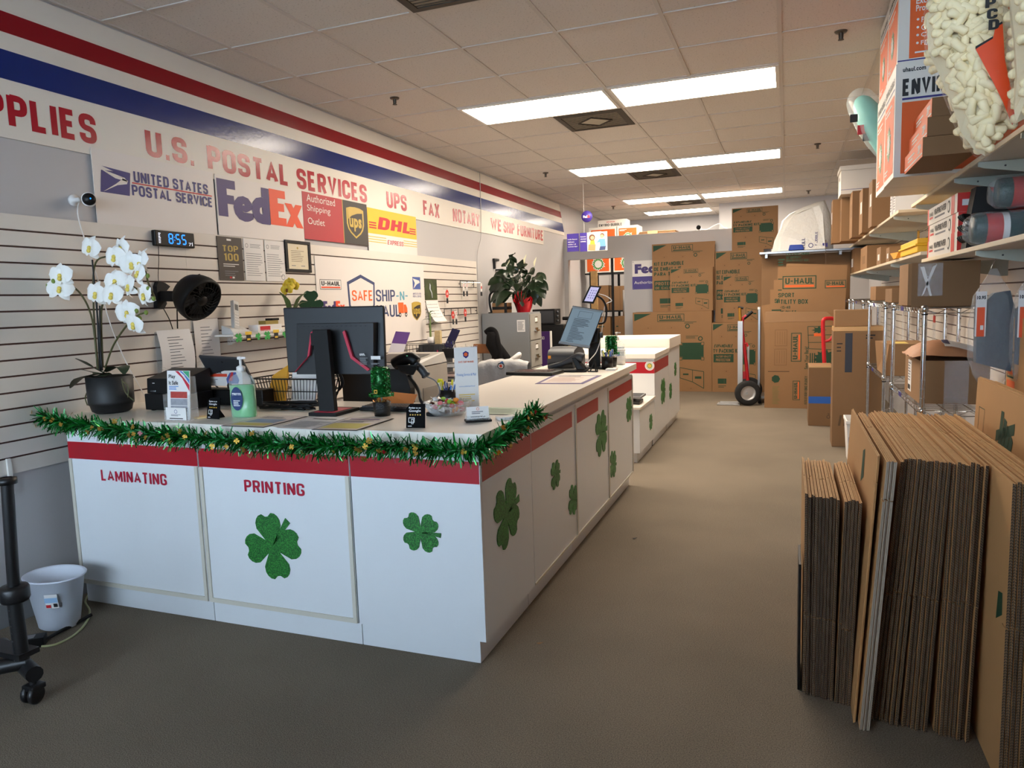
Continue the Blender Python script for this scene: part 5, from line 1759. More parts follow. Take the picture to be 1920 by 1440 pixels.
# little shelf with the cordless phone, bunting, yellow orchid and shamrock ornament
t = thing('wall_shelf', 'narrow clear-edged white shelf on the slats holding the cordless phone', 'shelf', (.022, 4.08, 1.285))
MB().bx(0, .16, -.47, .55, .0, .012, WHITE).bx(.16, .163, -.47, .55, -.02, .03, CLEAR).build('shelf_board', t)
for y in (-.35, .4):
    b = MB(); b.hexa([(0, y, -.06), (.02, y, -.06), (.02, y + .012, -.06), (0, y + .012, -.06), (0, y, -.001), (.14, y, -.001), (.14, y + .012, -.001), (0, y + .012, -.001)], CLEAR)
    b.build('bracket', t)
b = MB()
GR3 = mat('bunting green', (60, 168, 80), .6); YB = mat('bunting yellow', (230, 190, 60), .6)
f = Face(b, (.1855, 3.60, 1.245), Y_, Z_, .001)
f.rect(0, .028, .9, .012, PAPER)
for k in range(10):
    x = .05 + k * .09
    if k % 3 == 1:
        f.rect(x - .022, .0, .044, .05, INK, 2).rect(x - .03, .045, .06, .02, YB, 3).rect(x - .015, .01, .03, .012, YB, 3)
    else:
        r_ = .034 if k % 3 == 0 else .026
        pts = clover_outline(r_, 3 if k % 3 else 4, .8, 8)
        b.add([f.P(x, .03, 2)] + [f.P(x + p_[0], .03 + p_[1], 2) for p_ in pts], [(0, 1 + i, 1 + (i + 1) % len(pts)) for i in range(len(pts))], GR3)
solo(b, 'paper_bunting', 'paper shamrock bunting along the edge of the small wall shelf', 'bunting', (.1855, 3.65, 1.26))
o = Vector((.11, 3.72, 1.2975))
t = thing('cordless_phone', 'grey cordless phone standing in its base on the wall shelf', 'telephone', o)
SILV = mat('silver plastic', (190, 190, 188), .4)
MB().hexa([(-.05, -.08, 0), (.05, -.08, 0), (.05, .10, 0), (-.05, .10, 0), (-.05, -.08, .06), (.02, -.08, .04), (.02, .10, .02), (-.05, .10, .05)], SILV).build('base', t, bevel=.006)
R_ = Matrix.Translation((0, 0, .03)) @ Matrix.Rotation(-.28, 4, 'X') @ Matrix.Rotation(-.2, 4, 'Y')
b = MB(R_).bx(-.015, .012, -.03, .02, 0, .19, SILV); f = Face(b, (.012, -.03, 0), Y_, Z_)
f.rect(.01, .125, .03, .04, DGRAY)
for r_ in range(5):
    for c2 in range(3): f.rect(.009 + c2 * .012, .02 + r_ * .019, .008, .01, PAPER, 2)
b.build('handset', t, bevel=.004)
MB().tube([(-.03, .05, .05), (-.03, .05, .17)], .006, BLACK, 8).build('antenna', t)
o = Vector((.11, 4.02, 1.2975))
t = thing('card_tray', 'red and white card tray on the wall shelf beside the phone', 'tray', o)
MB().bx(-.04, .04, -.14, .1, 0, .05, PAPER).bx(.0405, .0415, -.12, -.02, .008, .04, DHLR).bx(-.03, .03, -.05, .08, .05, .075, mat('stack card', (150, 130, 60), .6)).bx(-.03, .03, .02, .09, .075, .09, BLACK).build('tray_body', t, bevel=.002)
o = Vector((.12, 4.27, 1.2975))
t = thing('small_orchid', 'small yellow spotted orchid behind the top of the big monitor', 'plant', o)
T = Matrix.Translation(-o)
MB().lathe([(0, 0), (.04, 0), (.05, .09), (.044, .09), (0, .08)], (0, 0, 0), PAPER, 20).build('pot', t)
b = MB(T); leafstrip(b, [o + Vector((0, 0, .08)), PX(560, 562, .14), PX(574, 549, .16)], [.014, .024, .004], mat('mid green leaf', (70, 96, 44), .45, var=.15))
leafstrip(b, [o + Vector((0, 0, .08)), PX(538, 565, .14), PX(524, 548, .14)], [.014, .022, .004], mat('mid green leaf', (70, 96, 44), .45, var=.15))
leafstrip(b, [o + Vector((0, .02, .08)), PX(560, 572, .16), PX(576, 566, .18)], [.014, .022, .004], mat('mid green leaf', (70, 96, 44), .45, var=.15))
b.build('leaves', t)
MB(T).tube(smooth_path([o + Vector((0, 0, .08)), PX(537, 565, .12), PX(537, 548, .12), PX(545, 535, .12)], 5), .003, STEMM, 5).build('stem', t)
YP = mat('yellow petals', (222, 190, 40), .5, var=.1); RC = mat('maroon throat', (120, 40, 30), .5)
rnd = random.Random(4)
for u, v in ((538, 543), (544, 531), (550, 536), (541, 537)):
    b = MB(T); orchid_flower(b, PX(u, v, .13), .045, (.5, -.8, rnd.uniform(-.2, .3)), rnd, YP, RC); b.build('flower', t)
o = Vector((.11, 4.53, 1.2975))
t = thing('shamrock_ornament', 'dark green three-leaf shamrock ornament peeking above the big monitor', 'ornament', o)
MB().lathe([(0, 0), (.05, 0), (.05, .01), (.01, .02), (.008, .12), (0, .12)], (0, 0, 0), TIN2, 18).build('base', t)
b = MB()
pts = clover_outline(.095, 3, PI / 2, 12, False)
b.fan(pts, (0, -.01, .19), Vector((.6, .8, 0)).normalized(), Z_, Vector((.8, -.6, 0)).normalized() * .02, mat('dark green glitter', (24, 66, 40), .4, var=.3, scale=150))
b.build('leaves', t)

# calendar under a photo of a waterfall
t = thing('wall_calendar', 'wall calendar with a dark green waterfall photo and curling page', 'calendar', (.0225, 6.66, 1.7))
b = MB().bx(0, .003, -.145, .125, -.205, 0, mat('forest photo', (54, 66, 26), .5, var=.9, scale=14))
f = Face(b, (.003, -.145, -.205), Y_, Z_); f.poly([(.11, .17), (.13, .15), (.125, .11), (.155, .07), (.16, .02), (.15, .02), (.14, .07), (.10, .11)], mat('waterfall', (190, 196, 204), .5))
b.build('photo', t)
b = MB(); g_ = []
for i in range(7):
    q = i / 6
    g_.append([(.004 + .09 * q * q, -.14 + .27 * j / 3 + .02 * q, -.212 - .215 * q) for j in range(4)])
b.sheet(g_, PAPER)
for r_ in range(5):
    for c2 in range(7):
        q = .2 + r_ * .15; x = .0055 + .09 * q * q
        b.bx(x, x + .001, -.12 + c2 * .034, -.105 + c2 * .034, -.212 - .215 * q, -.207 - .215 * q, GINK)
b.build('page', t)
b = MB().bx(0, .002, -.13, .13, -.44, -.21, PAPER); b.build('under_pages', t)

# key hooks and grids on the slats with hanging tags
TAGR = mat('red tag', (206, 60, 52), .5); KEYM = mat('dark key fob', (40, 40, 42), .4)


def key_bar(y0, y1, z, label, n=5):
    t = thing('hook_bar', label, 'hook bar', (.022, (y0 + y1) / 2, z))
    h = (y1 - y0) / 2
    b = MB().tube([(.02, -h, 0), (.02, h, 0)], .004, BLACK, 6).tube([(.02, -h, .07), (.02, h, .07)], .004, BLACK, 6)
    for k in range(n): b.tube([(.02, -h + 2 * h * k / (n - 1), 0), (.02, -h + 2 * h * k / (n - 1), .07)], .004, BLACK, 6)
    b.tube([(0, -h, .035), (.02, -h, .035)], .004, BLACK, 6).tube([(0, h, .035), (.02, h, .035)], .004, BLACK, 6)
    b.build('rail', t)


def key_tag(u, v, label, red, x=.07):
    p = PX(u, v, x)
    t = thing('key_tag', label, 'key tag', p, 0)
    MB().tube([(-.045, 0, .004), (0, 0, 0), (.004, 0, .008)], .0025, CHROME, 5).build('hook', t)
    b = MB()
    if red:
        b.prism([(.045 * math.cos(a * PI / 4 + PI / 8) * .8, -.05 + .045 * math.sin(a * PI / 4 + PI / 8)) for a in range(8)], (-.002, 0, 0), Y_, Z_, (.004, 0, 0), TAGR)
        f = Face(b, (.002, -.03, -.07), Y_, Z_); f.rect(.01, .012, .04, .006, PAPER).rect(.012, .024, .036, .006, PAPER)
    else:
        b.bx(-.002, .002, -.018, .018, -.08, -.005, PAPER); f = Face(b, (.002, -.018, -.08), Y_, Z_); f.lines(.004, .03, .028, .035, 3, TAGR)
    b.build('tag', t)
    MB().bx(-.006, .006, -.012, .012, -.15, -.095, KEYM).tube([(0, 0, -.08), (0, 0, -.1)], .003, CHROME, 5).build('fob', t, bevel=.003)


key_bar(7.33, 7.70, 1.628, 'short black hook bar high on the slats near the filing cabinet', 3)
key_bar(6.90, 7.76, 1.325, 'long black hook bar on the slats left of the filing cabinet', 6)
key_tag(838, 542, 'red tag with a dark fob hanging alone between the calendar and the high hook bar', True)
key_tag(869, 530, 'left white tag on the short high hook bar', False)
key_tag(875, 530, 'right white tag on the short high hook bar', False)
key_tag(849, 582, 'left red tag on the long black hook bar', True)
key_tag(855, 582, 'white tag beside the left red tag on the long hook bar', False)
key_tag(872, 578, 'right red tag on the long black hook bar', True)
p = PX(902, 530, .16)
t = thing('key_tag', 'white and red tag hanging on a long hook past the slat end', 'key tag', p)
MB().tube([(-.13, -.3, .006), (-.01, 0, 0)], .003, CHROME, 5).build('hook', t)
MB().bx(-.002, .002, -.018, .018, -.10, -.005, PAPER).bx(.0022, .003, -.014, .014, -.07, -.04, TAGR).bx(-.006, .006, -.014, .014, -.15, -.105, KEYM).build('tag', t)
# thin white wire rising along the wall beside the sign board
b = MB().tube(smooth_path([(.016, 8.06, 2.99), (.018, 8.05, 2.6), (.02, 8.03, 2.35), (.02, 8.0, 2.2), (.02, 7.9, 2.05), (.02, 7.87, 1.9), (.02, 7.87, 1.6), (.02, 7.87, 1.3)], 6), .004, mat('grey wire', (176, 170, 166), .5), 6)
solo(b, 'wall_wire', 'thin grey wire running down the wall from the ceiling past the sign board', 'wire', (.016, 8.06, 2.99))

# ================================================================== BEHIND THE COUNTER
BEIGE = mat('beige machine plastic', (198, 190, 178), .5, var=.03)
CABG = mat('grey cabinet enamel', (128, 130, 132), .4, var=.03)
# copier on its stand
t = thing('copier', 'black fronted copier with a beige side behind the big monitor', 'copier', (1.33, 3.62, 0))
b = MB()
b.prism([(-.22, .70), (.17, .70), (.20, .78), (.21, 1.00), (.19, 1.07), (.15, 1.10), (-.22, 1.10)], (0, -.22, 0), X_, Z_, (0, .05, 0), BLACK)
b.build('front_cover', t, bevel=.006)
MB().bx(-.22, .20, -.168, .26, .70, 1.095, BEIGE).bx(.2005, .204, -.06, .12, .80, .98, mat('beige panel line', (170, 162, 150), .5)).build('body', t, bevel=.01)
b = MB().hexa([(-.20, -.20, 1.102), (.20, -.20, 1.102), (.20, .26, 1.102), (-.20, .26, 1.102), (-.18, -.18, 1.125), (.18, -.18, 1.125), (.18, .26, 1.16), (-.18, .26, 1.16)], mat('pale lid', (206, 202, 194), .4))
b.hexa([(-.14, -.14, 1.13), (.14, -.14, 1.13), (.14, .16, 1.154), (-.14, .16, 1.154), (-.14, -.14, 1.133), (.14, -.14, 1.133), (.14, .16, 1.157), (-.14, .16, 1.157)], DGRAY)
b.build('lid', t, bevel=.004)
MB().bx(-.05, .03, -.222, -.2195, .80, .83, PAPER).bx(.06, .10, -.222, -.2195, .80, .83, GRAYP).build('front_sticker', t)
MB().bx(-.24, .22, -.2, .28, .02, .69, mat('dark stand', (56, 50, 46), .6)).bx(-.24, .22, -.2, .28, .001, .02, BLACK).build('stand', t, bevel=.004)
# desk along the slats
t = thing('work_desk', 'grey work desk against the slatted wall near the filing cabinet', 'desk', (.4, 6.7, 0))
MB().bx(-.37, .42, -.86, .1, .70, .74, BEIGE).build('desk_top', t, bevel=.004)
MB().bx(-.36, -.33, -.84, .08, .001, .699, mat('dark desk frame', (46, 40, 38), .6)).build('back_panel', t)
for yy in (-.84, .05):
    MB().bx(-.36, .38, yy, yy + .03, .001, .699, mat('dark desk frame', (46, 40, 38), .6)).build('leg', t)
# wire file rack with clipboard
t = thing('file_rack', 'black wire file rack holding a purple clipboard left of the dark file box', 'rack', (.17, 5.98, .74))
b = MB()
for k in range(12): b.tube([(-.14, -.1 + .012 * k * 1.6, .001), (-.14, -.1 + .012 * k * 1.6, .34)], .002, BLACK, 4).tube([(.14, -.1 + .0192 * k, .001), (.14, -.1 + .0192 * k, .34)], .002, BLACK, 4)
for z in (.003, .34): b.tube([(-.14, -.1, z), (.14, -.1, z), (.14, .12, z), (-.14, .12, z), (-.14, -.1, z)], .003, BLACK, 5)
for k in range(9): b.tube([(-.14 + .035 * k, -.1, .003), (-.14 + .035 * k, -.1, .34)], .002, BLACK, 4)
b.build('wire_frame', t)
q = [PX(724, 672, .22), PX(752, 674, .34), PX(766, 619, .30), PX(742, 621, .18)]
t = slab('clipboard', [q[0], q[1], q[2], q[3]], .006, 'purple topped clipboard with a grey sheet tilted above the wire rack', 'clipboard', mat('deep purple', (70, 34, 104), .5), None, 0, lambda f, W, H: f.rect(0, 0, W, H * .55, mat('grey sheet', (166, 162, 168), .6), 1))
o = Vector((.19, 6.28, .74))
t = thing('file_box', 'dark grey upright file box on the desk with a bamboo pot on top', 'file box', o)
MB().bx(-.14, .13, 0, .2, .001, .32, DGRAY).build('box_body', t, bevel=.004)
b = MB(); f = Face(b, (-.10, -.001, .03), X_, Z_); f.poly([(-.02, .0), (.16, .0), (.16, .21), (.02, .23)], mat('violet folder', (58, 54, 88), .5))
b.build('folder_front', t)
o = Vector((.23, 6.25, .74))
t = thing('pen_caddy', 'small dark caddy with a pink marker in front of the file box', 'caddy', (.27, 6.18, .74))
MB().bx(-.05, .05, -.04, .04, .001, .19, BLACK).build('caddy_body', t, bevel=.003)
b = MB(); f = Face(b, (-.05, -.041, .0), X_, Z_); f.disk(.048, .11, .022, mat('round sticker', (170, 130, 120), .5)); f.lines(.008, .15, .08, .02, 2, GINK); b.build('caddy_label', t)
MB().tube([(.03, 0, .18), (.035, 0, .27)], .006, mat('pink marker', (200, 30, 90), .4), 8).build('marker', t)
o = PX(806, 652, .16); o.z = 1.061
t = thing('bamboo_plant', 'lucky bamboo in a white pot on top of the dark file box', 'plant', (.17, 6.36, 1.061))
MB().lathe([(0, 0), (.035, 0), (.04, .07), (.036, .07), (0, .065)], (-.02, 0, 0), PAPER, 18).build('pot', t)
b = MB()
b.tube([(-.02, 0, .06), (-.02, 0, .30)], .007, mat('bamboo green', (110, 130, 70), .5, var=.1), 8).tube([(-.035, .01, .06), (-.035, .01, .2)], .006, mat('bamboo green', (110, 130, 70), .5), 8)
rnd = random.Random(8)
for k in range(14):
    a = rnd.uniform(0, 6.28); z = rnd.uniform(.16, .31)
    c = Vector((-.02, 0, z)); leafstrip(b, [c, c + Vector((math.cos(a), math.sin(a), .35)) * .04, c + Vector((math.cos(a), math.sin(a), .1)) * .08], [.004, .010, .002], mat('bamboo leaf', (56, 84, 40), .5))
b.build('canes', t)
MB().bx(.03, .09, -.02, .02, 0, .13, mat('speckled tan box', (190, 166, 120), .7, var=.3, scale=60)).build('tan_block', t, bevel=.002)
# organiser with tablet and paper trays
t = thing('desk_organizer', 'black mesh desk organizer with pens and papers beside the file box', 'organizer', (.46, 6.18, .74))
b = MB()
for z in (.02, .11, .20): b.bx(-.09, .09, -.1, .12, z, z + .004, BLACK)
for xx in (-.09, .088):
    for yy in (-.1, .118): b.bx(xx, xx + .002, yy, yy + .002, .001, .32, BLACK)
b.bx(-.06, .06, -.09, 0, .205, .29, BLACK)
b.build('trays', t)
b = MB(); 
for k in range(7): b.tube([(-.05 + .016 * k, -.04, .21), (-.055 + .018 * k, -.045, .34 + .01 * (k % 3))], .004, (BLACK, NAVY, GRAYP)[k % 3], 6)
b.build('pens', t)
b = MB().bx(-.08, .08, -.09, .1, .115, .145, PAPER).bx(-.08, .085, -.09, .1, .025, .05, mat('pinkish papers', (206, 180, 170), .7)); b.build('papers', t)
q = [PX(833, 648, .42), PX(848, 652, .50), PX(863, 615, .50), PX(848, 615, .42)]
t = slab('tablet', q, .01, 'dark blue tablet leaning upright above the desk organizer', 'tablet', mat('navy glass', (22, 24, 54), .2), None, .01, lambda f, W, H: f.rect(.006, .006, W - .012, H - .012, mat('navy glass front', (18, 20, 48), .15), 1))
t = thing('keyboard', 'dark keyboard and papers on the desk in front of the file box', 'keyboard', (.52, 5.95, .74))
MB().bx(-.2, .2, -.07, .07, .001, .02, DGRAY).build('case', t, bevel=.003)

# office chair with a grey shirt over its back
t = thing('office_chair', 'office chair behind the right-hand counter', 'chair', (1.19, 5.45, 0))
MB().bx(-.24, .24, -.25, .22, .44, .52, MATTE).build('seat', t, bevel=.03)
MB().bx(-.21, .21, .19, .24, .60, .945, MATTE).bx(-.03, .03, .18, .21, .48, .64, MATTE).build('backrest', t, bevel=.02)
b = MB().tube([(0, 0, .08), (0, 0, .44)], .028, MATTE, 10)
for k in range(5):
    a = 2 * PI * k / 5; b.tube([(0, 0, .10), (.28 * math.cos(a), .28 * math.sin(a), .065)], .018, MATTE, 6)
b.build('base', t)
for k in range(5):
    a = 2 * PI * k / 5; MB().lathe([(0, -.012), (.03, -.012), (.03, .012), (0, .012)], (.28 * math.cos(a), .28 * math.sin(a), .031), BLACK, 12, axis=(-math.sin(a), math.cos(a), 0)).build('caster', t)
SHIRT = mat('grey shirt cloth', (178, 176, 174), .9, var=.06, bump=.3, bscale=50)
b = MB(); g_ = []
for i in range(15):
    s_ = i / 14
    # over the front, across the top, down the back
    if s_ < .45: y = -.045 ; z = .70 + (.955 - .70) * (s_ / .45)
    elif s_ < .6: q_ = (s_ - .45) / .15; y = -.045 + .09 * q_; z = .955 + .014 * math.sin(PI * q_)
    else: y = .045; z = .955 - .2 * (s_ - .6) / .4
    row = []
    for j in range(17):
        q_ = j / 16 * 2 - 1
        x = .222 * q_ * (1 + .04 * (1 - s_))
        drop = .03 * abs(q_) ** 4
        row.append((x, y + .006 * math.sin(j * 1.7 + i * .6) * (1 if y < 0 else -1), z - drop + .004 * math.sin(j * 2.1)))
    g_.append(row)
b.sheet(g_, SHIRT)
f = Face(b, (-.02, -.055, .895), X_, Z_)
f.poly([(-.02, .01), (0, -.008), (.02, -.01), (.04, .002), (.045, .03), (.02, .045), (-.01, .04)], INK, 1).poly([(-.013, .012), (.0, -.002), (.02, -.004), (.034, .005), (.038, .027), (.018, .038), (-.006, .033)], PAPER, 2).disk(.012, .017, .013, ORNG, 3).poly([(0, .045), (.03, .06), (.045, .035)], LBLUE, 3)
o_ = solo(b, 'grey_shirt', 'grey shirt with a round orange emblem draped over the office chair', 'shirt', (1.19, 5.665, 0), local=True)
# wooden chair with a black jacket
t = thing('wooden_chair', 'brown wooden chair by the filing cabinet carrying a black jacket', 'chair', (.62, 7.12, 0))
WOOD = mat('chestnut wood', (134, 82, 40), .5, var=.15, scale=20)
MB().bx(-.22, .18, -.22, .2, .43, .46, WOOD).build('seat', t, bevel=.01)
MB().bx(-.27, .0, -.2, -.17, .92, 1.02, WOOD).bx(-.26, -.24, -.2, -.17, .46, .93, BLACK).bx(-.03, -.01, -.2, -.17, .46, .93, BLACK).build('backrest', t, bevel=.008)
for xx in (-.2, .14):
    for yy in (-.19, .16): MB().bx(xx, xx + .035, yy, yy + .035, .001, .43, WOOD).build('leg', t)
JACK = mat('black jacket cloth', (12, 11, 12), .9, spec=.15, var=.3, scale=6, bump=.5, bscale=12)
b = MB()
b.add([PY(913, 622, 6.8), PY(926, 622, 6.8), PY(940, 645, 6.8), PY(957, 668, 6.8), PY(960, 680, 6.8), PY(922, 690, 6.8), PY(922, 668, 6.8), PY(911, 648, 6.8),
       PY(913, 622, 6.97), PY(926, 622, 6.97), PY(940, 645, 7.0), PY(957, 668, 7.0), PY(960, 680, 7.0), PY(922, 690, 7.0), PY(922, 668, 7.0), PY(911, 648, 7.0), PY(930, 660, 6.72), PY(930, 660, 7.06)],
      [(k, (k + 1) % 8, 16) for k in range(8)][::-1] + [(8 + k, 17, 8 + (k + 1) % 8) for k in range(8)][::-1] + [(k, 8 + k, 8 + (k + 1) % 8, (k + 1) % 8) for k in range(8)], JACK, True)
b.tube(smooth_path([PY(911, 624, 6.84), PY(920, 618, 6.84), PY(929, 624, 6.84), PY(934, 645, 6.78), PY(940, 675, 6.76)], 5), .03, JACK, 10)
j_ = solo(b, 'black_jacket', 'black jacket hung in front of the grey filing cabinet', 'jacket', PY(935, 690, 6.9))
b = MB().tube(smooth_path([PY(948, 683, 6.75), PY(968, 668, 6.75), PY(974, 664, 6.8), PY(970, 672, 6.8), PY(955, 684, 6.8)], 6), .022, PAPER, 8)
solo(b, 'white_bag_strap', 'white rolled cloth strap looped beside the black jacket', 'strap', PY(955, 684, 6.78))

# filing cabinet
yb = 8.38
t = thing('filing_cabinet', 'tall grey four-drawer filing cabinet with a plant on it', 'filing cabinet', (.33, 8.16, 0))
MB().bx(-.31, .285, -.21, .21, .001, 1.32, CABG).build('carcass', t, bevel=.004)
for k in range(4):
    z = .04 + k * .318
    d = MB().bx(.286, .30, -.195, .195, z, z + .305, mat('drawer enamel', (150, 146, 138), .4)); dr = d.build('drawer', t, bevel=.003)
    MB().bx(.301, .325, -.06, .06, z + .10, z + .115, CHROME).bx(.301, .31, -.05, .05, z + .115, z + .14, CHROME).build('handle', dr)
    MB().bx(.301, .305, -.04, .04, z + .21, z + .26, PAPER).bx(.301, .307, -.045, .045, z + .2, z + .21, CHROME).bx(.301, .307, -.045, .045, z + .26, z + .27, CHROME).build('label_holder', dr)
p = PY(977, 611, 7.949)
b = MB().bx(p.x - .05, p.x + .05, 7.9475, 7.9485, p.z - .07, p.z + .07, PAPER); f = Face(b, (p.x - .05, 7.9475, p.z - .07), X_, Z_); f.lines(.01, .015, .08, .11, 9, GINK)
solo(b, 'taped_note', 'white printed note taped to the side of the filing cabinet', 'note', p)
# the peace lily and its wrapped pot
lo = Vector((.47, 8.18, 1.32))
t = thing('peace_lily', 'bushy peace lily in a red wrapped pot on the filing cabinet', 'plant', lo)
T = Matrix.Translation(-lo)
MB().lathe([(0, .002), (.07, .002), (.09, .13), (.085, .15), (0, .13)], (0, 0, 0), POTM, 24).build('pot', t)
LILY = mat('glossy lily leaf', (26, 44, 24), .3, var=.25)
rnd = random.Random(17)
tips = [(905, 545), (912, 560), (908, 575), (918, 530), (925, 520), (940, 500), (955, 478), (975, 490), (1000, 515), (1024, 525), (1028, 545), (1022, 560), (1015, 575), (1000, 545), (985, 520), (965, 530), (950, 545), (935, 550), (990, 560), (930, 575), (975, 555), (945, 568), (1008, 560), (960, 510), (985, 500), (918, 548), (1012, 535), (995, 580), (925, 590), (940, 530), (970, 545), (1003, 572), (915, 535), (932, 515), (948, 492), (985, 538), (1018, 530), (1010, 548), (955, 535), (938, 560), (920, 568), (965, 570), (980, 575), (998, 558), (928, 545), (968, 545), (945, 520), (975, 515), (992, 530), (1024, 552)]
lv = MB(T)
for k, (u, v) in enumerate(tips):
    yv = 8.18 + rnd.uniform(-.28, .16)
    tip = PY(u, v, yv); base = lo + Vector((rnd.uniform(-.03, .03), rnd.uniform(-.03, .03), .14))
    if tip.x < .05: tip.x = .05
    mid = base.lerp(tip, .55) + Vector((0, 0, .10 + rnd.uniform(0, .05)))
    lf = MB(T)
    lf.tube(smooth_path([base, base.lerp(mid, .5) + Vector((0, 0, .03)), mid], 4), .003, LILY, 5)
    leafstrip(lf, [mid, mid.lerp(tip, .5) + Vector((0, 0, .035)), tip], [.014, .058, .05, .004], LILY, .2, (rnd.uniform(-.5, .5), -.8, .7))
    lf.build('leaf', t)
for u, v, y_ in ((983, 495, 8.1), (1002, 500, 8.12), (952, 505, 8.08)):
    fl = MB(T); c = PY(u, v, y_)
    fl.tube(smooth_path([lo + Vector((0, 0, .14)), lo.lerp(c, .6) + Vector((0, 0, .06)), c], 5), .003, mat('lily stalk', (96, 120, 60), .5), 5)
    leafstrip(fl, [c, c + Vector((.015, 0, .05)), c + Vector((.03, 0, .11))], [.006, .035, .002], mat('lily flower', (222, 222, 190), .5, var=.1), .4)
    fl.build('flower', t)
REDF = mat('red foil wrap', (176, 14, 30), .25, metal=.3, var=.2, scale=20)
b = MB()
for k in range(22):
    a = 2 * PI * k / 22 + rnd.uniform(-.1, .1)
    r0 = .095; c = Vector((r0 * math.cos(a), r0 * math.sin(a), .0))
    e = Vector((math.cos(a), math.sin(a), 0)); s_ = Vector((-math.sin(a), math.cos(a), 0))
    b.sheet([[c * .8 - s_ * .018, c * .8 + s_ * .018], [c * 1.0 - s_ * .022 + Vector((0, 0, .1)), c + s_ * .022 + Vector((0, 0, .1)) + e * .01], [c * 1.3 - s_ * .03 + Vector((0, 0, .16 + .03 * (k % 2))), c * 1.2 + s_ * .03 + Vector((0, 0, .19 - .03 * (k % 2)))]], REDF)
b.build('foil_wrap', t)
b = MB()
for k in range(7):
    a = -PI / 2 + (k - 3) * .5
    d = Vector((math.cos(a) * .8, -.3, math.sin(a + PI) * .8 + .2)); c = Vector((.03, -.115, .10))
    b.sheet([[c, c + Vector((0, 0, .01))], [c + d * .05 + Vector((0, -.02, .015)), c + d * .05 + Vector((0, -.02, -.02))], [c + d * .13, c + d * .13 + Vector((.015, 0, .04))]], REDF)
b.build('bow', t)
t = thing('cardboard_parcel', 'small brown parcel with black tape on top of the filing cabinet', 'box', (.25, 8.05, 1.3205))
q = [PY(921, 588, 7.98), PY(950, 588, 7.98)]
MB().bx(-.105, .085, -.07, .09, .001, .12, KRAFT).build('box_body', t, bevel=.003)
MB().bx(-.1055, .0855, -.0708, -.0702, .04, .075, BLACK).bx(.0853, .086, -.07, .09, .04, .075, BLACK).bx(.05, .0858, -.0712, -.0705, 0.001, .12, BLACK).build('black_tape', t)
t = thing('desk_lamp', 'black bent desk lamp standing left of the parcel on the filing cabinet', 'lamp', (.085, 8.1, 1.3205))
MB().lathe([(0, .001), (.04, .001), (.04, .012), (0, .014)], (0, 0, 0), BLACK, 18).build('base', t)
MB().tube(smooth_path([(0, 0, .012), (-.02, 0, .12), (-.01, 0, .22), (.05, -.02, .26), (.10, -.04, .22)], 6), .014, BLACK, 8).build('arm', t)
MB().lathe([(.012, 0), (.03, -.02), (.045, -.07), (.04, -.07), (0, -.02)], (.10, -.04, .215), BLACK, 18).build('lamp_shade', t)
p = PX(943, 492, .10)
t = thing('camera_bracket', 'small black bracket on the wall above the peace lily', 'bracket', (.0, p.y, p.z))
MB().bx(0, .03, -.10, .06, .02, .05, BLACK).bx(0, .03, -.09, -.06, -.08, .02, BLACK).bx(.0, .1, -.02, .02, -.1, -.08, BLACK).build('arm', t, bevel=.004)

# black hi-fi, cupboard, purple board beyond the cabinet
t = thing('black_cupboard', 'black cupboard beyond the filing cabinet', 'cupboard', (.5, 9.35, 0))
MB().bx(-.42, .13, -.05, .4, .001, 1.12, BLACK).build('carcass', t, bevel=.006)
MB().bx(-.3, .12, -.06, -.051, .65, 1.1, MATTE).build('door', t, bevel=.004)
MB().bx(-.42, .30, -.03, .4, .001, .80, MATTE).build('low_section', t, bevel=.006)
t = thing('stereo', 'black stereo with round knobs on the black cupboard', 'stereo', (.40, 9.45, 1.1205))
MB().bx(-.22, .10, -.12, .15, .006, .215, BLACK).build('case', t, bevel=.008)
b = MB()
for z in (.05, .11, .17): b.lathe([(0, 0), (.018, 0), (.018, .02), (0, .02)], (.10, -.02, z), DGRAY, 14, axis=(1, 0, 0))
b.build('knobs', t)
MB().bx(-.2, .08, -.122, -.1205, .03, .19, DGRAY).build('speaker_grille', t)
t = thing('purple_board', 'purple presentation board with white edge standing by the filing cabinet', 'board', (.5, 8.95, 0))
MB().bx(-.09, .05, -.02, .02, .001, 1.05, mat('deep purple', (70, 34, 104), .5)).build('board', t)
MB().bx(.05, .066, -.022, .022, .001, 1.055, PAPER).build('white_edge', t)
b = MB(); f = Face(b, (-.075, -.021, .95), X_, Z_); f.frame(0, 0, .05, .035, .006, PAPER).disk(.025, .017, .008, PAPER); b.build('printed_logo', t)
t = thing('tape_gun', 'black and yellow tape gun on the cupboard behind the document monitor', 'tape gun', (.68, 9.5, .8005))
b = MB().tube([(-.12, 0, .40), (.02, 0, .40)], .025, BLACK, 10).tube([(-.02, 0, .40), (.0, 0, .28)], .02, mat('tool yellow', (200, 160, 40), .5), 10); b.build('tool_body', t)
MB().lathe([(.03, -.025), (.06, -.025), (.06, .025), (.03, .025)], (.06, 0, .37), mat('tape roll', (120, 96, 60), .4), 20, axis=(0, 1, 0)).build('tape_roll', t)
MB().lathe([(0, .001), (.05, .001), (.05, .03), (.03, .28), (0, .28)], (-.0, 0, 0), mat('tool yellow', (200, 160, 40), .5), 14).build('stand', t)

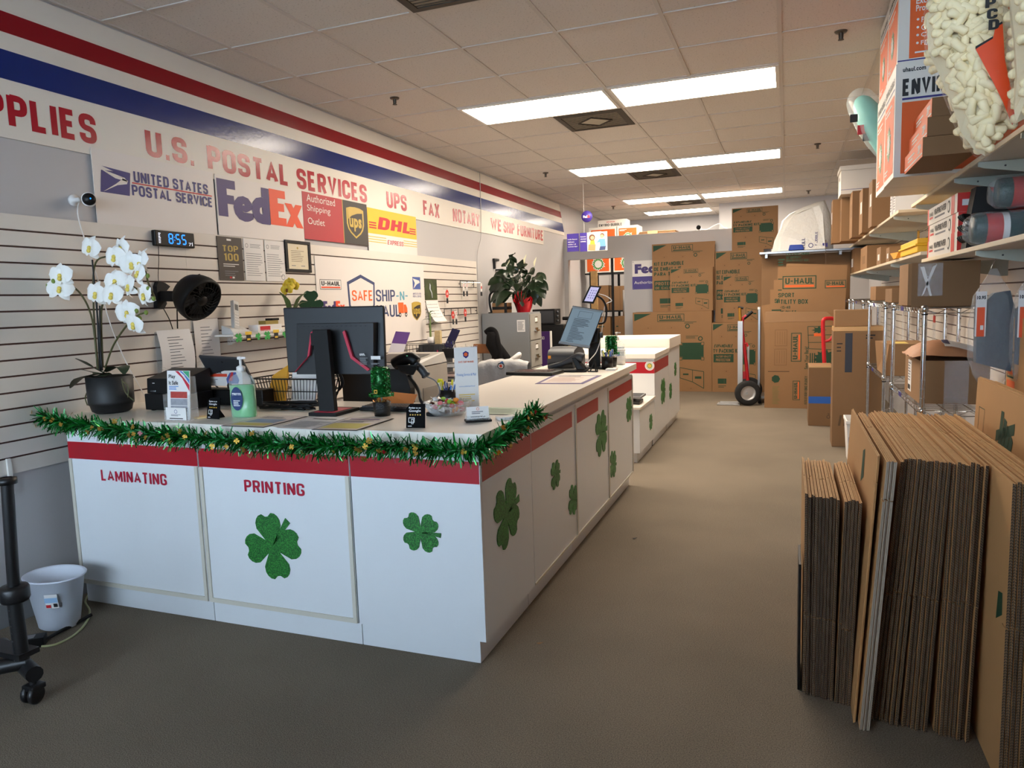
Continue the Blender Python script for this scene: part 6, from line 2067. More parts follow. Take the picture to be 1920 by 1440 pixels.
# ================================================================== THE DIVIDING WALL: banner, hanging sign, stock room
o = (1.13, 11.4965, 1.58)
b = MB().bx(1.125, 2.0, 11.496, 11.499, 1.582, 2.03, PAPER)
f = Face(b, (1.125, 11.496, 1.582), X_, Z_)
f.rect(0, 0, .875, .20, mat('banner violet', (70, 58, 132), .5)).text('Fed', .04, .245, .33, .15, PURP, 2, .07).text('Ex', .38, .245, .2, .15, ORNG, 2, .07)
f.text('Authorized Ship Center', .03, .07, .72, .06, PAPER, 2, .0)
for xx, zz in ((.015, .43), (.015, .02)): f.disk(xx, zz, .007, GINK, 3, 10)
solo(b, 'courier_banner', 'white and violet courier banner on the grey dividing wall', 'banner', o)
VIOL = mat('sign violet', (66, 48, 140), .45)
t = thing('hanging_sign', 'violet courier sign with a photo panel hanging from the ceiling', 'sign', (.9, 9.5, 2.95))
T = Matrix.Translation((-.9, -9.5, -2.95))
p1, p2 = PY(1100, 300, 9.5), PY(1101, 470, 9.5)
MB(T).tube([(.885, 9.51, 2.993), (.885, 9.51, 2.12)], .002, PAPER, 5).build('hang_wire', t)
c = PY(1100.5, 406, 9.5)
b = MB(T).lathe([(0, -.004), (.075, -.004), (.075, .004), (0, .004)], (c.x, 9.5, c.z), VIOL, 28, axis=(0, -1, 0))
Face(b, (c.x - .05, 9.4955, c.z - .018), X_, Z_).text('Fed', 0, 0, .055, .034, PAPER, 1, .05).text('Ex', .06, 0, .034, .034, ORNG, 1, .05)
b.build('round_disc', t)
A, B_ = PY(1063, 439, 9.5), PY(1086, 471, 9.5)
b = MB(T).bx(A.x, B_.x, 9.497, 9.503, B_.z, A.z, VIOL)
f = Face(b, (A.x, 9.497, B_.z), X_, Z_)
for k, s in enumerate(('business days', 'within 1-3', 'delivers', 'FedEx Express')): f.text(s, .012, .055 + k * .032, min(.13, .011 * len(s)), .018, PAPER, 1, .02)
b.build('left_panel', t)
A, B_ = PY(1087, 437, 9.47), PY(1139, 469, 9.47)
b = MB(T).bx(A.x, B_.x, 9.467, 9.473, B_.z, A.z, mat('pale photo ground', (222, 220, 200), .5))
f = Face(b, (A.x, 9.467, B_.z), X_, Z_); W, H = B_.x - A.x, A.z - B_.z
f.rect(0, 0, W * .27, H, VIOL)
for k, s in enumerate(('moments.', 'digital', 'Delivering')): f.text(s, .01, H * .50 + k * .03, .075, .018, PAPER, 2, .02)
SKIN = mat('printed skin', (206, 160, 128), .6); YSH = mat('printed yellow', (216, 186, 60), .6); BSH = mat('printed blue', (104, 156, 206), .6); HAIR = mat('printed hair', (110, 70, 44), .6); CARD = mat('printed carton', (196, 150, 100), .6)
f.disk(W * .45, H * .72, H * .17, HAIR, 1, 16).disk(W * .46, H * .70, H * .11, SKIN, 2, 16).poly([(W * .36, H * .3), (W * .56, H * .3), (W * .53, H * .58), (W * .40, H * .58)], YSH, 1)
f.disk(W * .82, H * .80, H * .12, HAIR, 1, 16).disk(W * .81, H * .76, H * .10, SKIN, 2, 16).poly([(W * .60, H * .42), (W * .72, H * .62), (W * .92, H * .62), (W * .95, H * .2), (W * .74, H * .2), (W * .73, H * .45)], BSH, 1)
f.poly([(W * .30, H * .05), (W * .56, H * .02), (W * .58, H * .34), (W * .32, H * .36)], CARD, 3).poly([(W * .70, H * .02), (W * .92, H * .02), (W * .95, H * .22), (W * .74, H * .22)], mat('printed denim', (60, 72, 110), .6), 2)
b.build('photo_panel', t)

# security camera on the ledge
p = PY(1310, 433, 11.5)
t = thing('security_camera', 'small white and black security camera on top of the dividing wall', 'camera', (p.x, 11.53, 2.4405))
MB().lathe([(0, 0), (.03, 0), (.03, .012), (0, .014)], (0, 0, 0), PAPER, 16).build('mount', t)
MB().lathe([(0, -.05), (.03, -.045), (.034, .03), (0, .03)], (0, 0, .045), PAPER, 18, axis=(0, -1, .0)).build('body', t)
MB().lathe([(0, .031), (.034, .031), (.034, .045), (0, .048)], (0, 0, .045), BLACK, 18, axis=(0, -1, 0)).build('lens_face', t)
b = MB().tube(smooth_path([(p.x + .03, 11.55, 2.46), (p.x + .12, 11.55, 2.452), (p.x + .22, 11.54, 2.50), (p.x + .30, 11.54, 2.52), (p.x + .36, 11.55, 2.47), (p.x + .42, 11.56, 2.446)], 6), .006, PAPER, 6)
solo(b, 'camera_cable', 'white looping cable on the ledge beside the small security camera', 'cable', (p.x + .2, 11.55, 2.45))

# black rack seen through the doorway and above the wall
RK = 12.45
t = thing('storage_rack', 'black steel storage rack seen through the doorway', 'rack', (.85, RK, 0))
xs = [PY(1108, 560, RK).x, PY(1149, 560, RK).x, 1.55]
for x in xs:
    for yy in (0, .5): MB().bx(x - .02 - .85, x + .02 - .85, yy, yy + .03, .001, 2.36, BLACK).build('post', t)
for z in (.55, 1.22, 1.88, 2.36):
    MB().bx(xs[0] - .1 - .85, 1.6 - .85, -.005, .535, z, z + .025, BLACK).build('shelf', t)


def orange_carton(o, w, d, h, label, group=None, top=True, starburst=True, text='ENVIRO'):
    """white moving-supplies carton with an orange printed face towards -y"""
    t = thing('supply_carton', label, 'box', o, 0, group)
    b = MB().bx(0, w, 0, d, .001, h, WBOX)
    f = Face(b, (0, 0, 0), X_, Z_)
    f.rect(w * .08, h * .06, w * .86, h * .80, ORANGE, 1)
    f.star(w * .52, h * .36, h * .33, h * .24, 16, PAPER, 2, 1.0, .3).star(w * .52, h * .36, h * .26, h * .19, 16, GRN2D, 3).star(w * .52, h * .36, h * .17, h * .14, 14, PAPER, 4)
    f.lines(w * .12, h * .70, w * .35, h * .1, 2, PAPER, 2)
    b.build('carton', t, bevel=.002)
    return t


WBOX = mat('white coated carton', (222, 216, 206), .45, var=.02); GRN2D = mat('starburst green', (62, 134, 60), .5)
x0 = PY(1104, 430, RK).x; x1 = PY(1157, 430, RK).x; x2 = PY(1196, 430, RK).x
orange_carton((x0, RK, 2.386), x1 - x0 - .01, .4, .30, 'left orange fronted carton on top of the rack above the dividing wall')
orange_carton((x1, RK, 2.386), x2 - x1, .4, .30, 'right orange fronted carton on top of the rack above the dividing wall')
t = thing('supply_carton', 'flat white carton lying on top of the two orange cartons above the wall', 'box', (x0 + .15, RK + .05, 2.687))
w = PY(1178, 415, RK).x - PY(1124, 415, RK).x
b = MB().bx(0, w, 0, .3, .001, .12, WBOX); f = Face(b, (0, 0, 0), X_, Z_); f.text('ENVIRO-BUBBLE', .02, .012, w * .8, .045, INK, 1, .06).text('MEDIUM', w * .3, .075, w * .3, .02, DHLR, 1, .03)
b.build('carton', t, bevel=.002)
b = MB()
fx0, fx1 = PY(1198, 425, RK).x, PY(1268, 425, RK).x
for k in range(11):
    o = Vector((fx0 + .01 * (k % 3), RK - .02 + .01 * (k % 2), 2.386 + k * .016))
    fb = MB().bx(0, fx1 - fx0 - .02, 0, .4, .0005, .0135, (KRAFT, KRAFT2)[k % 2])
    solo(fb, 'flattened_box', 'flattened brown carton in the strapped stack on the rack above the wall', 'box', o, local=True, group='strapped stack above the dividing wall')
b.bx(fx0 + .15, fx0 + .32, RK - .035, RK - .03, 2.386, 2.56, mat('orange strap', (216, 160, 96), .6)).bx(fx0 + .15, fx0 + .32, RK - .035, RK + .3, 2.562, 2.566, mat('orange strap', (216, 160, 96), .6))
solo(b, 'strap_band', 'pale orange paper band round the flattened cartons above the wall', 'band', (fx0 + .2, RK, 2.386))
xa, xb, xc = PY(1097, 495, RK).x, PY(1147, 495, RK).x, PY(1200, 495, RK).x
orange_carton((xa, RK + .0, 1.9055), xb - xa - .02, .42, .42, 'left orange carton on the rack shelf seen through the doorway')
orange_carton((xb + .01, RK + .0, 1.9055), xc - xb, .42, .42, 'right orange carton on the rack shelf seen through the doorway')
for k, (u0, u1, zt, lab) in enumerate(((1108, 1141, .44, 'left brown carton on the middle rack shelf in the doorway'), (1143, 1182, .42, 'right brown carton on the middle rack shelf in the doorway'))):
    a, c = PY(u0, 560, RK).x, PY(u1, 560, RK).x
    solo(MB().bx(0, c - a, 0, .4, .001, zt, KRAFT2).bx((c - a) * .48, (c - a) * .5, -.001, 0, .0, zt, mat('box seam', (110, 80, 50), .8)), 'cardboard_box', lab, 'box', (a, RK + .02, 1.2455), local=True, bevel=.003)
for k, (u0, u1, lab) in enumerate(((1104, 1145, 'left brown carton on the low rack shelf in the doorway'), (1147, 1190, 'right brown carton on the low rack shelf in the doorway'))):
    a, c = PY(u0, 640, RK).x, PY(u1, 640, RK).x
    b = MB().bx(0, c - a, 0, .4, .001, .56, KRAFT); f = Face(b, (0, 0, 0), X_, Z_); f.rect(.08, .38, .2, .02, GREENINK)
    solo(b, 'cardboard_box', lab, 'box', (a, RK + .02, .5755), local=True, bevel=.003)
b = MB().lathe([(0, .001), (.09, .001), (.09, .44), (0, .44)], (0, 0, 0), mat('shiny stretch film', (186, 184, 180), .15, metal=.4, var=.15, scale=20), 24)
solo(b, 'film_roll', 'shiny roll of stretch film standing at the doorway edge', 'roll', (PY(1172, 560, 12.2).x + .04, 12.25, 1.15), local=True)
solo(MB().bx(-.15, .25, -.12, .12, .001, 1.149, KRAFT2), 'cardboard_box', 'tall brown carton under the stretch film roll inside the doorway', 'box', (PY(1172, 560, 12.2).x + .04, 12.25, 0), local=True, bevel=.003)
b = MB().bx(.34, .45, 11.9, 11.93, .001, 1.92, mat('osb board', (178, 142, 92), .8, var=.35, scale=18)); 
solo(b, 'wood_board', 'narrow tan wood board standing inside the doorway', 'board', (.4, 11.9, 0))

# ================================================================== CARTONS AGAINST THE DIVIDING WALL
def badge(f, x, y, w, h, bar=None, rot=0, l=1):
    """the mover's name in a rounded frame with a bar under it"""
    if not rot:
        f.frame(x, y, w, h, h * .07, GREENINK, l); f.text('U-HAUL', x + w * .08, y + h * .38, w * .84, h * .46, GREENINK, l + 1, .05)
        f.rect(x + w * .07, y + h * .14, w * .86, h * .15, bar or GREENINK, l + 1)
    else:
        f.frame(x, y, w, h, w * .07, GREENINK, l); f.text('U-HAUL', x + w * .16, y + h * .08, w * .46, h * .84, GREENINK, l + 1, .05, rot=90)
        f.rect(x + w * .71, y + h * .07, w * .15, h * .86, bar or GREENINK, l + 1)


def handle(f, x, y, w):
    for dx, dy in ((0, .012), (0, -.012)): f.rect(x - w / 2, y + dy, w, .002, mat('cut line', (120, 88, 56), .8))
    f.rect(x - .006, y - .004, .012, .008, mat('cut dark', (70, 50, 34), .8))


def tv_art(f, W, H, spanish=False, tall=False):
    G = GREENINK
    f.poly([(.02 * W, .98 * H), (.02 * W, .89 * H), (.24 * W, .98 * H)], G, 1)
    badge(f, .32 * W, .875 * H, .34 * W, .095 * H)
    for x in (.2, .5): handle(f, x * W, .80 * H, .1 * W)
    f.lines(.66 * W, .845 * H, .16 * W, .03 * H, 2, G, 1, .4).ring(.70 * W, .815 * H, .03 * W, .012 * W, G, 1, 16)
    if spanish:
        for k, s in enumerate(('PARA TELEVISOR', 'DE EMBALAJE', 'KIT EXPANDIBLE')): f.text(s, .03 * W, (.53 + .075 * k) * H, (.62, .44, .48)[k] * W, .055 * H, G, 1, .09)
        f.rect(.03 * W, .32 * H, .50 * W, .14 * H, G, 1).text('PROTECCION', .05 * W, .39 * H, .44 * W, .05 * H, KRAFT, 2, .06).text('DE CALIDAD', .05 * W, .335 * H, .36 * W, .035 * H, KRAFT, 2, .06)
    else:
        f.text('EXPANDABLE', .04 * W, .645 * H, .38 * W, .045 * H, G, 1, .09, .25).text('TV PACKING KIT', .03 * W, .565 * H, .56 * W, .06 * H, G, 1, .09)
        f.rect(.03 * W, .43 * H, .42 * W, .12 * H, G, 1).text('FACTORY-QUALITY', .08 * W, .50 * H, .31 * W, .03 * H, KRAFT, 2, .05, .2).text('PROTECTION', .08 * W, .445 * H, .30 * W, .04 * H, KRAFT, 2, .06)
        x0, x1, y0, y1 = .60 * W, .90 * W, .40 * H, .61 * H; c = .035 * W
        f.poly([(x0 + c, y0), (x1 - c, y0), (x1 - c, y0 + c), (x1, y0 + c), (x1, y1 - c), (x1 - c, y1 - c), (x1 - c, y1), (x0 + c, y1), (x0 + c, y1 - c), (x0, y1 - c), (x0, y0 + c), (x0 + c, y0 + c)], G, 1)
        for xx in (x0 - .01 * W, x1 - c): 
            for yy in (y0 - .01 * H, y1 - c): f.frame(xx, yy, c * 1.2, c * 1.2, .006 * W, G, 2)
        f.lines(.68 * W, .66 * H, .16 * W, .04 * H, 3, G, 1, .4).ring(.86 * W, .66 * H, .03 * W, .012 * W, G, 1, 16)
    f.rect(.12 * W, .12 * H, .18 * W, .075 * H, G, 1).rect(.255 * W, .12 * H, .003 * W, .075 * H, KRAFT, 2).lines(.13 * W, .06 * H, .17 * W, .04 * H, 2, G, 1, .4)
    if not spanish:
        q = [(.60, .30), (.76, .27), (.90, .25), (.90, .04), (.76, .12), (.60, .17)]
        for a, b_ in zip(q, q[1:] + q[:1]):
            d = Vector((b_[0] - a[0], b_[1] - a[1])); n_ = Vector((-d.y, d.x)).normalized() * .004
            f.poly([((a[0] + n_.x) * W, (a[1] + n_.y) * H), ((a[0] - n_.x) * W, (a[1] - n_.y) * H), ((b_[0] - n_.x) * W, (b_[1] - n_.y) * H), ((b_[0] + n_.x) * W, (b_[1] + n_.y) * H)], G, 1)
        f.rect(.757 * W, .12 * H, .006 * W, .15 * H, G, 1).rect(.64 * W, .205 * H, .07 * W, .02 * H, G, 1).rect(.79 * W, .16 * H, .08 * W, .03 * H, G, 1)
    for x in (.3, .74): handle(f, x * W, .30 * H if x < .5 else .02 * H + .02, .1 * W)


def tv_box(x0, x1, z0, z1, y0, y1, label, spanish=False):
    b = MB().bx(0, x1 - x0, 0, y1 - y0, 0, z1 - z0, KRAFT)
    tv_art(Face(b, (0, 0, 0), X_, Z_), x1 - x0, z1 - z0, spanish)
    return solo(b, 'packing_box', label, 'box', (x0, y0, z0), local=True)


tv_box(1.19, 2.378, .001, 1.222, 11.16, 11.47, 'largest brown television packing box on the floor behind the far counter')
tv_box(1.47, 2.405, 1.2235, 2.258, 11.33, 11.45, 'tall brown box printed KIT EXPANDIBLE standing on the largest packing box', True)
tv_box(1.765, 2.392, 1.2235, 1.872, 11.19, 11.32, 'small brown television packing box leaning before the KIT EXPANDIBLE box')
tv_box(2.384, 3.07, .001, 1.04, 11.14, 11.47, 'brown television packing box on the floor behind the silver hand truck')
tv_box(2.412, 3.10, 1.0415, 2.098, 11.34, 11.46, 'second tall KIT EXPANDIBLE box partly behind the grey shelf', True)
tv_box(2.535, 3.08, 1.0415, 1.728, 11.20, 11.33, 'small television packing box above the hand truck, before the second KIT EXPANDIBLE box')
tv_box(2.652, 3.295, 2.0995, 2.715, 11.36, 11.46, 'topmost television packing box, reaching up towards the ceiling')

# big plain sheet, flattened sport utility boxes, moving box
solo(MB().bx(0, 1.10, 0, .05, 0, 1.955, KRAFT2), 'cardboard_sheet', 'tall plain brown cardboard standing under the grey shelf', 'cardboard', (3.10, 10.48, .001), local=True, bevel=.004)


def sport_box(uv, y, label, art=True, th=.02):
    A, B, C, D = [PY(u, v, y) for u, v in uv]
    n = Vector((0, th, 0))
    A0, B0 = Vector((A.x, y, .002)), Vector((B.x, y, .002))
    b = MB().hexa([A0, B0, B0 + n, A0 + n, A, B, B + n, A + n], KRAFT).hexa([A, B, B + n, A + n, D, C, C + n, D + n], KRAFT)
    if art:
        f = Face(b, A, B - A, D - A); f.r = (B - A).normalized(); f.u = (Vector((0, 0, 1)) + Vector((0, 0, 0))); f.n = Vector((0, -1, 0))
        art(f)
    return solo(b, 'flattened_box', label, 'box', (A0 + B0) / 2)


def sport(f):
    badge(f, .10, .56, .40, .165, ORANGE); badge(f, .60, .56, .24, .10, ORANGE)
    f.text('SPORT', .05, .455, .19, .055, GREENINK, 1, .06).text('UTILITY BOX', .035, .37, .37, .058, GREENINK, 1, .06).text('18-15-48', .035, .31, .16, .035, GREENINK, 1, .04).text('6.25 CU FT', .025, .24, .24, .045, GREENINK, 1, .05)
    f.text('CAJA PARA EQUIPO', .14, .985, .27, .028, GREENINK, 1, .05).text('DE DEPORTE', .14, .945, .18, .028, GREENINK, 1, .05).text('SPORT UTILITY BOX', .14, .905, .27, .028, GREENINK, 1, .05)
    f.rect(.60, .86, .006, .30, mat('cut dark', (70, 50, 34), .8)).rect(.0, .845, .86, .003, mat('cut line', (120, 88, 56), .8))


sport_box([(1451, 624), (1582, 624), (1589, 497), (1475, 494)], 9.95, 'front flattened box printed SPORT UTILITY BOX leaning among the cartons', sport)
sport_box([(1452, 626), (1560, 626), (1562, 500), (1459, 501)], 10.01, 'second flattened box showing a narrow strip left of the SPORT UTILITY BOX front', lambda f: (f.text('SF', .0, .40, .06, .055, GREENINK, 1, .06), f.text('UT', .0, .32, .06, .055, GREENINK, 1, .06), f.rect(.04, .56, .05, .012, GREENINK), f.rect(.04, .70, .05, .012, GREENINK), f.lines(.04, .87, .08, .1, 3, GREENINK, 1, .5), None)[0])
sport_box([(1449, 640), (1550, 640), (1552, 524), (1451, 525)], 10.07, 'third plain flattened box further left in the leaning row', None)
sport_box([(1444, 650), (1540, 650), (1542, 541), (1444, 543)], 10.13, 'fourth plain flattened box at the left of the leaning row', None)
sport_box([(1440, 690), (1470, 690), (1462, 568), (1428, 573)], 9.86, 'narrow leaning flattened box with small green print beside the grey pole', lambda f: f.lines(.04, .66, .12, .1, 3, GREENINK, 1, .5))
my = 9.63
b = MB()
A, B = PY(1436, 763, my), PY(1568, 766, my); C, D = PY(1572, 604, my), PY(1434, 606, my)
X0, X1, Z1 = 3.17, 3.99, 1.085
b.bx(X0, X1, my, my + .16, .001, Z1, KRAFT)
fm = Face(b, (0, my, 0), X_, Z_)


def at2(u, v): p = PY(u, v, my); return p.x, p.z


def boxuv(u0, u1, v0, v1):
    x, z = at2(u0, v1); x2, z2 = at2(u1, v0); return x, z, x2 - x, z2 - z


for uv in ((1453, 1476, 618, 649), (1452, 1475, 654, 685)):
    x, z, w, h = boxuv(*uv); fm.frame(x, z, w, h, .004, mat('brown print', (112, 80, 48), .8)); 
    for k in range(4): fm.rect(x + w * (.2 + .2 * k), z + h * .12, .003, h * .76, mat('brown print', (112, 80, 48), .8))
badge(fm, *boxuv(1483, 1503, 624, 678), ORANGE, 90); badge(fm, *boxuv(1486, 1500, 714, 750), ORANGE, 90)
x, z, w, h = boxuv(1508, 1516, 650, 692); fm.text('Save Your Back!', x, z, w, h, GREENINK, 1, .02, rot=90)
x, z, w, h = boxuv(1508, 1514, 705, 758); fm.text('FITS EVERY BIKE PLENTY', x, z, w, h, GREENINK, 1, .03, rot=90)
for k in range(3):
    x, z, w, h = boxuv(1518 + k * 4, 1521 + k * 4, 662, 684); fm.rect(x, z, w * .8, h, GREENINK)
x, z, w, h = boxuv(1514, 1562, 609, 656)
for a, b_ in (((0, .95), (.05, .05)), ((.05, .05), (.95, .0)), ((0, .6), (1, .6)), ((.02, .3), (.98, .3)), ((.0, .95), (.98, .95)), ((.98, .95), (.98, 0))):
    d = Vector((b_[0] - a[0], b_[1] - a[1])); n_ = Vector((-d.y, d.x)).normalized() * .012
    fm.poly([(x + (a[0] + n_.x) * w, z + (a[1] + n_.y) * h), (x + (a[0] - n_.x) * w, z + (a[1] - n_.y) * h), (x + (b_[0] - n_.x) * w, z + (b_[1] - n_.y) * h), (x + (b_[0] + n_.x) * w, z + (b_[1] + n_.y) * h)], GREENINK, 1)
fm.rect(x + w * .25, z + h * .55, w * .3, h * .12, ORANGE, 2).star(x + w * .45, z + h * .8, h * .16, h * .09, 8, GREENINK, 1, 1.8)
x, z, w, h = boxuv(1530, 1562, 658, 690); fm.star(x + w / 2, z + h / 2, h * .6, h * .45, 14, GREENINK, 1)
x, z, w, h = boxuv(1447, 1462, 703, 718); fm.disk(x + w / 2, z + h / 2, h * .5, GREENINK, 1, 7); x, z, w, h = boxuv(1448, 1462, 724, 758); fm.lines(x, z, w, h, 12, mat('faint green print', (120, 112, 66), .8), 1, .4)
fm.rect(*boxuv(1440, 1480, 696, 697), mat('cut dark', (70, 50, 34), .8))
x, z, w, h = boxuv(1438, 1564, 588, 603)
b.hexa([(X0 + .0, my + .01, Z1 + .002), (X1, my + .01, Z1 + .002), (X1, my + .16, Z1 + .002), (X0, my + .16, Z1 + .002), (X0 + .005, my + .05, 1.215), (X1 - .1, my + .05, 1.20), (X1 - .1, my + .14, 1.20), (X0 + .005, my + .14, 1.215)], KRAFT2)
solo(b, 'moving_box', 'large brown moving box with a sideways orange and green emblem on the floor', 'box', (3.55, my, .001))

# grey shelf with the white bag of cushioning
t = thing('wall_shelf', 'deep grey steel shelf high at the back holding the white cushioning bag', 'shelf', (3.85, 10.6, 1.965))
MB().bx(-.77, .80, -.35, .4, 0, .028, STEEL).build('shelf_board', t, bevel=.003)
for xx in (-.7, .2): MB().bx(xx, xx + .03, -.33, .4, -.05, -.001, STEEL).build('bracket', t)
BAGM = mat('white cushioning sheet', (214, 212, 206), .4, var=.06, scale=30, bump=.6, bscale=45)
b = MB(); prof = [(1447, 470), (1452, 452), (1462, 430), (1466, 415), (1480, 402), (1505, 390), (1530, 380), (1546, 376), (1556, 400), (1562, 430), (1562, 466)]
P0 = [PY(u, v, 10.45) for u, v in prof]
cen = sum(P0, Vector()) / len(P0); n_ = len(P0); rings = []
for yo, s_ in ((-.17, .72), (-.14, .90), (-.05, 1.0), (.08, 1.0), (.18, .86), (.22, .6)):
    row = []
    for i, p in enumerate(P0):
        q = cen + (p - cen) * s_; q.z = max(q.z, 1.998) if p.z > 2.0 + .05 else 1.998
        row.append((q.x, 10.45 + yo + .015 * math.sin(i * 2.3), q.z))
    row.append(row[0]); rings.append(row)
b.sheet(rings, BAGM); b.poly(rings[0][:-1], BAGM); b.poly(list(reversed(rings[-1][:-1])), BAGM)
f = Face(b, (3.66, 10.29, 2.03), Vector((1, -.0, 0)), Z_, .004)
o_ = solo(b, 'cushioning_bag', 'large white bag of bubble cushioning lying on the grey shelf', 'bag', (3.6, 10.45, 1.997))
b = MB(); f = Face(b, (3.60, 10.272, 2.02), X_, Z_, .003)
f.text('FULL', .0, .0, .04, .13, USPSB, 1, .0, rot=90).ring(.11, .03, .03, .008, USPSB, 1, 14).text('BUBBLE', .16, .03, .03, .17, USPSB, 1, .0, rot=90).rect(.25, .0, .06, .05, USPSB)
pr_ = b.build('printed_marks', o_); pr_.location = -Vector(o_.location)
b = MB().hexa([PY(1478, 470, 10.24), PY(1508, 469, 10.24), PY(1508, 469, 10.34), PY(1478, 470, 10.34), PY(1480, 459, 10.24), PY(1505, 458, 10.24), PY(1502, 461, 10.34), PY(1486, 461, 10.34)], mat('blue strap', (30, 60, 150), .5))
b.T = None
b.v = [(x, y, max(z, 1.996)) for x, y, z in b.v]
solo(b, 'blue_strap', 'crumpled blue strip lying before the white cushioning bag', 'strip', PY(1492, 466, 10.24), bevel=.01)

# hand trucks
t = thing('hand_truck', 'silver hand truck with red handle frame and black tyres before the cartons', 'hand truck', (2.86, 9.95, 0))
T = Matrix.Translation((-2.86, -9.95, 0))
REDP = mat('red painted steel', (176, 26, 34), .35, var=.05); TYRE = mat('black tyre', (24, 24, 25), .8, var=.1); ALU = mat('silver rail', (190, 190, 190), .35, metal=.6, var=.04)
y_ = 9.9
P = lambda u, v, y=y_: PY(u, v, y)
b = MB(T); a, c = P(1383, 757), P(1393, 602)
b.bx(a.x, c.x + .0, y_ - .02, y_ + .03, .02, c.z, ALU).bx(P(1399, 740).x, P(1403, 740).x, y_ + .25, y_ + .28, .1, P(1400, 650).z, ALU)
b.build('rail', t, bevel=.004)
MB(T).tube([P(1388, 601), P(1387, 577)], .02, mat('brass grip', (170, 120, 40), .35, metal=.6), 10).tube([P(1384, 576), P(1394, 578)], .016, BLACK, 8).build('upper_grip', t)
b = MB(T); b.tube(smooth_path([P(1402, 714, 9.95), P(1399, 680, 9.95), P(1394, 640, 9.95), P(1391, 612, 9.95), P(1393, 598, 9.95), P(1400, 592, 9.95)], 5), .022, REDP, 10)
b.tube([P(1394, 645, 9.95), P(1400, 644, 9.95), P(1402, 650, 9.95)], .016, REDP, 8).bx(P(1386, 705).x, P(1398, 705).x, 9.93, 9.97, P(1390, 711).z, P(1390, 697).z, REDP)
b.build('red_frame', t)
MB(T).tube([P(1395, 597, 9.95), P(1411, 584, 9.95)], .022, BLACK, 10).build('rubber_grip', t)
for k, (u, v, yw) in enumerate(((1402, 738, 9.80), (1405, 734, 10.20))):
    c = PY(u, v, yw); c.z = .165; 
    w = MB(T).lathe([(.095, -.035), (.14, -.04), (.163, -.028), (.1645, 0), (.163, .028), (.14, .04), (.095, .035)], c, TYRE, 36, axis=(.25, -1, 0)); wo = w.build('wheel', t)
    MB(T).lathe([(0, -.02), (.03, -.022), (.06, -.012), (.085, -.018), (.097, -.034), (.097, .034), (0, .03)], c, ALU, 28, axis=(-.25, 1, 0)).build('hub', wo)
b = MB(T).bx(2.57, a.x + .03, 9.78, 9.98, .004, .012, ALU).bx(2.60, a.x, 9.80, 9.83, .012, .03, ALU).bx(2.60, a.x, 9.93, 9.96, .012, .03, ALU).tube([(2.95, 9.75, .165), (2.97, 10.25, .165)], .015, STEEL, 8)
b.build('nose_plate', t)
t = thing('furniture_dolly', 'tall grey metal post with a small caster standing right of the red hand truck', 'dolly', (3.09, 10.0, 0))
T = Matrix.Translation((-3.09, -10.0, 0))
pt = PY(1424, 580, 10.0)
MB(T).bx(3.075, 3.105, 9.985, 10.015, .06, pt.z, STEEL).build('post', t, bevel=.004)
MB(T).bx(3.075, 3.2, 10.0, 10.4, .07, .10, STEEL).build('base_bar', t)
for yy, xx in ((9.99, 3.10), (10.38, 3.18)): MB(T).lathe([(0, -.02), (.045, -.02), (.05, 0), (.045, .02), (0, .02)], (xx, yy, .051), TYRE, 18, axis=(1, 0, 0)).build('caster', t)
MB(T).tube([(3.09, 10, pt.z), (3.09, 10, pt.z + .03)], .02, PAPER, 8).build('post_cap', t)
t = thing('hand_truck', 'red hand truck standing behind the carton with blue tape', 'hand truck', (3.84, 9.0, 0))
T = Matrix.Translation((-3.84, -9.0, 0))
REDQ = mat('bright red steel', (206, 28, 36), .35, var=.04)
b = MB(T); b.tube(smooth_path([PY(1547, 757, 9.0), PY(1546, 690, 9.0), PY(1544, 640, 9.0), PY(1543, 610, 9.0), PY(1545, 599, 9.0), PY(1555, 597, 9.05), PY(1566, 598, 9.1)], 5), .022, REDQ, 10)
b.tube(smooth_path([PY(1546, 640, 9.0), PY(1556, 637, 9.0), PY(1563, 628, 9.0)], 4), .016, REDQ, 8)
b.tube([PY(1566, 598, 9.1), (4.0, 9.15, .12)], .022, REDQ, 10)
b.build('tube_frame', t)
b = MB(T); b.bx(3.78, 4.02, 8.85, 9.0, .002, .010, STEEL); b.build('nose_plate', t)
for xx in (3.80, 4.02): MB(T).lathe([(0, -.02), (.10, -.025), (.115, 0), (.10, .025), (0, .02)], (xx, 9.12, .116), TYRE, 24, axis=(1, 0, 0)).build('wheel', t)

# cartons on the floor by the wire shelves
b = MB().bx(0, .235, 0, .44, .0, .635, KRAFT2).bx(-.002, .237, -.004, .0, .635, .648, mat('pale carton edge', (206, 172, 124), .7)).bx(0, .235, -.0005, .44, .6355, .645, KRAFT)
f = Face(b, (0, -.0006, 0), X_, Z_); f.rect(0, .245, .235, .075, mat('blue tape', (36, 92, 176), .45), 1).rect(-.001, .245, .001, .075, mat('blue tape', (36, 92, 176), .45)).ring(.20, .10, .018, .004, INK, 1, 14).text('TM', .19, .125, .02, .012, INK, 1, .02)
solo(b, 'cardboard_box', 'brown carton with a band of blue tape on the carpet', 'box', (3.657, 8.38, .001), local=True)
b = MB().bx(0, .42, 0, .28, 0, 1.075, KRAFT2).bx(0, .42, 0, .28, 1.0755, 1.118, mat('taped carton top', (196, 154, 104), .3))
f = Face(b, (0, 0, 0), X_, Z_)
f.rect(.10, .70, .06, .36, mat('dark label', (44, 46, 54), .5)).lines(.03, .88, .05, .10, 3, INK, 1, .3)
for k in range(6): f.poly([(.05 + k * .045, .20), (.07 + k * .045, .20), (.085 + k * .045, .30), (.065 + k * .045, .30)], mat('brown stencil', (92, 70, 46), .8))
f.lines(.27, 1.0, .08, .05, 2, INK, 1, .5)
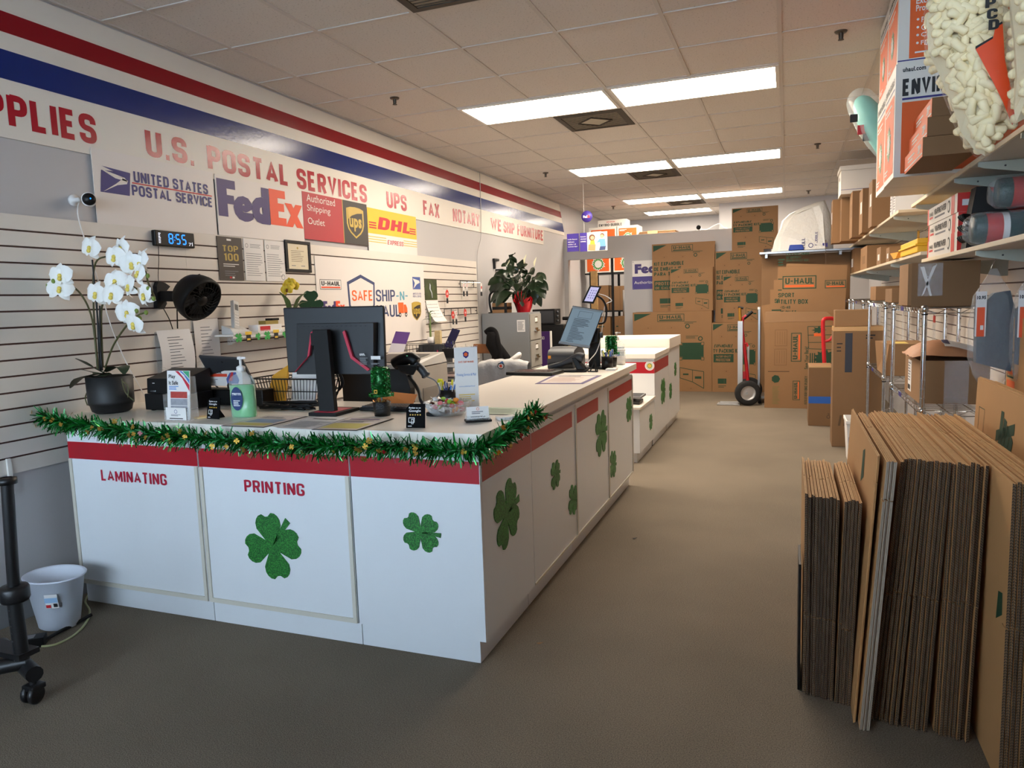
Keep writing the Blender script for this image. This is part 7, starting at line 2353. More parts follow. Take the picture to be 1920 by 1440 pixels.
solo(b, 'cardboard_box', 'tall narrow brown carton standing at the far end of the wire shelves', 'box', (3.832, 7.25, .001), local=True, bevel=.004)
q0, q1 = PY(1565, 607, 7.3), PY(1634, 580, 7.3)
b = MB().bx(0, q1.x - q0.x, 0, .22, 0, q1.z - 1.121, KRAFT)
solo(b, 'cardboard_box', 'small brown carton lying on top of the tall narrow carton', 'box', (q0.x, 7.27, 1.121), local=True, bevel=.004)

# ================================================================== RIGHT WALL: slats, shelves, wire racks, stock
slatwall('slatwall_panel', XR, -1, 2.6, 11.2, 0.62, 25, 2.53, 'cream slatted wall panel behind the shelves on the right wall')
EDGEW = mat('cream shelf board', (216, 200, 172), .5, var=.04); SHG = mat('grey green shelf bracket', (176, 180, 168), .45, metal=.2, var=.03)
XS = 4.2


def wall_shelf(y0, y1, ztop, label, brackets):
    t = thing('wall_shelf', label, 'shelf', (XS, (y0 + y1) / 2, ztop - .02))
    h = (y1 - y0) / 2
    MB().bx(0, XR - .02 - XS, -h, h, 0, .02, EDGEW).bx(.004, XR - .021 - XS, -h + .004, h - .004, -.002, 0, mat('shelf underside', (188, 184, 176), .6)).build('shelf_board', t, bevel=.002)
    for yb in brackets:
        yy = yb - (y0 + y1) / 2
        b = MB(); b.prism([(.0, -.004), (.435, -.004), (.435, -.10), (.40, -.10), (.02, -.03), (0, -.022)], (0, yy, 0), X_, Z_, (0, .012, 0), SHG)
        b.lathe([(0, -.001), (.004, -.001), (.004, .001), (0, .001)], (.10, yy - .001, -.026), DGRAY, 8, axis=(0, 1, 0))
        b.build('bracket', t)
    return t


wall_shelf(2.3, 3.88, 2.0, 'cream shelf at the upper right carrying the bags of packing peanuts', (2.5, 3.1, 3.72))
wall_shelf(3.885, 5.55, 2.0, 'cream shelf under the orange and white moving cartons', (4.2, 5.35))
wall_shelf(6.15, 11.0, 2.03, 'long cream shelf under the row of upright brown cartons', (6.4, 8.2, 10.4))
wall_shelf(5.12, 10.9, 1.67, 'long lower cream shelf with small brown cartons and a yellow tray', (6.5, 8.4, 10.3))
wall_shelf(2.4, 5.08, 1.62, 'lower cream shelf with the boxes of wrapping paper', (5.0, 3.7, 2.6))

# ---- orange and white cartons on the upper shelf
def enviro_carton(x, y, z, w, d, h, label, front=True, big='ENVIRO-BUBBLE'):
    b = MB().bx(0, w, 0, d, 0, h, WBOX)
    f = Face(b, (0, d, 0), (0, -1, 0), Z_)      # the side facing the aisle
    f.rect(.03, .05 * h, d - .06, h * .70, ORANGE); f.star(d / 2, h * .36, h * .20, h * .14, 16, PAPER, 2, .8, .3).star(d / 2, h * .36, h * .165, h * .12, 16, GRN2D, 3, .8).star(d / 2, h * .36, h * .10, h * .09, 12, PAPER, 4, .8)
    f.lines(.06, h * .64, d * .6, h * .07, 2, PAPER, 2).text(big, .04, h * .84, d - .08, h * .06, INK, 1, .06).rect(.03, h * .79, d - .06, .008, NAVY).lines(.06, h * .08, d * .3, h * .06, 2, PAPER, 2)
    if front:
        f = Face(b, (0, 0, 0), X_, Z_)
        if front == 'top':
            f.rect(.05, .07 * h, w - .1, h * .9, ORANGE)
            for k, s in enumerate(('Figurines', 'Crystal', 'Glassware', 'Picture Frames')):
                f.disk(.085, h * (.20 + .085 * k) + .012, .006, PAPER, 2, 10).text(s, .10, h * (.19 + .085 * k), .011 * len(s) * 1.25, .026, PAPER, 2, .01)
            f.text('Protection for', .075, h * .57, .17, .03, PAPER, 2, .02).text('Excellent', .075, h * .65, .12, .03, PAPER, 2, .02).rect(0, .02, w, .006, NAVY).lines(.075, .11 * h, .2, .015, 1, PAPER, 2)
        else:
            f.text('uhaul.com', .03, h * .925, .10, .022, INK, 1, .04).text('ENVIRO-BUBBLE', .03, h * .715, .50, h * .15, INK, 1, .10).rect(.03, h * .68, w - .06, .010, NAVY)
            f.rect(.03, .03 * h, w - .06, h * .63, ORANGE).text('SMALL', .15, h * .565, .20, h * .075, PAPER, 2, .07).star(w * .42, h * .36, h * .19, h * .11, 15, PAPER, 2, 1, .3).star(w * .42, h * .36, h * .14, h * .09, 15, GRN2D, 3)
    f = Face(b, (0, 0, 0), X_, Y_)
    return solo(b, 'moving_carton', label, 'box', (x, y, z), local=True)


enviro_carton(3.925, 4.16, 2.0005, .62, .405, .545, 'white carton lettered ENVIR with SMALL on orange, lower front on the top shelf')
enviro_carton(3.93, 4.575, 2.0005, .52, .41, .545, 'rear lower white and orange carton behind the ENVIR carton', False)
enviro_carton(3.935, 4.20, 2.5465, .62, .40, .435, 'upper front orange carton with a bulleted list near the ceiling', 'top')
enviro_carton(3.94, 4.62, 2.5465, .52, .41, .435, 'upper rear orange carton touching the teal bag, near the ceiling', False)
for k, (x, y, lab) in enumerate(((3.966, 3.585, 'bottom of three flat orange-sided cartons on the top shelf'), (3.988, 3.63, 'middle of three flat orange-sided cartons on the top shelf'), (4.010, 3.675, 'topmost of three flat orange-sided cartons on the top shelf'))):
    b = MB().bx(0, .20, 0, .50, 0, .080, KRAFT2)
    b.bx(-.0012, 0, 0, .50, 0, .080, ORANGE)
    f = Face(b, (-.0012, .50, 0), (0, -1, 0), Z_)
    f.rect(.0, .012, .5, .006, PAPER).rect(.38, .028, .05, .035, PAPER, 1).rect(.44, .04, .02, .02, PAPER, 1).rect(.39, .034, .012, .022, ORANGE, 2).lines(.1, .03, .2, .03, 2, PAPER, 1)
    solo(b, 'flat_carton', lab, 'box', (x, y, 2.001 + k * .0895), local=True, bevel=.001)

# ---- bags of packing peanuts
PEA = mat('ivory packing peanut', (250, 230, 184), .7, var=.05, bump=.15, bscale=60)
BAGO = mat('orange bag print', (230, 74, 24), .35, var=.06, scale=20)


def inside(p, poly):
    c = False; j = len(poly) - 1
    for i in range(len(poly)):
        a, b_ = poly[i], poly[j]
        if (a[1] > p[1]) != (b_[1] > p[1]) and p[0] < (b_[0] - a[0]) * (p[1] - a[1]) / (b_[1] - a[1]) + a[0]: c = not c
        j = i
    return c


def peanut_bag(outline, yb, label, n, marks, seed):
    """outline in photo pixels on the plane y = yb; the bag bulges towards the front and back"""
    W3 = [PY(u, v, yb) for u, v in outline]
    o = min(W3, key=lambda p: p.z).copy()
    t = thing('peanut_bag', label, 'bag', o)
    T = Matrix.Translation(-o)
    P2 = [(p.x, p.z) for p in W3]
    cx = sum(p[0] for p in P2) / len(P2); cz = sum(p[1] for p in P2) / len(P2)
    xs = [p[0] for p in P2]; zs = [p[1] for p in P2]
    def edge(x, z):
        d = 9
        for i in range(len(P2)):
            a = Vector(P2[i]); c = Vector(P2[(i + 1) % len(P2)]); q = Vector((x, z)); e = c - a
            k = max(0, min(1, (q - a).dot(e) / max(1e-9, e.dot(e)))); d = min(d, (q - a - e * k).length)
        return d
    rr = random.Random(seed)
    b = MB(T); cnt = 0; tries = 0; kept = []
    def bulge(d): return .11 * (1 - (1 - min(1, d / .12)) ** 2) ** .5
    while cnt < n and tries < n * 10:
        tries += 1
        x = rr.uniform(min(xs), max(xs)); z = rr.uniform(min(zs), max(zs))
        if not inside((x, z), P2): continue
        d = edge(x, z)
        if d < .020: continue
        sgn = -1 if rr.random() < .72 else 1
        if any(k_[0] == sgn and (k_[1] - x) ** 2 + (k_[2] - z) ** 2 < .00036 for k_ in kept): continue
        kept.append((sgn, x, z))
        c = Vector((x, yb + sgn * bulge(d) * rr.uniform(.82, 1), z))
        a = Vector((rr.uniform(-1, 1), rr.uniform(-.35, .35), rr.uniform(-1, 1))).normalized() * .023
        m_ = c + Vector((rr.uniform(-1, 1), -.6, rr.uniform(-1, 1))) * .004
        b.tube([c - a * 1.25, c - a, m_, c + a, c + a * 1.25], [.006, .0145, .013, .0145, .006], PEA, 7)
        cnt += 1
    # inner filling so that no gaps show
    N = len(P2)
    for sg in (-1, 1):
        ctr = [Vector((cx, yb + sg * .085, cz))]
        ring1 = [Vector((cx + (x - cx) * .6, yb + sg * .07, cz + (z - cz) * .6)) for x, z in P2]
        ring2 = [Vector((cx + (x - cx) * .95, yb, cz + (z - cz) * .95)) for x, z in P2]
        vs = ctr + ring1 + ring2
        fs = [(0, 1 + i, 1 + (i + 1) % N) for i in range(N)] + [(1 + i, 1 + N + i, 1 + N + (i + 1) % N, 1 + (i + 1) % N) for i in range(N)]
        b.add(vs, fs, mat('shaded peanut fill', (240, 224, 184), .8))
    tagit(b.build('packing_peanuts', t), kind='stuff')
    # clear skin
    s = MB(T)
    for sg in (-1, 1):
        vs = [Vector((cx, yb + sg * .125, cz))]
        for q, dp in ((.35, .125), (.7, .115), (.9, .075), (1.03, .0)):
            vs += [Vector((cx + (x - cx) * q, yb + sg * (dp + .004 * math.sin(i * 1.9 + q * 9)), cz + (z - cz) * q)) for i, (x, z) in enumerate(P2)]
        fs = [(0, 1 + i, 1 + (i + 1) % N) for i in range(N)]
        for r_ in range(3): fs += [(1 + r_ * N + i, 1 + (r_ + 1) * N + i, 1 + (r_ + 1) * N + (i + 1) % N, 1 + r_ * N + (i + 1) % N) for i in range(N)]
        s.add(vs, fs, film('bag film', (240, 240, 240), .975, .12, wrinkle=.8), True)
    s.build('clear_bag', t)
    if marks: marks(T, t, yb)
    return t


def bag_marks(T, t, yb):
    m = MB(T); yy = yb - .128
    pl = lambda pts, mm, dy=0: m.add([PY(u, v, yy - dy) for u, v in pts], [tuple(range(len(pts)))], mm)
    for a in ([(1829, 92), (1862, 72), (1876, 120), (1893, 175), (1898, 235), (1880, 190), (1860, 150)], [(1862, 72), (1866, 52), (1880, 44), (1884, 110), (1894, 160), (1912, 208), (1898, 235), (1893, 175), (1876, 120)]): pl(a, BAGO)
    pl([(1829, 92), (1829, 87), (1862, 68), (1862, 72)], INK, .001); pl([(1866, 52), (1866, 48), (1879, 40), (1880, 44)], INK, .001)
    for ch, u, v in (('P', 1847, 17), ('C', 1850, 37), ('D', 1853, 57)):
        A = PY(u, v, yy); f = Face(m, A, X_, Z_); f.text(ch, 0, 0, .028, .030, INK, 1, .10)
    m.build('printed_marks', t)


peanut_bag([(1733, 30), (1736, 95), (1760, 145), (1785, 205), (1800, 252), (1826, 288), (1848, 301), (1866, 268), (1892, 250), (1905, 200), (1900, 100), (1890, 0), (1870, -40), (1790, -40), (1750, -15)], 2.82, 'clear bag of ivory packing peanuts with an orange mark at the upper right', 900, bag_marks, 31)
peanut_bag([(1890, -30), (1900, 60), (1906, 150), (1900, 215), (1905, 235), (1960, 215), (1990, 160), (1990, -30), (1940, -60)], 2.55, 'second clear bag of packing peanuts cut by the right edge of the photo', 420, None, 32)
# teal foam in a clear bag
o = PY(1630, 258, 5.75)
t = thing('foam_bag', 'teal foam sheets rolled in a clear bag sticking out beyond the orange cartons', 'bag', (4.05, 5.4, 2.01))
T = Matrix.Translation((-4.05, -5.4, -2.01))
TEALF = mat('teal foam', (108, 190, 178), .6, var=.06)
b = MB(T); c0 = PY(1613, 188, 5.5); c1 = PY(1656, 252, 5.35); cz = Vector((4.32, 5.33, 2.088))
b.tube(smooth_path([c0, c1, cz], 6), [.04, .06, .07, .08, .085, .09, .09, .105, .105, .105, .105, .10, .09, .08], TEALF, 18); b.build('foam_roll', t)
b = MB(T); b.tube(smooth_path([c0 + (c0 - c1).normalized() * .05, c1, cz], 6), [.06, .085, .095, .10, .105, .11, .114, .117, .117, .117, .11, .1, .09], CLEAR, 18)
b.build('clear_bag', t)
b = MB(T)
for k, (u, v, w_, h_, m_) in enumerate(((1594, 215, .045, .05, INK), (1608, 235, .05, .06, DHLR), (1618, 250, .05, .05, INK))):
    p = PY(u, v, 5.33); b.bx(p.x, p.x + w_, p.y, p.y + .003, p.z - h_, p.z, m_)
b.build('printed_label', t)

# ---- brown cartons and the white file box on the far upper shelf
for k, (u, v) in enumerate(((1560, 456), (1577, 452), (1597, 445), (1616, 436), (1634, 424))):
    p = PZ(u, v, 2.031)
    h = (.52, .50, .50, .44, .42)[k]
    wd = (.30, .30, .36, .34, .30)[k]
    b = MB().bx(0, min(.52, 4.635 - p.x), 0, wd, 0, h, KRAFT).bx(-.001, 0, wd * .2, wd * .6, h * .45, h * .72, (PAPER, KRAFT2, KRAFT2, PAPER, PAPER)[k])
    solo(b, 'cardboard_box', ('first upright brown carton at the far end of the upper right shelf', 'second upright brown carton, under the white file box', 'third upright brown carton, middle of the row on the upper right shelf', 'fourth upright brown carton with a white label on the upper right shelf', 'fifth upright brown carton beside the orange cartons on the upper right shelf')[k], 'box', (p.x, p.y, 2.031), local=True, bevel=.003)
p0 = PZ(1577, 366, 2.545)
t = thing('file_storage_box', 'white lidded file storage box on top of the upright brown cartons', 'box', (3.985, 9.12, 2.532))
MB().bx(0, .50, 0, .45, 0, .26, WBOX).bx(-.001, 0, .17, .28, .17, .21, BLACK).bx(.42, .5, -.001, 0, .05, .075, BLACK).bx(0, .5, -.0008, 0, .045, .05, NAVY).build('box_body', t, bevel=.002)
MB().bx(-.012, .512, -.012, .462, .2605, .31, WBOX).build('lid', t, bevel=.002)
for k, (y, w_, h_, m_, lab) in enumerate(((6.62, .1, .19, PAPER, 'white packet left of the pair behind the orange cartons on the upper shelf'), (6.42, .1, .17, PAPER, 'white packet right of the pair behind the orange cartons on the upper shelf'))):
    b = MB().bx(0, .3, 0, w_, 0, h_, m_); Face(b, (0, w_, 0), (0, -1, 0), Z_).lines(.01, .03, w_ - .02, h_ * .6, 5, GINK)
    solo(b, 'paper_packet', lab, 'packet', (4.21, y, 2.031), local=True)

# ---- lower far shelf
for k, (y, d, h, lab) in enumerate(((10.0, .6, .30, 'first small brown carton at the far end of the lower shelf'), (8.45, .7, .24, 'second small brown carton with a paper label on the lower shelf'), (7.25, .3, .155, 'third small brown carton on the lower shelf'), (6.66, .2, .115, 'fourth and smallest brown carton beside the yellow envelopes'))):
    b = MB().bx(0, .40, 0, d, 0, h, KRAFT).bx(-.001, 0, d * .3, d * .7, h * .25, h * .6, (PAPER, KRAFT2, PAPER, PAPER)[k])
    solo(b, 'cardboard_box', lab, 'box', (4.205, y, 1.671), local=True, bevel=.003)
YB2 = mat('bright yellow plastic', (236, 180, 24), .45, var=.04)
for k in range(5):
    b = MB().bx(0, .25, 0, .16, 0, .008, mat('orange yellow envelope', (226, 156, 50), .6), rot=rz(.05 * k), piv=(.12, .08, 0))
    solo(b, 'padded_envelope', 'yellow orange envelope in the loose pile beside the yellow tray', 'envelope', (4.18, 6.05 + .02 * k, 1.672 + .0095 * k), rotz=.0, local=True, group='envelopes beside the yellow tray')
t = thing('yellow_tray', 'bright yellow tray on the near end of the lower long shelf', 'tray', (4.19, 5.55, 1.671))
MB().bx(0, .34, -.36, .36, 0, .04, YB2).bx(-.012, .352, -.372, .372, .04, .052, YB2).bx(0, .34, -.36, .36, .052, .085, YB2).build('tray_body', t, bevel=.004)

# ---- wrapping paper boxes and rolls
for k, lab in enumerate(('bottom white box of wrapping paper on the lower right shelf', 'middle white box of wrapping paper on the lower right shelf', 'top white box of wrapping paper on the lower right shelf')):
    b = MB().bx(0, .19, 0, .80, 0, .092, WBOX)
    f = Face(b, (0, .80, 0), (0, -1, 0), Z_)
    R3 = mat('wrap box red', (206, 44, 36), .45)
    f.rect(0, 0, .035, .092, R3, 1).rect(.66, 0, .08, .092, R3, 1).text('U-HAUL', .06, .045, .11, .022, INK, 1, .05).rect(.06, .028, .11, .012, R3).text('WRAPPING PAPER', .20, .042, .33, .034, INK, 1, .08).rect(.22, .022, .28, .010, GINK).disk(.60, .048, .032, INK, 1, 18).disk(.60, .048, .022, WBOX, 2, 18)
    f2 = Face(b, (0, 0, 0), X_, Z_); f2.rect(0, 0, .19, .092, R3).rect(.02, .03, .13, .03, PAPER, 2)
    solo(b, 'wrapping_paper_box', lab, 'box', (4.205 + .004 * (k % 2), 4.12 + .01 * k, 1.621 + k * .0935), local=True)
b = MB().bx(0, .20, 0, .30, 0, .345, mat('wrap box red', (206, 44, 36), .45)); f = Face(b, (0, 0, 0), X_, Z_)
f.text('U-HAUL', .02, .285, .08, .022, PAPER, 1, .05).text('WRAPPING', .012, .225, .16, .036, PAPER, 1, .06).rect(.02, .27, .16, .004, PAPER).star(.165, .30, .03, .018, 9, PAPER, 1)
solo(b, 'wrapping_paper_box', 'red WRAPPING box standing behind the black foam on the lower right shelf', 'box', (4.41, 4.45, 1.621), local=True)
FOAM = mat('black foam', (14, 14, 15), .7, var=.1)
for k in range(3):
    y = 3.98 - .0 + k * .036
    b = MB().prism([(4.215, 1.6215), (4.40, 1.6215), (4.42, 1.75), (4.34, 1.83), (4.30, 1.90), (4.25, 1.905), (4.235, 1.80)], (0, y, 0), X_, Z_, (0, .033, 0), FOAM)
    for q in range(3): b.tube(smooth_path([(4.23, y + .01, 1.65 + q * .05), (4.205, y + .005, 1.665 + q * .05), (4.20, y + .01, 1.68 + q * .05), (4.235, y + .015, 1.675 + q * .05)], 4), .006, BLACK, 6)
    solo(b, 'foam_pad', 'black moulded foam pad standing against the wrapping paper boxes', 'pad', (4.3, y, 1.6215), group='black foam pads on the lower right shelf')


def wrap_roll(x0, x1, y, z, r, label, tilt=0.0):
    t = thing('bubble_wrap_roll', label, 'roll', (x0, y, z))
    ax = Vector((1, tilt, 0)).normalized()
    L_ = x1 - x0
    TG = mat('dark teal wrap', (22, 62, 62), .3, var=.25, scale=25, bump=.4, bscale=60)
    MB().lathe([(0, 0), (r * .82, .0), (r * .9, .02), (r * .9, L_ - .01), (0, L_)], (0, 0, 0), TG, 24, axis=ax).build('wrap', t)
    MB().lathe([(r * .905, .05), (r * .91, .055), (r * .91, L_ * .34), (r * .905, L_ * .345)], (0, 0, 0), mat('roll label red', (196, 58, 52), .4, var=.1), 24, axis=ax).lathe([(r * .912, .11), (r * .914, .115), (r * .914, .13), (r * .912, .135)], (0, 0, 0), PAPER, 24, axis=ax).lathe([(r * .905, L_ * .5), (r * .91, L_ * .5), (r * .91, L_ * .8), (r * .905, L_ * .8)], (0, 0, 0), mat('roll label blue', (44, 62, 150), .4, var=.1), 24, axis=ax).build('printed_band', t)
    b = MB(); rr = random.Random(3)
    prof = [(.01, -.035), (r * .6, -.03), (r * .95, .0)] + [(r * (1.0 + .03 * math.sin(k * 2.1)), .03 + L_ * k / 10) for k in range(10)] + [(r * .7, L_ + .02), (.01, L_ + .05)]
    b.lathe(prof, (0, 0, 0), film('crinkled clear film', (240, 244, 246), .91, .08, wrinkle=.9), 26, axis=ax); b.build('clear_bag', t)
    return t


wrap_roll(4.21, 4.59, 3.85, 1.70, .074, 'front clear wrapped teal roll with a red label on the lower right shelf', .0)
wrap_roll(4.40, 4.62, 3.66, 1.70, .072, 'short clear wrapped teal roll at the right edge of the photo on the lower shelf', .0)
wrap_roll(4.30, 4.61, 3.84, 1.853, .072, 'upper clear wrapped teal roll lying on top of the front roll', .0)
# ---- chrome wire shelving
XF, XB = 4.12, 4.51


def wire_unit(y0, y1, levels, label):
    t = thing('wire_shelving', label, 'shelf', (XF, y0, 0))
    L_ = y1 - y0; D = XB - XF
    for x in (0, D):
        for y in (0, L_):
            b = MB().tube([(x, y, .02), (x, y, 1.345)], .0127, CHROME, 14).lathe([(0, 0), (.016, 0), (.016, .02), (0, .02)], (x, y, .001), GRAYP, 12)
            for k in range(26): b.lathe([(.0127, 0), (.0133, .001), (.0127, .002)], (x, y, .05 + k * .05), STEEL, 12)
            b.tube([(x, y, 1.345), (x, y, 1.352)], [.012, .008], DGRAY, 10)
            p_ = b.build('post', t)
            for z in levels:
                c = MB(); c.lathe([(.0135, -.02), (.019, -.018), (.017, .012), (.0135, .014)], (x, y, z), CHROME, 14)
                c.build('collar', p_)
                MB().lathe([(.0142, -.035), (.0155, -.034), (.0155, -.028), (.0142, -.027)], (x, y, z), BLACK, 12).build('rubber_ring', p_)
    for z in levels:
        b = MB()
        for zz in (z, z - .028):
            b.tube([(0, 0, zz), (D, 0, zz), (D, L_, zz), (0, L_, zz), (0, 0, zz)], .003, CHROME, 6)
        for (a, c) in (((0, 0), (0, L_)), ((D, 0), (D, L_)), ((0, 0), (D, 0)), ((0, L_), (D, L_))):
            n_ = max(4, int(math.hypot(c[0] - a[0], c[1] - a[1]) / .05)); pts = []
            for k in range(n_ + 1): pts.append((a[0] + (c[0] - a[0]) * k / n_, a[1] + (c[1] - a[1]) * k / n_, z - (.028 if k % 2 else 0)))
            b.tube(pts, .0022, CHROME, 5, smooth=False)
        n_ = int(L_ / .04)
        for k in range(1, n_): b.tube([(0, L_ * k / n_, z + .003), (D, L_ * k / n_, z + .003)], .0016, CHROME, 5)
        for x in (D / 3, 2 * D / 3): b.tube([(x, 0, z - .012), (x, L_, z - .012)], .003, CHROME, 6)
        b.bx(-.0045, -.003, L_ * .62, L_ * .70, z - .028, z, NAVY)
        b.build('wire_shelf', t)
    return t


wire_unit(4.4, 5.6, (1.335, .785, .15), 'nearest chrome wire shelving unit on the right, holding the big taped carton')
wire_unit(6.05, 7.2, (1.335, .785), 'second chrome wire shelving unit, with the white delivery bin below')
wire_unit(7.75, 8.9, (1.335, .785, .12), 'third chrome wire shelving unit behind the tall narrow carton')
wire_unit(9.45, 10.25, (1.335, .785, .12), 'furthest chrome wire shelving unit near the moving boxes')
TAPE = film('clear packing tape', (236, 236, 236), .85, .08, wrinkle=.5)
b = MB().bx(0, .325, 0, .34, 0, .243, KRAFT2).bx(-.018, 0, .0, .33, .01, .24, KRAFT).bx(.03, .15, -.0012, -.0004, .06, .238, TAPE)
f = Face(b, (0, 0, 0), X_, Z_); f.poly([(.04, .22), (.06, .22), (.10, .06), (.09, .06)], PAPER, 2).poly([(.10, .22), (.12, .23), (.06, .07), (.05, .06)], PAPER, 2)
solo(b, 'cardboard_box', 'large taped carton on top of the nearest chrome shelving unit', 'box', (4.075, 4.55, 1.3405), local=True, bevel=.004)
b = MB().bx(0, .34, 0, .55, 0, .245, KRAFT).bx(-.001, 0, .30, .42, .03, .22, PAPER).bx(.12, .24, -.0012, -.0004, .0, .245, TAPE)
Face(b, (-.001, .42, .03), (0, -1, 0), Z_).lines(.01, .06, .09, .12, 7, GINK).rect(.01, .01, .08, .03, INK)
solo(b, 'cardboard_box', 'brown carton with a shipping label on the middle wire shelf of the nearest unit', 'box', (4.14, 4.62, .7905), local=True, bevel=.004)
b = MB(); g_ = []
for i in range(11):
    for_ = i / 10; row = []
    for j in range(13):
        q = j / 12; e = (4 * q * (1 - q)) ** .5 * (4 * for_ * (1 - for_)) ** .5
        row.append((4.10 + .40 * q, 4.62 + .42 * for_, 1.054 + .012 * math.sin(q * 5) + .075 * e + .004 * math.sin(i * 2 + j)))
    g_.append(row)
b.sheet(g_, mat('tan padded mailer', (176, 124, 88), .6, var=.06, bump=.3, bscale=30))
g2 = [[(p[0], p[1], 1.050 + .012 * math.sin((p[0] - 4.1) / .4 * 5) - .0) for p in r_] for r_ in g_]; b.sheet([list(reversed(r_)) for r_ in g2], mat('tan padded mailer', (176, 124, 88), .6))
lab = [[(Vector(g_[i][j]) + Vector((0, 0, .003))) for j in range(5, 11)] for i in range(1, 6)]
b.sheet(lab, PAPER); lab2 = [[p + Vector((0, 0, .002)) for p in r_[0:2]] for r_ in lab[1:4]]; b.sheet(lab2, mat('mailer navy bar', (70, 66, 96), .6))
solo(b, 'padded_mailer', 'tan padded mailer with a white label lying on the labelled carton', 'envelope', (4.3, 4.8, 1.04))
b = MB().hexa([(4.13, 6.12, .7905), (4.40, 6.12, .7905), (4.40, 6.6, .7905), (4.13, 6.6, .7905), (4.16, 6.14, 1.03), (4.42, 6.14, 1.03), (4.42, 6.6, 1.03), (4.11, 6.6, 1.03)], KRAFT)
b.hexa([(4.20, 6.2, 1.0305), (4.3, 6.2, 1.0305), (4.3, 6.4, 1.0305), (4.20, 6.4, 1.0305), (4.20, 6.2, 1.032), (4.3, 6.2, 1.032), (4.3, 6.4, 1.032), (4.20, 6.4, 1.032)], mat('yellow label', (226, 200, 110), .6))
solo(b, 'cardboard_box', 'squashed brown carton on the middle wire shelf of the second unit', 'box', (4.27, 6.3, .7905), bevel=.004)
solo(MB().bx(4.2, 4.48, 6.4, 6.8, 1.3405, 1.45, KRAFT2), 'cardboard_box', 'low brown carton on top of the second chrome shelving unit', 'box', (4.34, 6.6, 1.3405), bevel=.003)
solo(MB().bx(4.25, 4.48, 8.0, 8.5, 1.3405, 1.48, KRAFT), 'cardboard_box', 'low brown carton on top of the third chrome shelving unit', 'box', (4.36, 8.2, 1.3405), bevel=.003)
o = Vector((3.985, 6.72, .002))
t = thing('delivery_bin', 'white plastic delivery bin with a courier word on its side under the wire shelves', 'bin', o)
b = MB(); sx, sy, hz = .075, .16, .36
lo_ = [(-.055, -.12), (.055, -.12), (.055, .12), (-.055, .12)]; hi_ = [(-sx, -sy), (sx, -sy), (sx, sy), (-sx, sy)]
for q in range(4):
    a, c = lo_[q], lo_[(q + 1) % 4]; d, e = hi_[(q + 1) % 4], hi_[q]
    b.add([(a[0], a[1], 0), (c[0], c[1], 0), (d[0], d[1], hz), (e[0], e[1], hz)], [(0, 1, 2, 3)], PAPER)
b.add([(x, y, .004) for x, y in lo_], [(0, 1, 2, 3)], PAPER)
b.build('tub', t, solid=.006)
MB().bx(-sx - .008, sx + .008, -sy - .008, -sy + .004, hz - .03, hz, PAPER).bx(-sx - .008, sx + .008, sy - .004, sy + .008, hz - .03, hz, PAPER).bx(-sx - .008, -sx + .004, -sy, sy, hz - .03, hz, PAPER).bx(sx - .004, sx + .008, -sy, sy, hz - .03, hz, PAPER).build('rim', t, bevel=.003)
b = MB(); f = Face(b, (-.06, -.1445, .14), X_, Vector((0, -.11, 1)), .002); f.text('Fed', 0, .02, .06, .06, PURP, 2, .05).text('Ex', .065, .02, .05, .06, ORNG, 2, .05).lines(.01, -.06, .09, .05, 3, GINK, 2)
b.build('printed_word', t)
# hanging packs on the slats
def hang_pack(u, v, x, w, h, body, head, label):
    p = PX(u, v, x)
    t = thing('hanging_pack', label, 'packet', p)
    MB().tube([(XR - .018 - x, 0, .0), (0, 0, 0), (-.006, 0, .01)], .003, CHROME, 6).build('hook', t)
    b = MB().bx(-.004, .004, -w / 2, w / 2, -h, -.055, body); b.build('pack', t, bevel=.002)
    b = MB().bx(-.002, .002, -w / 2, w / 2, -.055, .0, head); b.build('header_card', t)


hang_pack(1752, 592, 4.56, .09, .28, CLEAR, mat('wrap box red', (206, 44, 36), .45), 'clear packet with a red header hanging behind the chrome shelving')
hang_pack(1694, 582, 4.56, .12, .30, CLEAR, PAPER, 'clear packet with a white header hanging deeper behind the chrome shelving')
hang_pack(1722, 433, 4.5, .10, .22, mat('mustard pack', (196, 136, 36), .5), YB2, 'mustard packet hanging beside the wrapping paper boxes')
GREYP = mat('slate foam pads', (74, 80, 86), .6, var=.12)


def pad_bag(x, y, label, s=1.0):
    t = thing('hanging_bag', label, 'bag', (x, y, 1.52))
    b = MB()
    for k in range(4):
        b.prism([(-.06 * s, -.42), (.075 * s, -.46), (.085 * s, -.2), (.06 * s, -.10), (.0, -.11), (-.065 * s, -.18)], (0, -.025 + k * .014, 0), X_, Z_, (0, .012, 0), GREYP)
    b.build('foam_pads', t)
    b = MB()
    rings = []
    for z, hx, hy in ((.0, .012, .004), (-.04, .03, .012), (-.12, .075, .035), (-.25, .088, .045), (-.40, .085, .045), (-.47, .07, .035), (-.51, .05, .008)):
        rings.append([(hx * s * math.cos(2 * PI * k / 16) * (1 + .06 * math.sin(k * 3 + z * 40)), hy * math.sin(2 * PI * k / 16), z) for k in range(17)])
    b.sheet(rings, film('crinkled clear film', (240, 244, 246), .91, .08, wrinkle=.9)); b.build('clear_bag', t)
    b = MB(); f = Face(b, (-.075 * s, -.05, -.30), X_, Z_, .001)
    f.rect(0, 0, .042, .20, PAPER).rect(.006, .0, .03, .13, mat('label orange', (226, 84, 40), .5), 2).text('10.95', .004, .165, .034, .016, INK, 2, .05).rect(.02, .03, .012, .02, PAPER, 3)
    b.build('price_label', t)
    MB().tube([(.02, .02, .06), (.0, .0, .03), (-.01, -.005, .0)], .003, CHROME, 6).tube([(.02, .02, .06), (.02, .02, .075)], .003, CHROME, 6).build('hook', t)
    return t


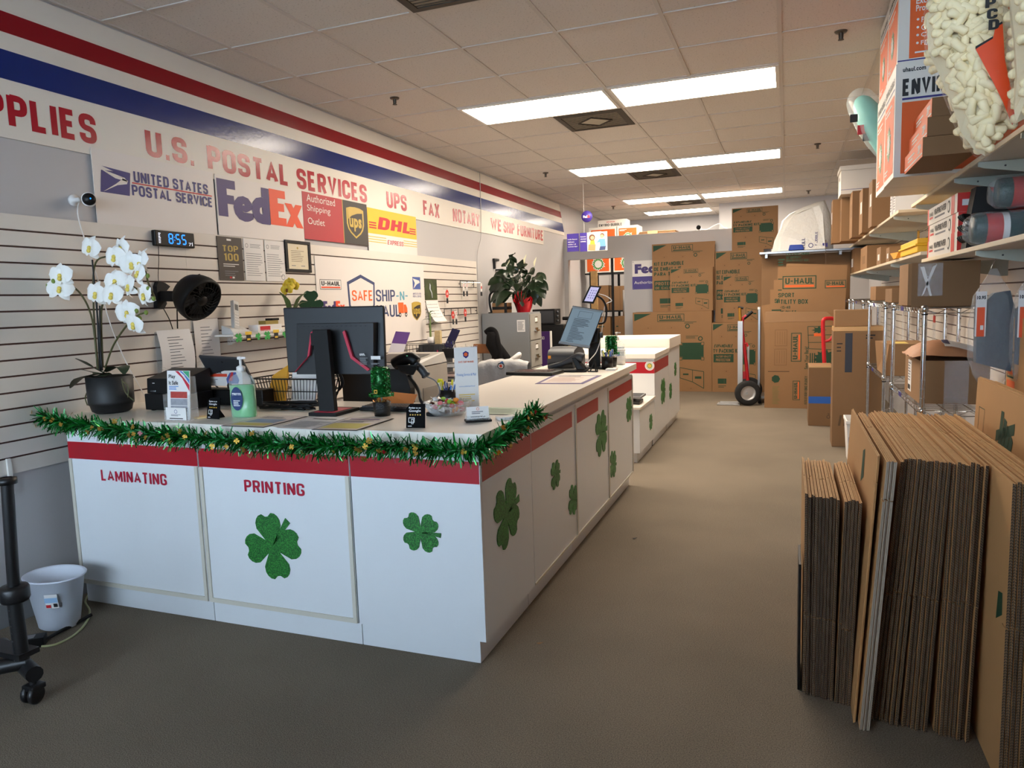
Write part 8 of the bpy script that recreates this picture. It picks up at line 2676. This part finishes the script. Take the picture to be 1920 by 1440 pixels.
pad_bag(4.292, 3.80, 'front clear bag of slate grey foam pads hanging under the lower right shelf')
pad_bag(4.42, 3.70, 'rear clear bag of slate grey foam pads hanging behind the front one', .9)

# ================================================================== FLATTENED BOXES IN THE FOREGROUND
FLUTE = bpy.data.materials.new('corrugated edge'); FLUTE.use_nodes = True
nt = FLUTE.node_tree; bs = nt.nodes['Principled BSDF']; bs.inputs['Roughness'].default_value = .85
tc = nt.nodes.new('ShaderNodeTexCoord'); sx_ = nt.nodes.new('ShaderNodeSeparateXYZ'); nt.links.new(tc.outputs['Object'], sx_.inputs[0])


def mth(op, a, b_=None):
    n = nt.nodes.new('ShaderNodeMath'); n.operation = op
    for i, q in enumerate((a, b_)):
        if q is None: continue
        if isinstance(q, (int, float)): n.inputs[i].default_value = q
        else: nt.links.new(q, n.inputs[i])
    return n.outputs[0]


v_ = mth('ADD', mth('ABSOLUTE', mth('SUBTRACT', sx_.outputs[0], .0055)), sx_.outputs[2])
w_ = mth('SINE', mth('MULTIPLY', v_, 2 * PI / .0085))
rp = nt.nodes.new('ShaderNodeValToRGB'); rp.color_ramp.elements[0].position = .25; rp.color_ramp.elements[0].color = lin((30, 21, 15)); rp.color_ramp.elements[1].position = .8; rp.color_ramp.elements[1].color = lin((122, 94, 66))
nt.links.new(mth('MULTIPLY_ADD', w_, .5), rp.inputs[0]); nt.nodes[-1].inputs[2].default_value = .5
nz = nt.nodes.new('ShaderNodeTexNoise'); nz.inputs['Scale'].default_value = 14
nt.links.new(tc.outputs['Object'], nz.inputs['Vector'])
mx = nt.nodes.new('ShaderNodeMix'); mx.data_type = 'RGBA'; mx.blend_type = 'MULTIPLY'; mx.inputs['Factor'].default_value = .35
nt.links.new(rp.outputs[0], mx.inputs['A']); nt.links.new(nz.outputs['Fac'], mx.inputs['B']); nt.links.new(mx.outputs['Result'], bs.inputs['Base Color'])
oi = nt.nodes.new('ShaderNodeObjectInfo'); mr_ = nt.nodes.new('ShaderNodeMapRange'); mr_.inputs['To Min'].default_value = .55; mr_.inputs['To Max'].default_value = 1.1
nt.links.new(oi.outputs['Random'], mr_.inputs['Value'])
m2 = nt.nodes.new('ShaderNodeMix'); m2.data_type = 'RGBA'; m2.blend_type = 'MULTIPLY'; m2.inputs['Factor'].default_value = 1
nt.links.new(rp.outputs[0], m2.inputs['A']); nt.links.new(mr_.outputs[0], m2.inputs['B']); nt.links.new(m2.outputs['Result'], bs.inputs['Base Color'])
SCORE = mat('scored cardboard top', (204, 162, 110), .75, var=.2, scale=40)
KFACE = mat('cardboard face', (186, 138, 86), .72, var=.06, scale=4)


def flat_box(y0, d, h, x_bot, x_top, label, group, slit=.5, notch=.58, th=.0092, m_front=None, seed=0, art=None, lean_y=0.0):
    """a flattened carton on edge: two plies, flap slits at the spine and a slot in the top edge"""
    rr = random.Random(seed)
    b = MB(); sh = (x_top - x_bot) / h
    for q in range(2):
        xa = q * th / 2 + .0002; xb = xa + th / 2 - .0006
        dz = rr.uniform(-.004, .004); dy = rr.uniform(-.004, .004)
        pc = [(dy, 0), (d, 0), (d, h + dz), (d * notch + .004, h + dz), (d * notch + .004, h * .80), (d * notch, h * .80), (d * notch, h + dz * .3), (dy, h + dz * .3), (dy, h * slit + .004 + dz), (dy + .035, h * slit + .004 + dz), (dy + .035, h * slit + dz), (dy + .003, h * slit + dz)]
        n = len(pc)
        A = [(xa + sh * z, y, z) for y, z in pc]; B = [(xb + sh * z, y, z) for y, z in pc]
        b.add(A, [tuple(reversed(range(n)))], KFACE); b.add(B, [tuple(range(n))], KFACE)
        for i in range(n):
            j = (i + 1) % n
            e = (pc[j][0] - pc[i][0], pc[j][1] - pc[i][1])
            front = abs(e[0]) < abs(e[1]) and min(pc[i][0], pc[j][0]) < .05
            b.add([A[i], A[j], B[j], B[i]], [(0, 1, 2, 3)], (m_front or FLUTE) if front else SCORE)
    if art:
        f = Face(b, (0, d, 0), Vector((0, -1, 0)), Vector((sh, 0, 1))); art(f, d, h)
    o = solo(b, 'flattened_box', label, 'box', (x_bot, y0, .001), local=True, group=group)
    return o


rr = random.Random(2)
for k in range(15):
    gap = .012 if k >= 10 else 0
    xb_ = 3.497 + k * .0100 + gap * .4; xt_ = 3.497 + k * .0112 + gap
    flat_box(2.66 - .003 * k + rr.uniform(-.006, .006), .60, .735 + rr.uniform(-.006, .004), xb_, xt_, 'short flattened box in the low bundle nearest the aisle', 'short bundle of flattened boxes', .40 if k < 11 else .37, .45, seed=k)
solo(MB().bx(3.480, 3.489, 2.68, 2.90, .001, .475, BLACK), 'thin_board', 'thin black strip standing against the left side of the low bundle', 'panel', (3.485, 2.7, .001), bevel=.001)
GRYE = mat('pale cut cardboard edge', (156, 140, 122), .7, var=.05)
ART1 = lambda f, d, h: f.poly([(d * .60, h * .80), (d * .68, h * .84), (d * .66, h * .95), (d * .60, h * .93)], GREENINK)
flat_box(2.52, 1.0, .915, 3.652, 3.706, 'tall flattened box with green print facing the aisle, leaning beside the low bundle', None, .9, .97, .008, KFACE, 90, ART1)
for k in range(3):
    flat_box(2.48, 1.0, .905, 3.668 + k * .0105, 3.728 + k * .0105, 'tall flattened box with pale edges in the leaning trio', 'leaning trio of pale edged flattened boxes', .86, .62, .0095, GRYE, 100 + k)
for k in range(20):
    if k < 6: xb_ = 3.706 + k * .0145
    elif k < 12: xb_ = 3.800 + (k - 6) * .0125
    else: xb_ = 3.893 + (k - 12) * .0118
    flat_box(2.55 - .002 * k + rr.uniform(-.009, .009), 1.0, .90 + rr.uniform(-.009, .006), xb_, 3.776 + k * .01175, 'flattened box in the wide bundle in the right foreground', 'wide bundle of flattened boxes', .50 + rr.uniform(-.008, .008), .62 if k < 14 else .55, seed=200 + k)
ART2 = lambda f, d, h: (f.poly([(d * .92, h * .52), (d * .97, h * .56), (d * .965, h * .63), (d * .93, h * .62)], GREENINK), f.poly([(d * .2, h * .8), (d * .26, h * .86), (d * .2, h * .9)], GREENINK))
for k in range(9):
    flat_box(2.30 - .002 * k, 1.22, .90 + rr.uniform(-.005, .004), 4.016 + k * .0118, 4.018 + k * .0118, 'flattened box in the bundle at the right edge of the photo' if k else 'outer flattened box with green marks at the left of the right-edge bundle', 'right edge bundle of flattened boxes' if k else None, .53, .5 if k else .55, seed=300 + k, art=ART2 if k == 0 else None)


def big_art(f, d, h):
    f.frame(d * .05, h * .72, d * .07, h * .17, .003, GREENINK)
    f.frame(d * .16, h * .60, d * .075, h * .20, .008, GREENINK, 1).rect(d * .18, h * .62, d * .035, h * .10, ORANGE, 1)
    for k in range(4): f.poly([(d * (.28 + .02 * k), h * .60), (d * (.31 + .02 * k), h * .60), (d * (.34 + .035 * k), h * .92 - .03 * k), (d * (.31 + .035 * k), h * .92 - .02 * k)], GREENINK)
    f.poly([(d * .27, h * .80), (d * .45, h * .86), (d * .45, h * .90), (d * .27, h * .84)], GREENINK).poly([(d * .30, h * .48), (d * .36, h * .48), (d * .37, h * .58), (d * .31, h * .60)], ORANGE)


for k in range(5):
    flat_box(2.30 - .02 * k, 1.28, 1.055 - .004 * k, 4.165 + k * .014, 4.200 + k * .014, 'tall flattened box in the group leaning against the wire shelves' if k else 'front tall flattened box with a green picture and orange patch on the right', 'tall flattened boxes by the wire shelves' if k else None, .45, .3, .011, KFACE, 400 + k, big_art if k == 0 else None)
b = MB().bx(0, .012, 0, 1.5, 0, 1.30, KFACE); f = Face(b, (0, 1.5, 0), (0, -1, 0), Z_); badge(f, .02, 1.03, .1, .12, ORANGE); f.rect(.02, .98, .12, .04, ORANGE)
solo(b, 'flattened_box', 'tallest flattened box at the right edge with a cropped green frame', 'box', (4.37, 2.36, .001), local=True)

# ================================================================== LEFT FOREGROUND: waste bin, rolling stand, cords, scraps
t = thing('waste_bin', 'white oval plastic waste bin by the left end of the counter', 'bin', (.238, 2.262, .001))
WBIN = mat('white bin plastic', (214, 218, 228), .4, var=.02)
b = MB(Matrix.Rotation(.0, 4, 'Z') @ Matrix.Diagonal((1.10, .88, .76, 1)))
prof = [(0, .002), (.082, .002), (.088, .008), (.125, .315), (.134, .318), (.136, .326), (.131, .33), (.122, .322), (.085, .012), (0, .010)]
b.lathe(prof, (0, 0, 0), WBIN, 48); b.build('bin_body', t)
b = MB(); f = Face(b, (.056, -.092, .125), Vector((.88, .47, 0)), Vector((.08, -.14, 1)), .004)
f.rect(0, 0, .055, .07, PAPER).rect(0, .03, .055, .025, mat('sticker blue', (150, 184, 216), .5), 2).rect(.003, .006, .02, .015, DHLR, 2).rect(.035, .008, .016, .018, INK, 2)
b.build('sticker', t)
t = thing('rolling_stand', 'black rolling stand with a caster at the left edge of the photo', 'stand', (.735, 1.75, 0))
PB = mat('powder black steel', (20, 20, 22), .4, var=.08)
b = MB().tube([(0, 0, .16), (-.005, 0, .42)], .026, PB, 16).tube([(-.003, 0, .40), (.03, .0, .86)], .021, PB, 16); 
for k in range(5): b.lathe([(0, 0), (.004, 0), (.004, .001), (0, .001)], (-.002, -.0265, .24 + k * .03), DGRAY, 8, axis=(0, -1, 0))
b.build('post', t)
MB().lathe([(.022, -.03), (.045, -.03), (.05, -.02), (.05, .02), (.045, .028), (.022, .03)], (0, 0, .42), PB, 20).lathe([(.02, -.01), (.033, -.01), (.033, .012), (.02, .014)], (.028, 0, .85), PB, 18).build('collar', t)
b = MB().tube([(-.30, .12, .115), (.075, -.01, .115)], .03, PB, 12).tube([(-.5, -.4, .115), (-.0, .02, .14)], .028, PB, 12).bx(-.25, .03, -.03, .05, .17, .19, PB)
b.build('base_bar', t)
b = MB().tube([(.06, -.01, .09), (.06, -.01, .06)], .012, PB, 10).bx(.03, .09, -.035, .02, .055, .075, PB); ca = b.build('caster', t, bevel=.004)
for dx in (-.018, .018): MB().lathe([(0, -.012), (.03, -.012), (.036, -.006), (.036, .006), (.03, .012), (0, .012)], (.055 + dx, -.012, .0375), PB, 22, axis=(1, .25, 0)).build('wheel', ca)
t = thing('power_adapter', 'black power adapter brick on the carpet beside the rolling stand', 'adapter', PZ(62, 1212, 0))
b = MB(Matrix.Rotation(.7, 4, 'Z')).bx(-.08, .05, -.03, .03, .002, .045, BLACK).bx(-.05, .01, -.02, .02, .045, .0465, GRAYP); b.build('brick', t, bevel=.006)
b = MB().tube(smooth_path([PZ(75, 1205, .02), PZ(110, 1185, .012), PZ(140, 1170, .012), PZ(172, 1152, .03)], 6), .008, BLACK, 8)
solo(b, 'electric_cable', 'thick black cord running from the adapter to the counter base', 'cord', PZ(110, 1185, 0))
b = MB().tube(smooth_path([PZ(78, 1212, .006), PZ(105, 1208, .006), PZ(140, 1190, .006), PZ(163, 1165, .006), PZ(168, 1145, .006), PZ(160, 1128, .006), PZ(168, 1112, .006)], 6), .005, mat('pale green cord', (186, 190, 140), .5), 8)
solo(b, 'electric_cable', 'pale green cord curving on the carpet by the waste bin', 'cord', PZ(140, 1190, 0))
for u, v, lab in ((1012, 1207, 'tan paper scrap on the carpet in front of the corner cabinet'), (1190, 1010, 'dark scrap on the aisle carpet'), (1682, 1337, 'crumpled white paper scrap under the wide bundle')):
    p = PZ(u, v, 0); b = MB().add([p + Vector((-.014, -.005, .004)), p + Vector((.0, -.008, .002)), p + Vector((.016, .002, .008)), p + Vector((.002, .008, .003))], [(0, 1, 2, 3)], KRAFT if u < 1100 else (DGRAY if u < 1300 else PAPER))
    solo(b, 'paper_scrap', lab, 'scrap', p, solid=.001)
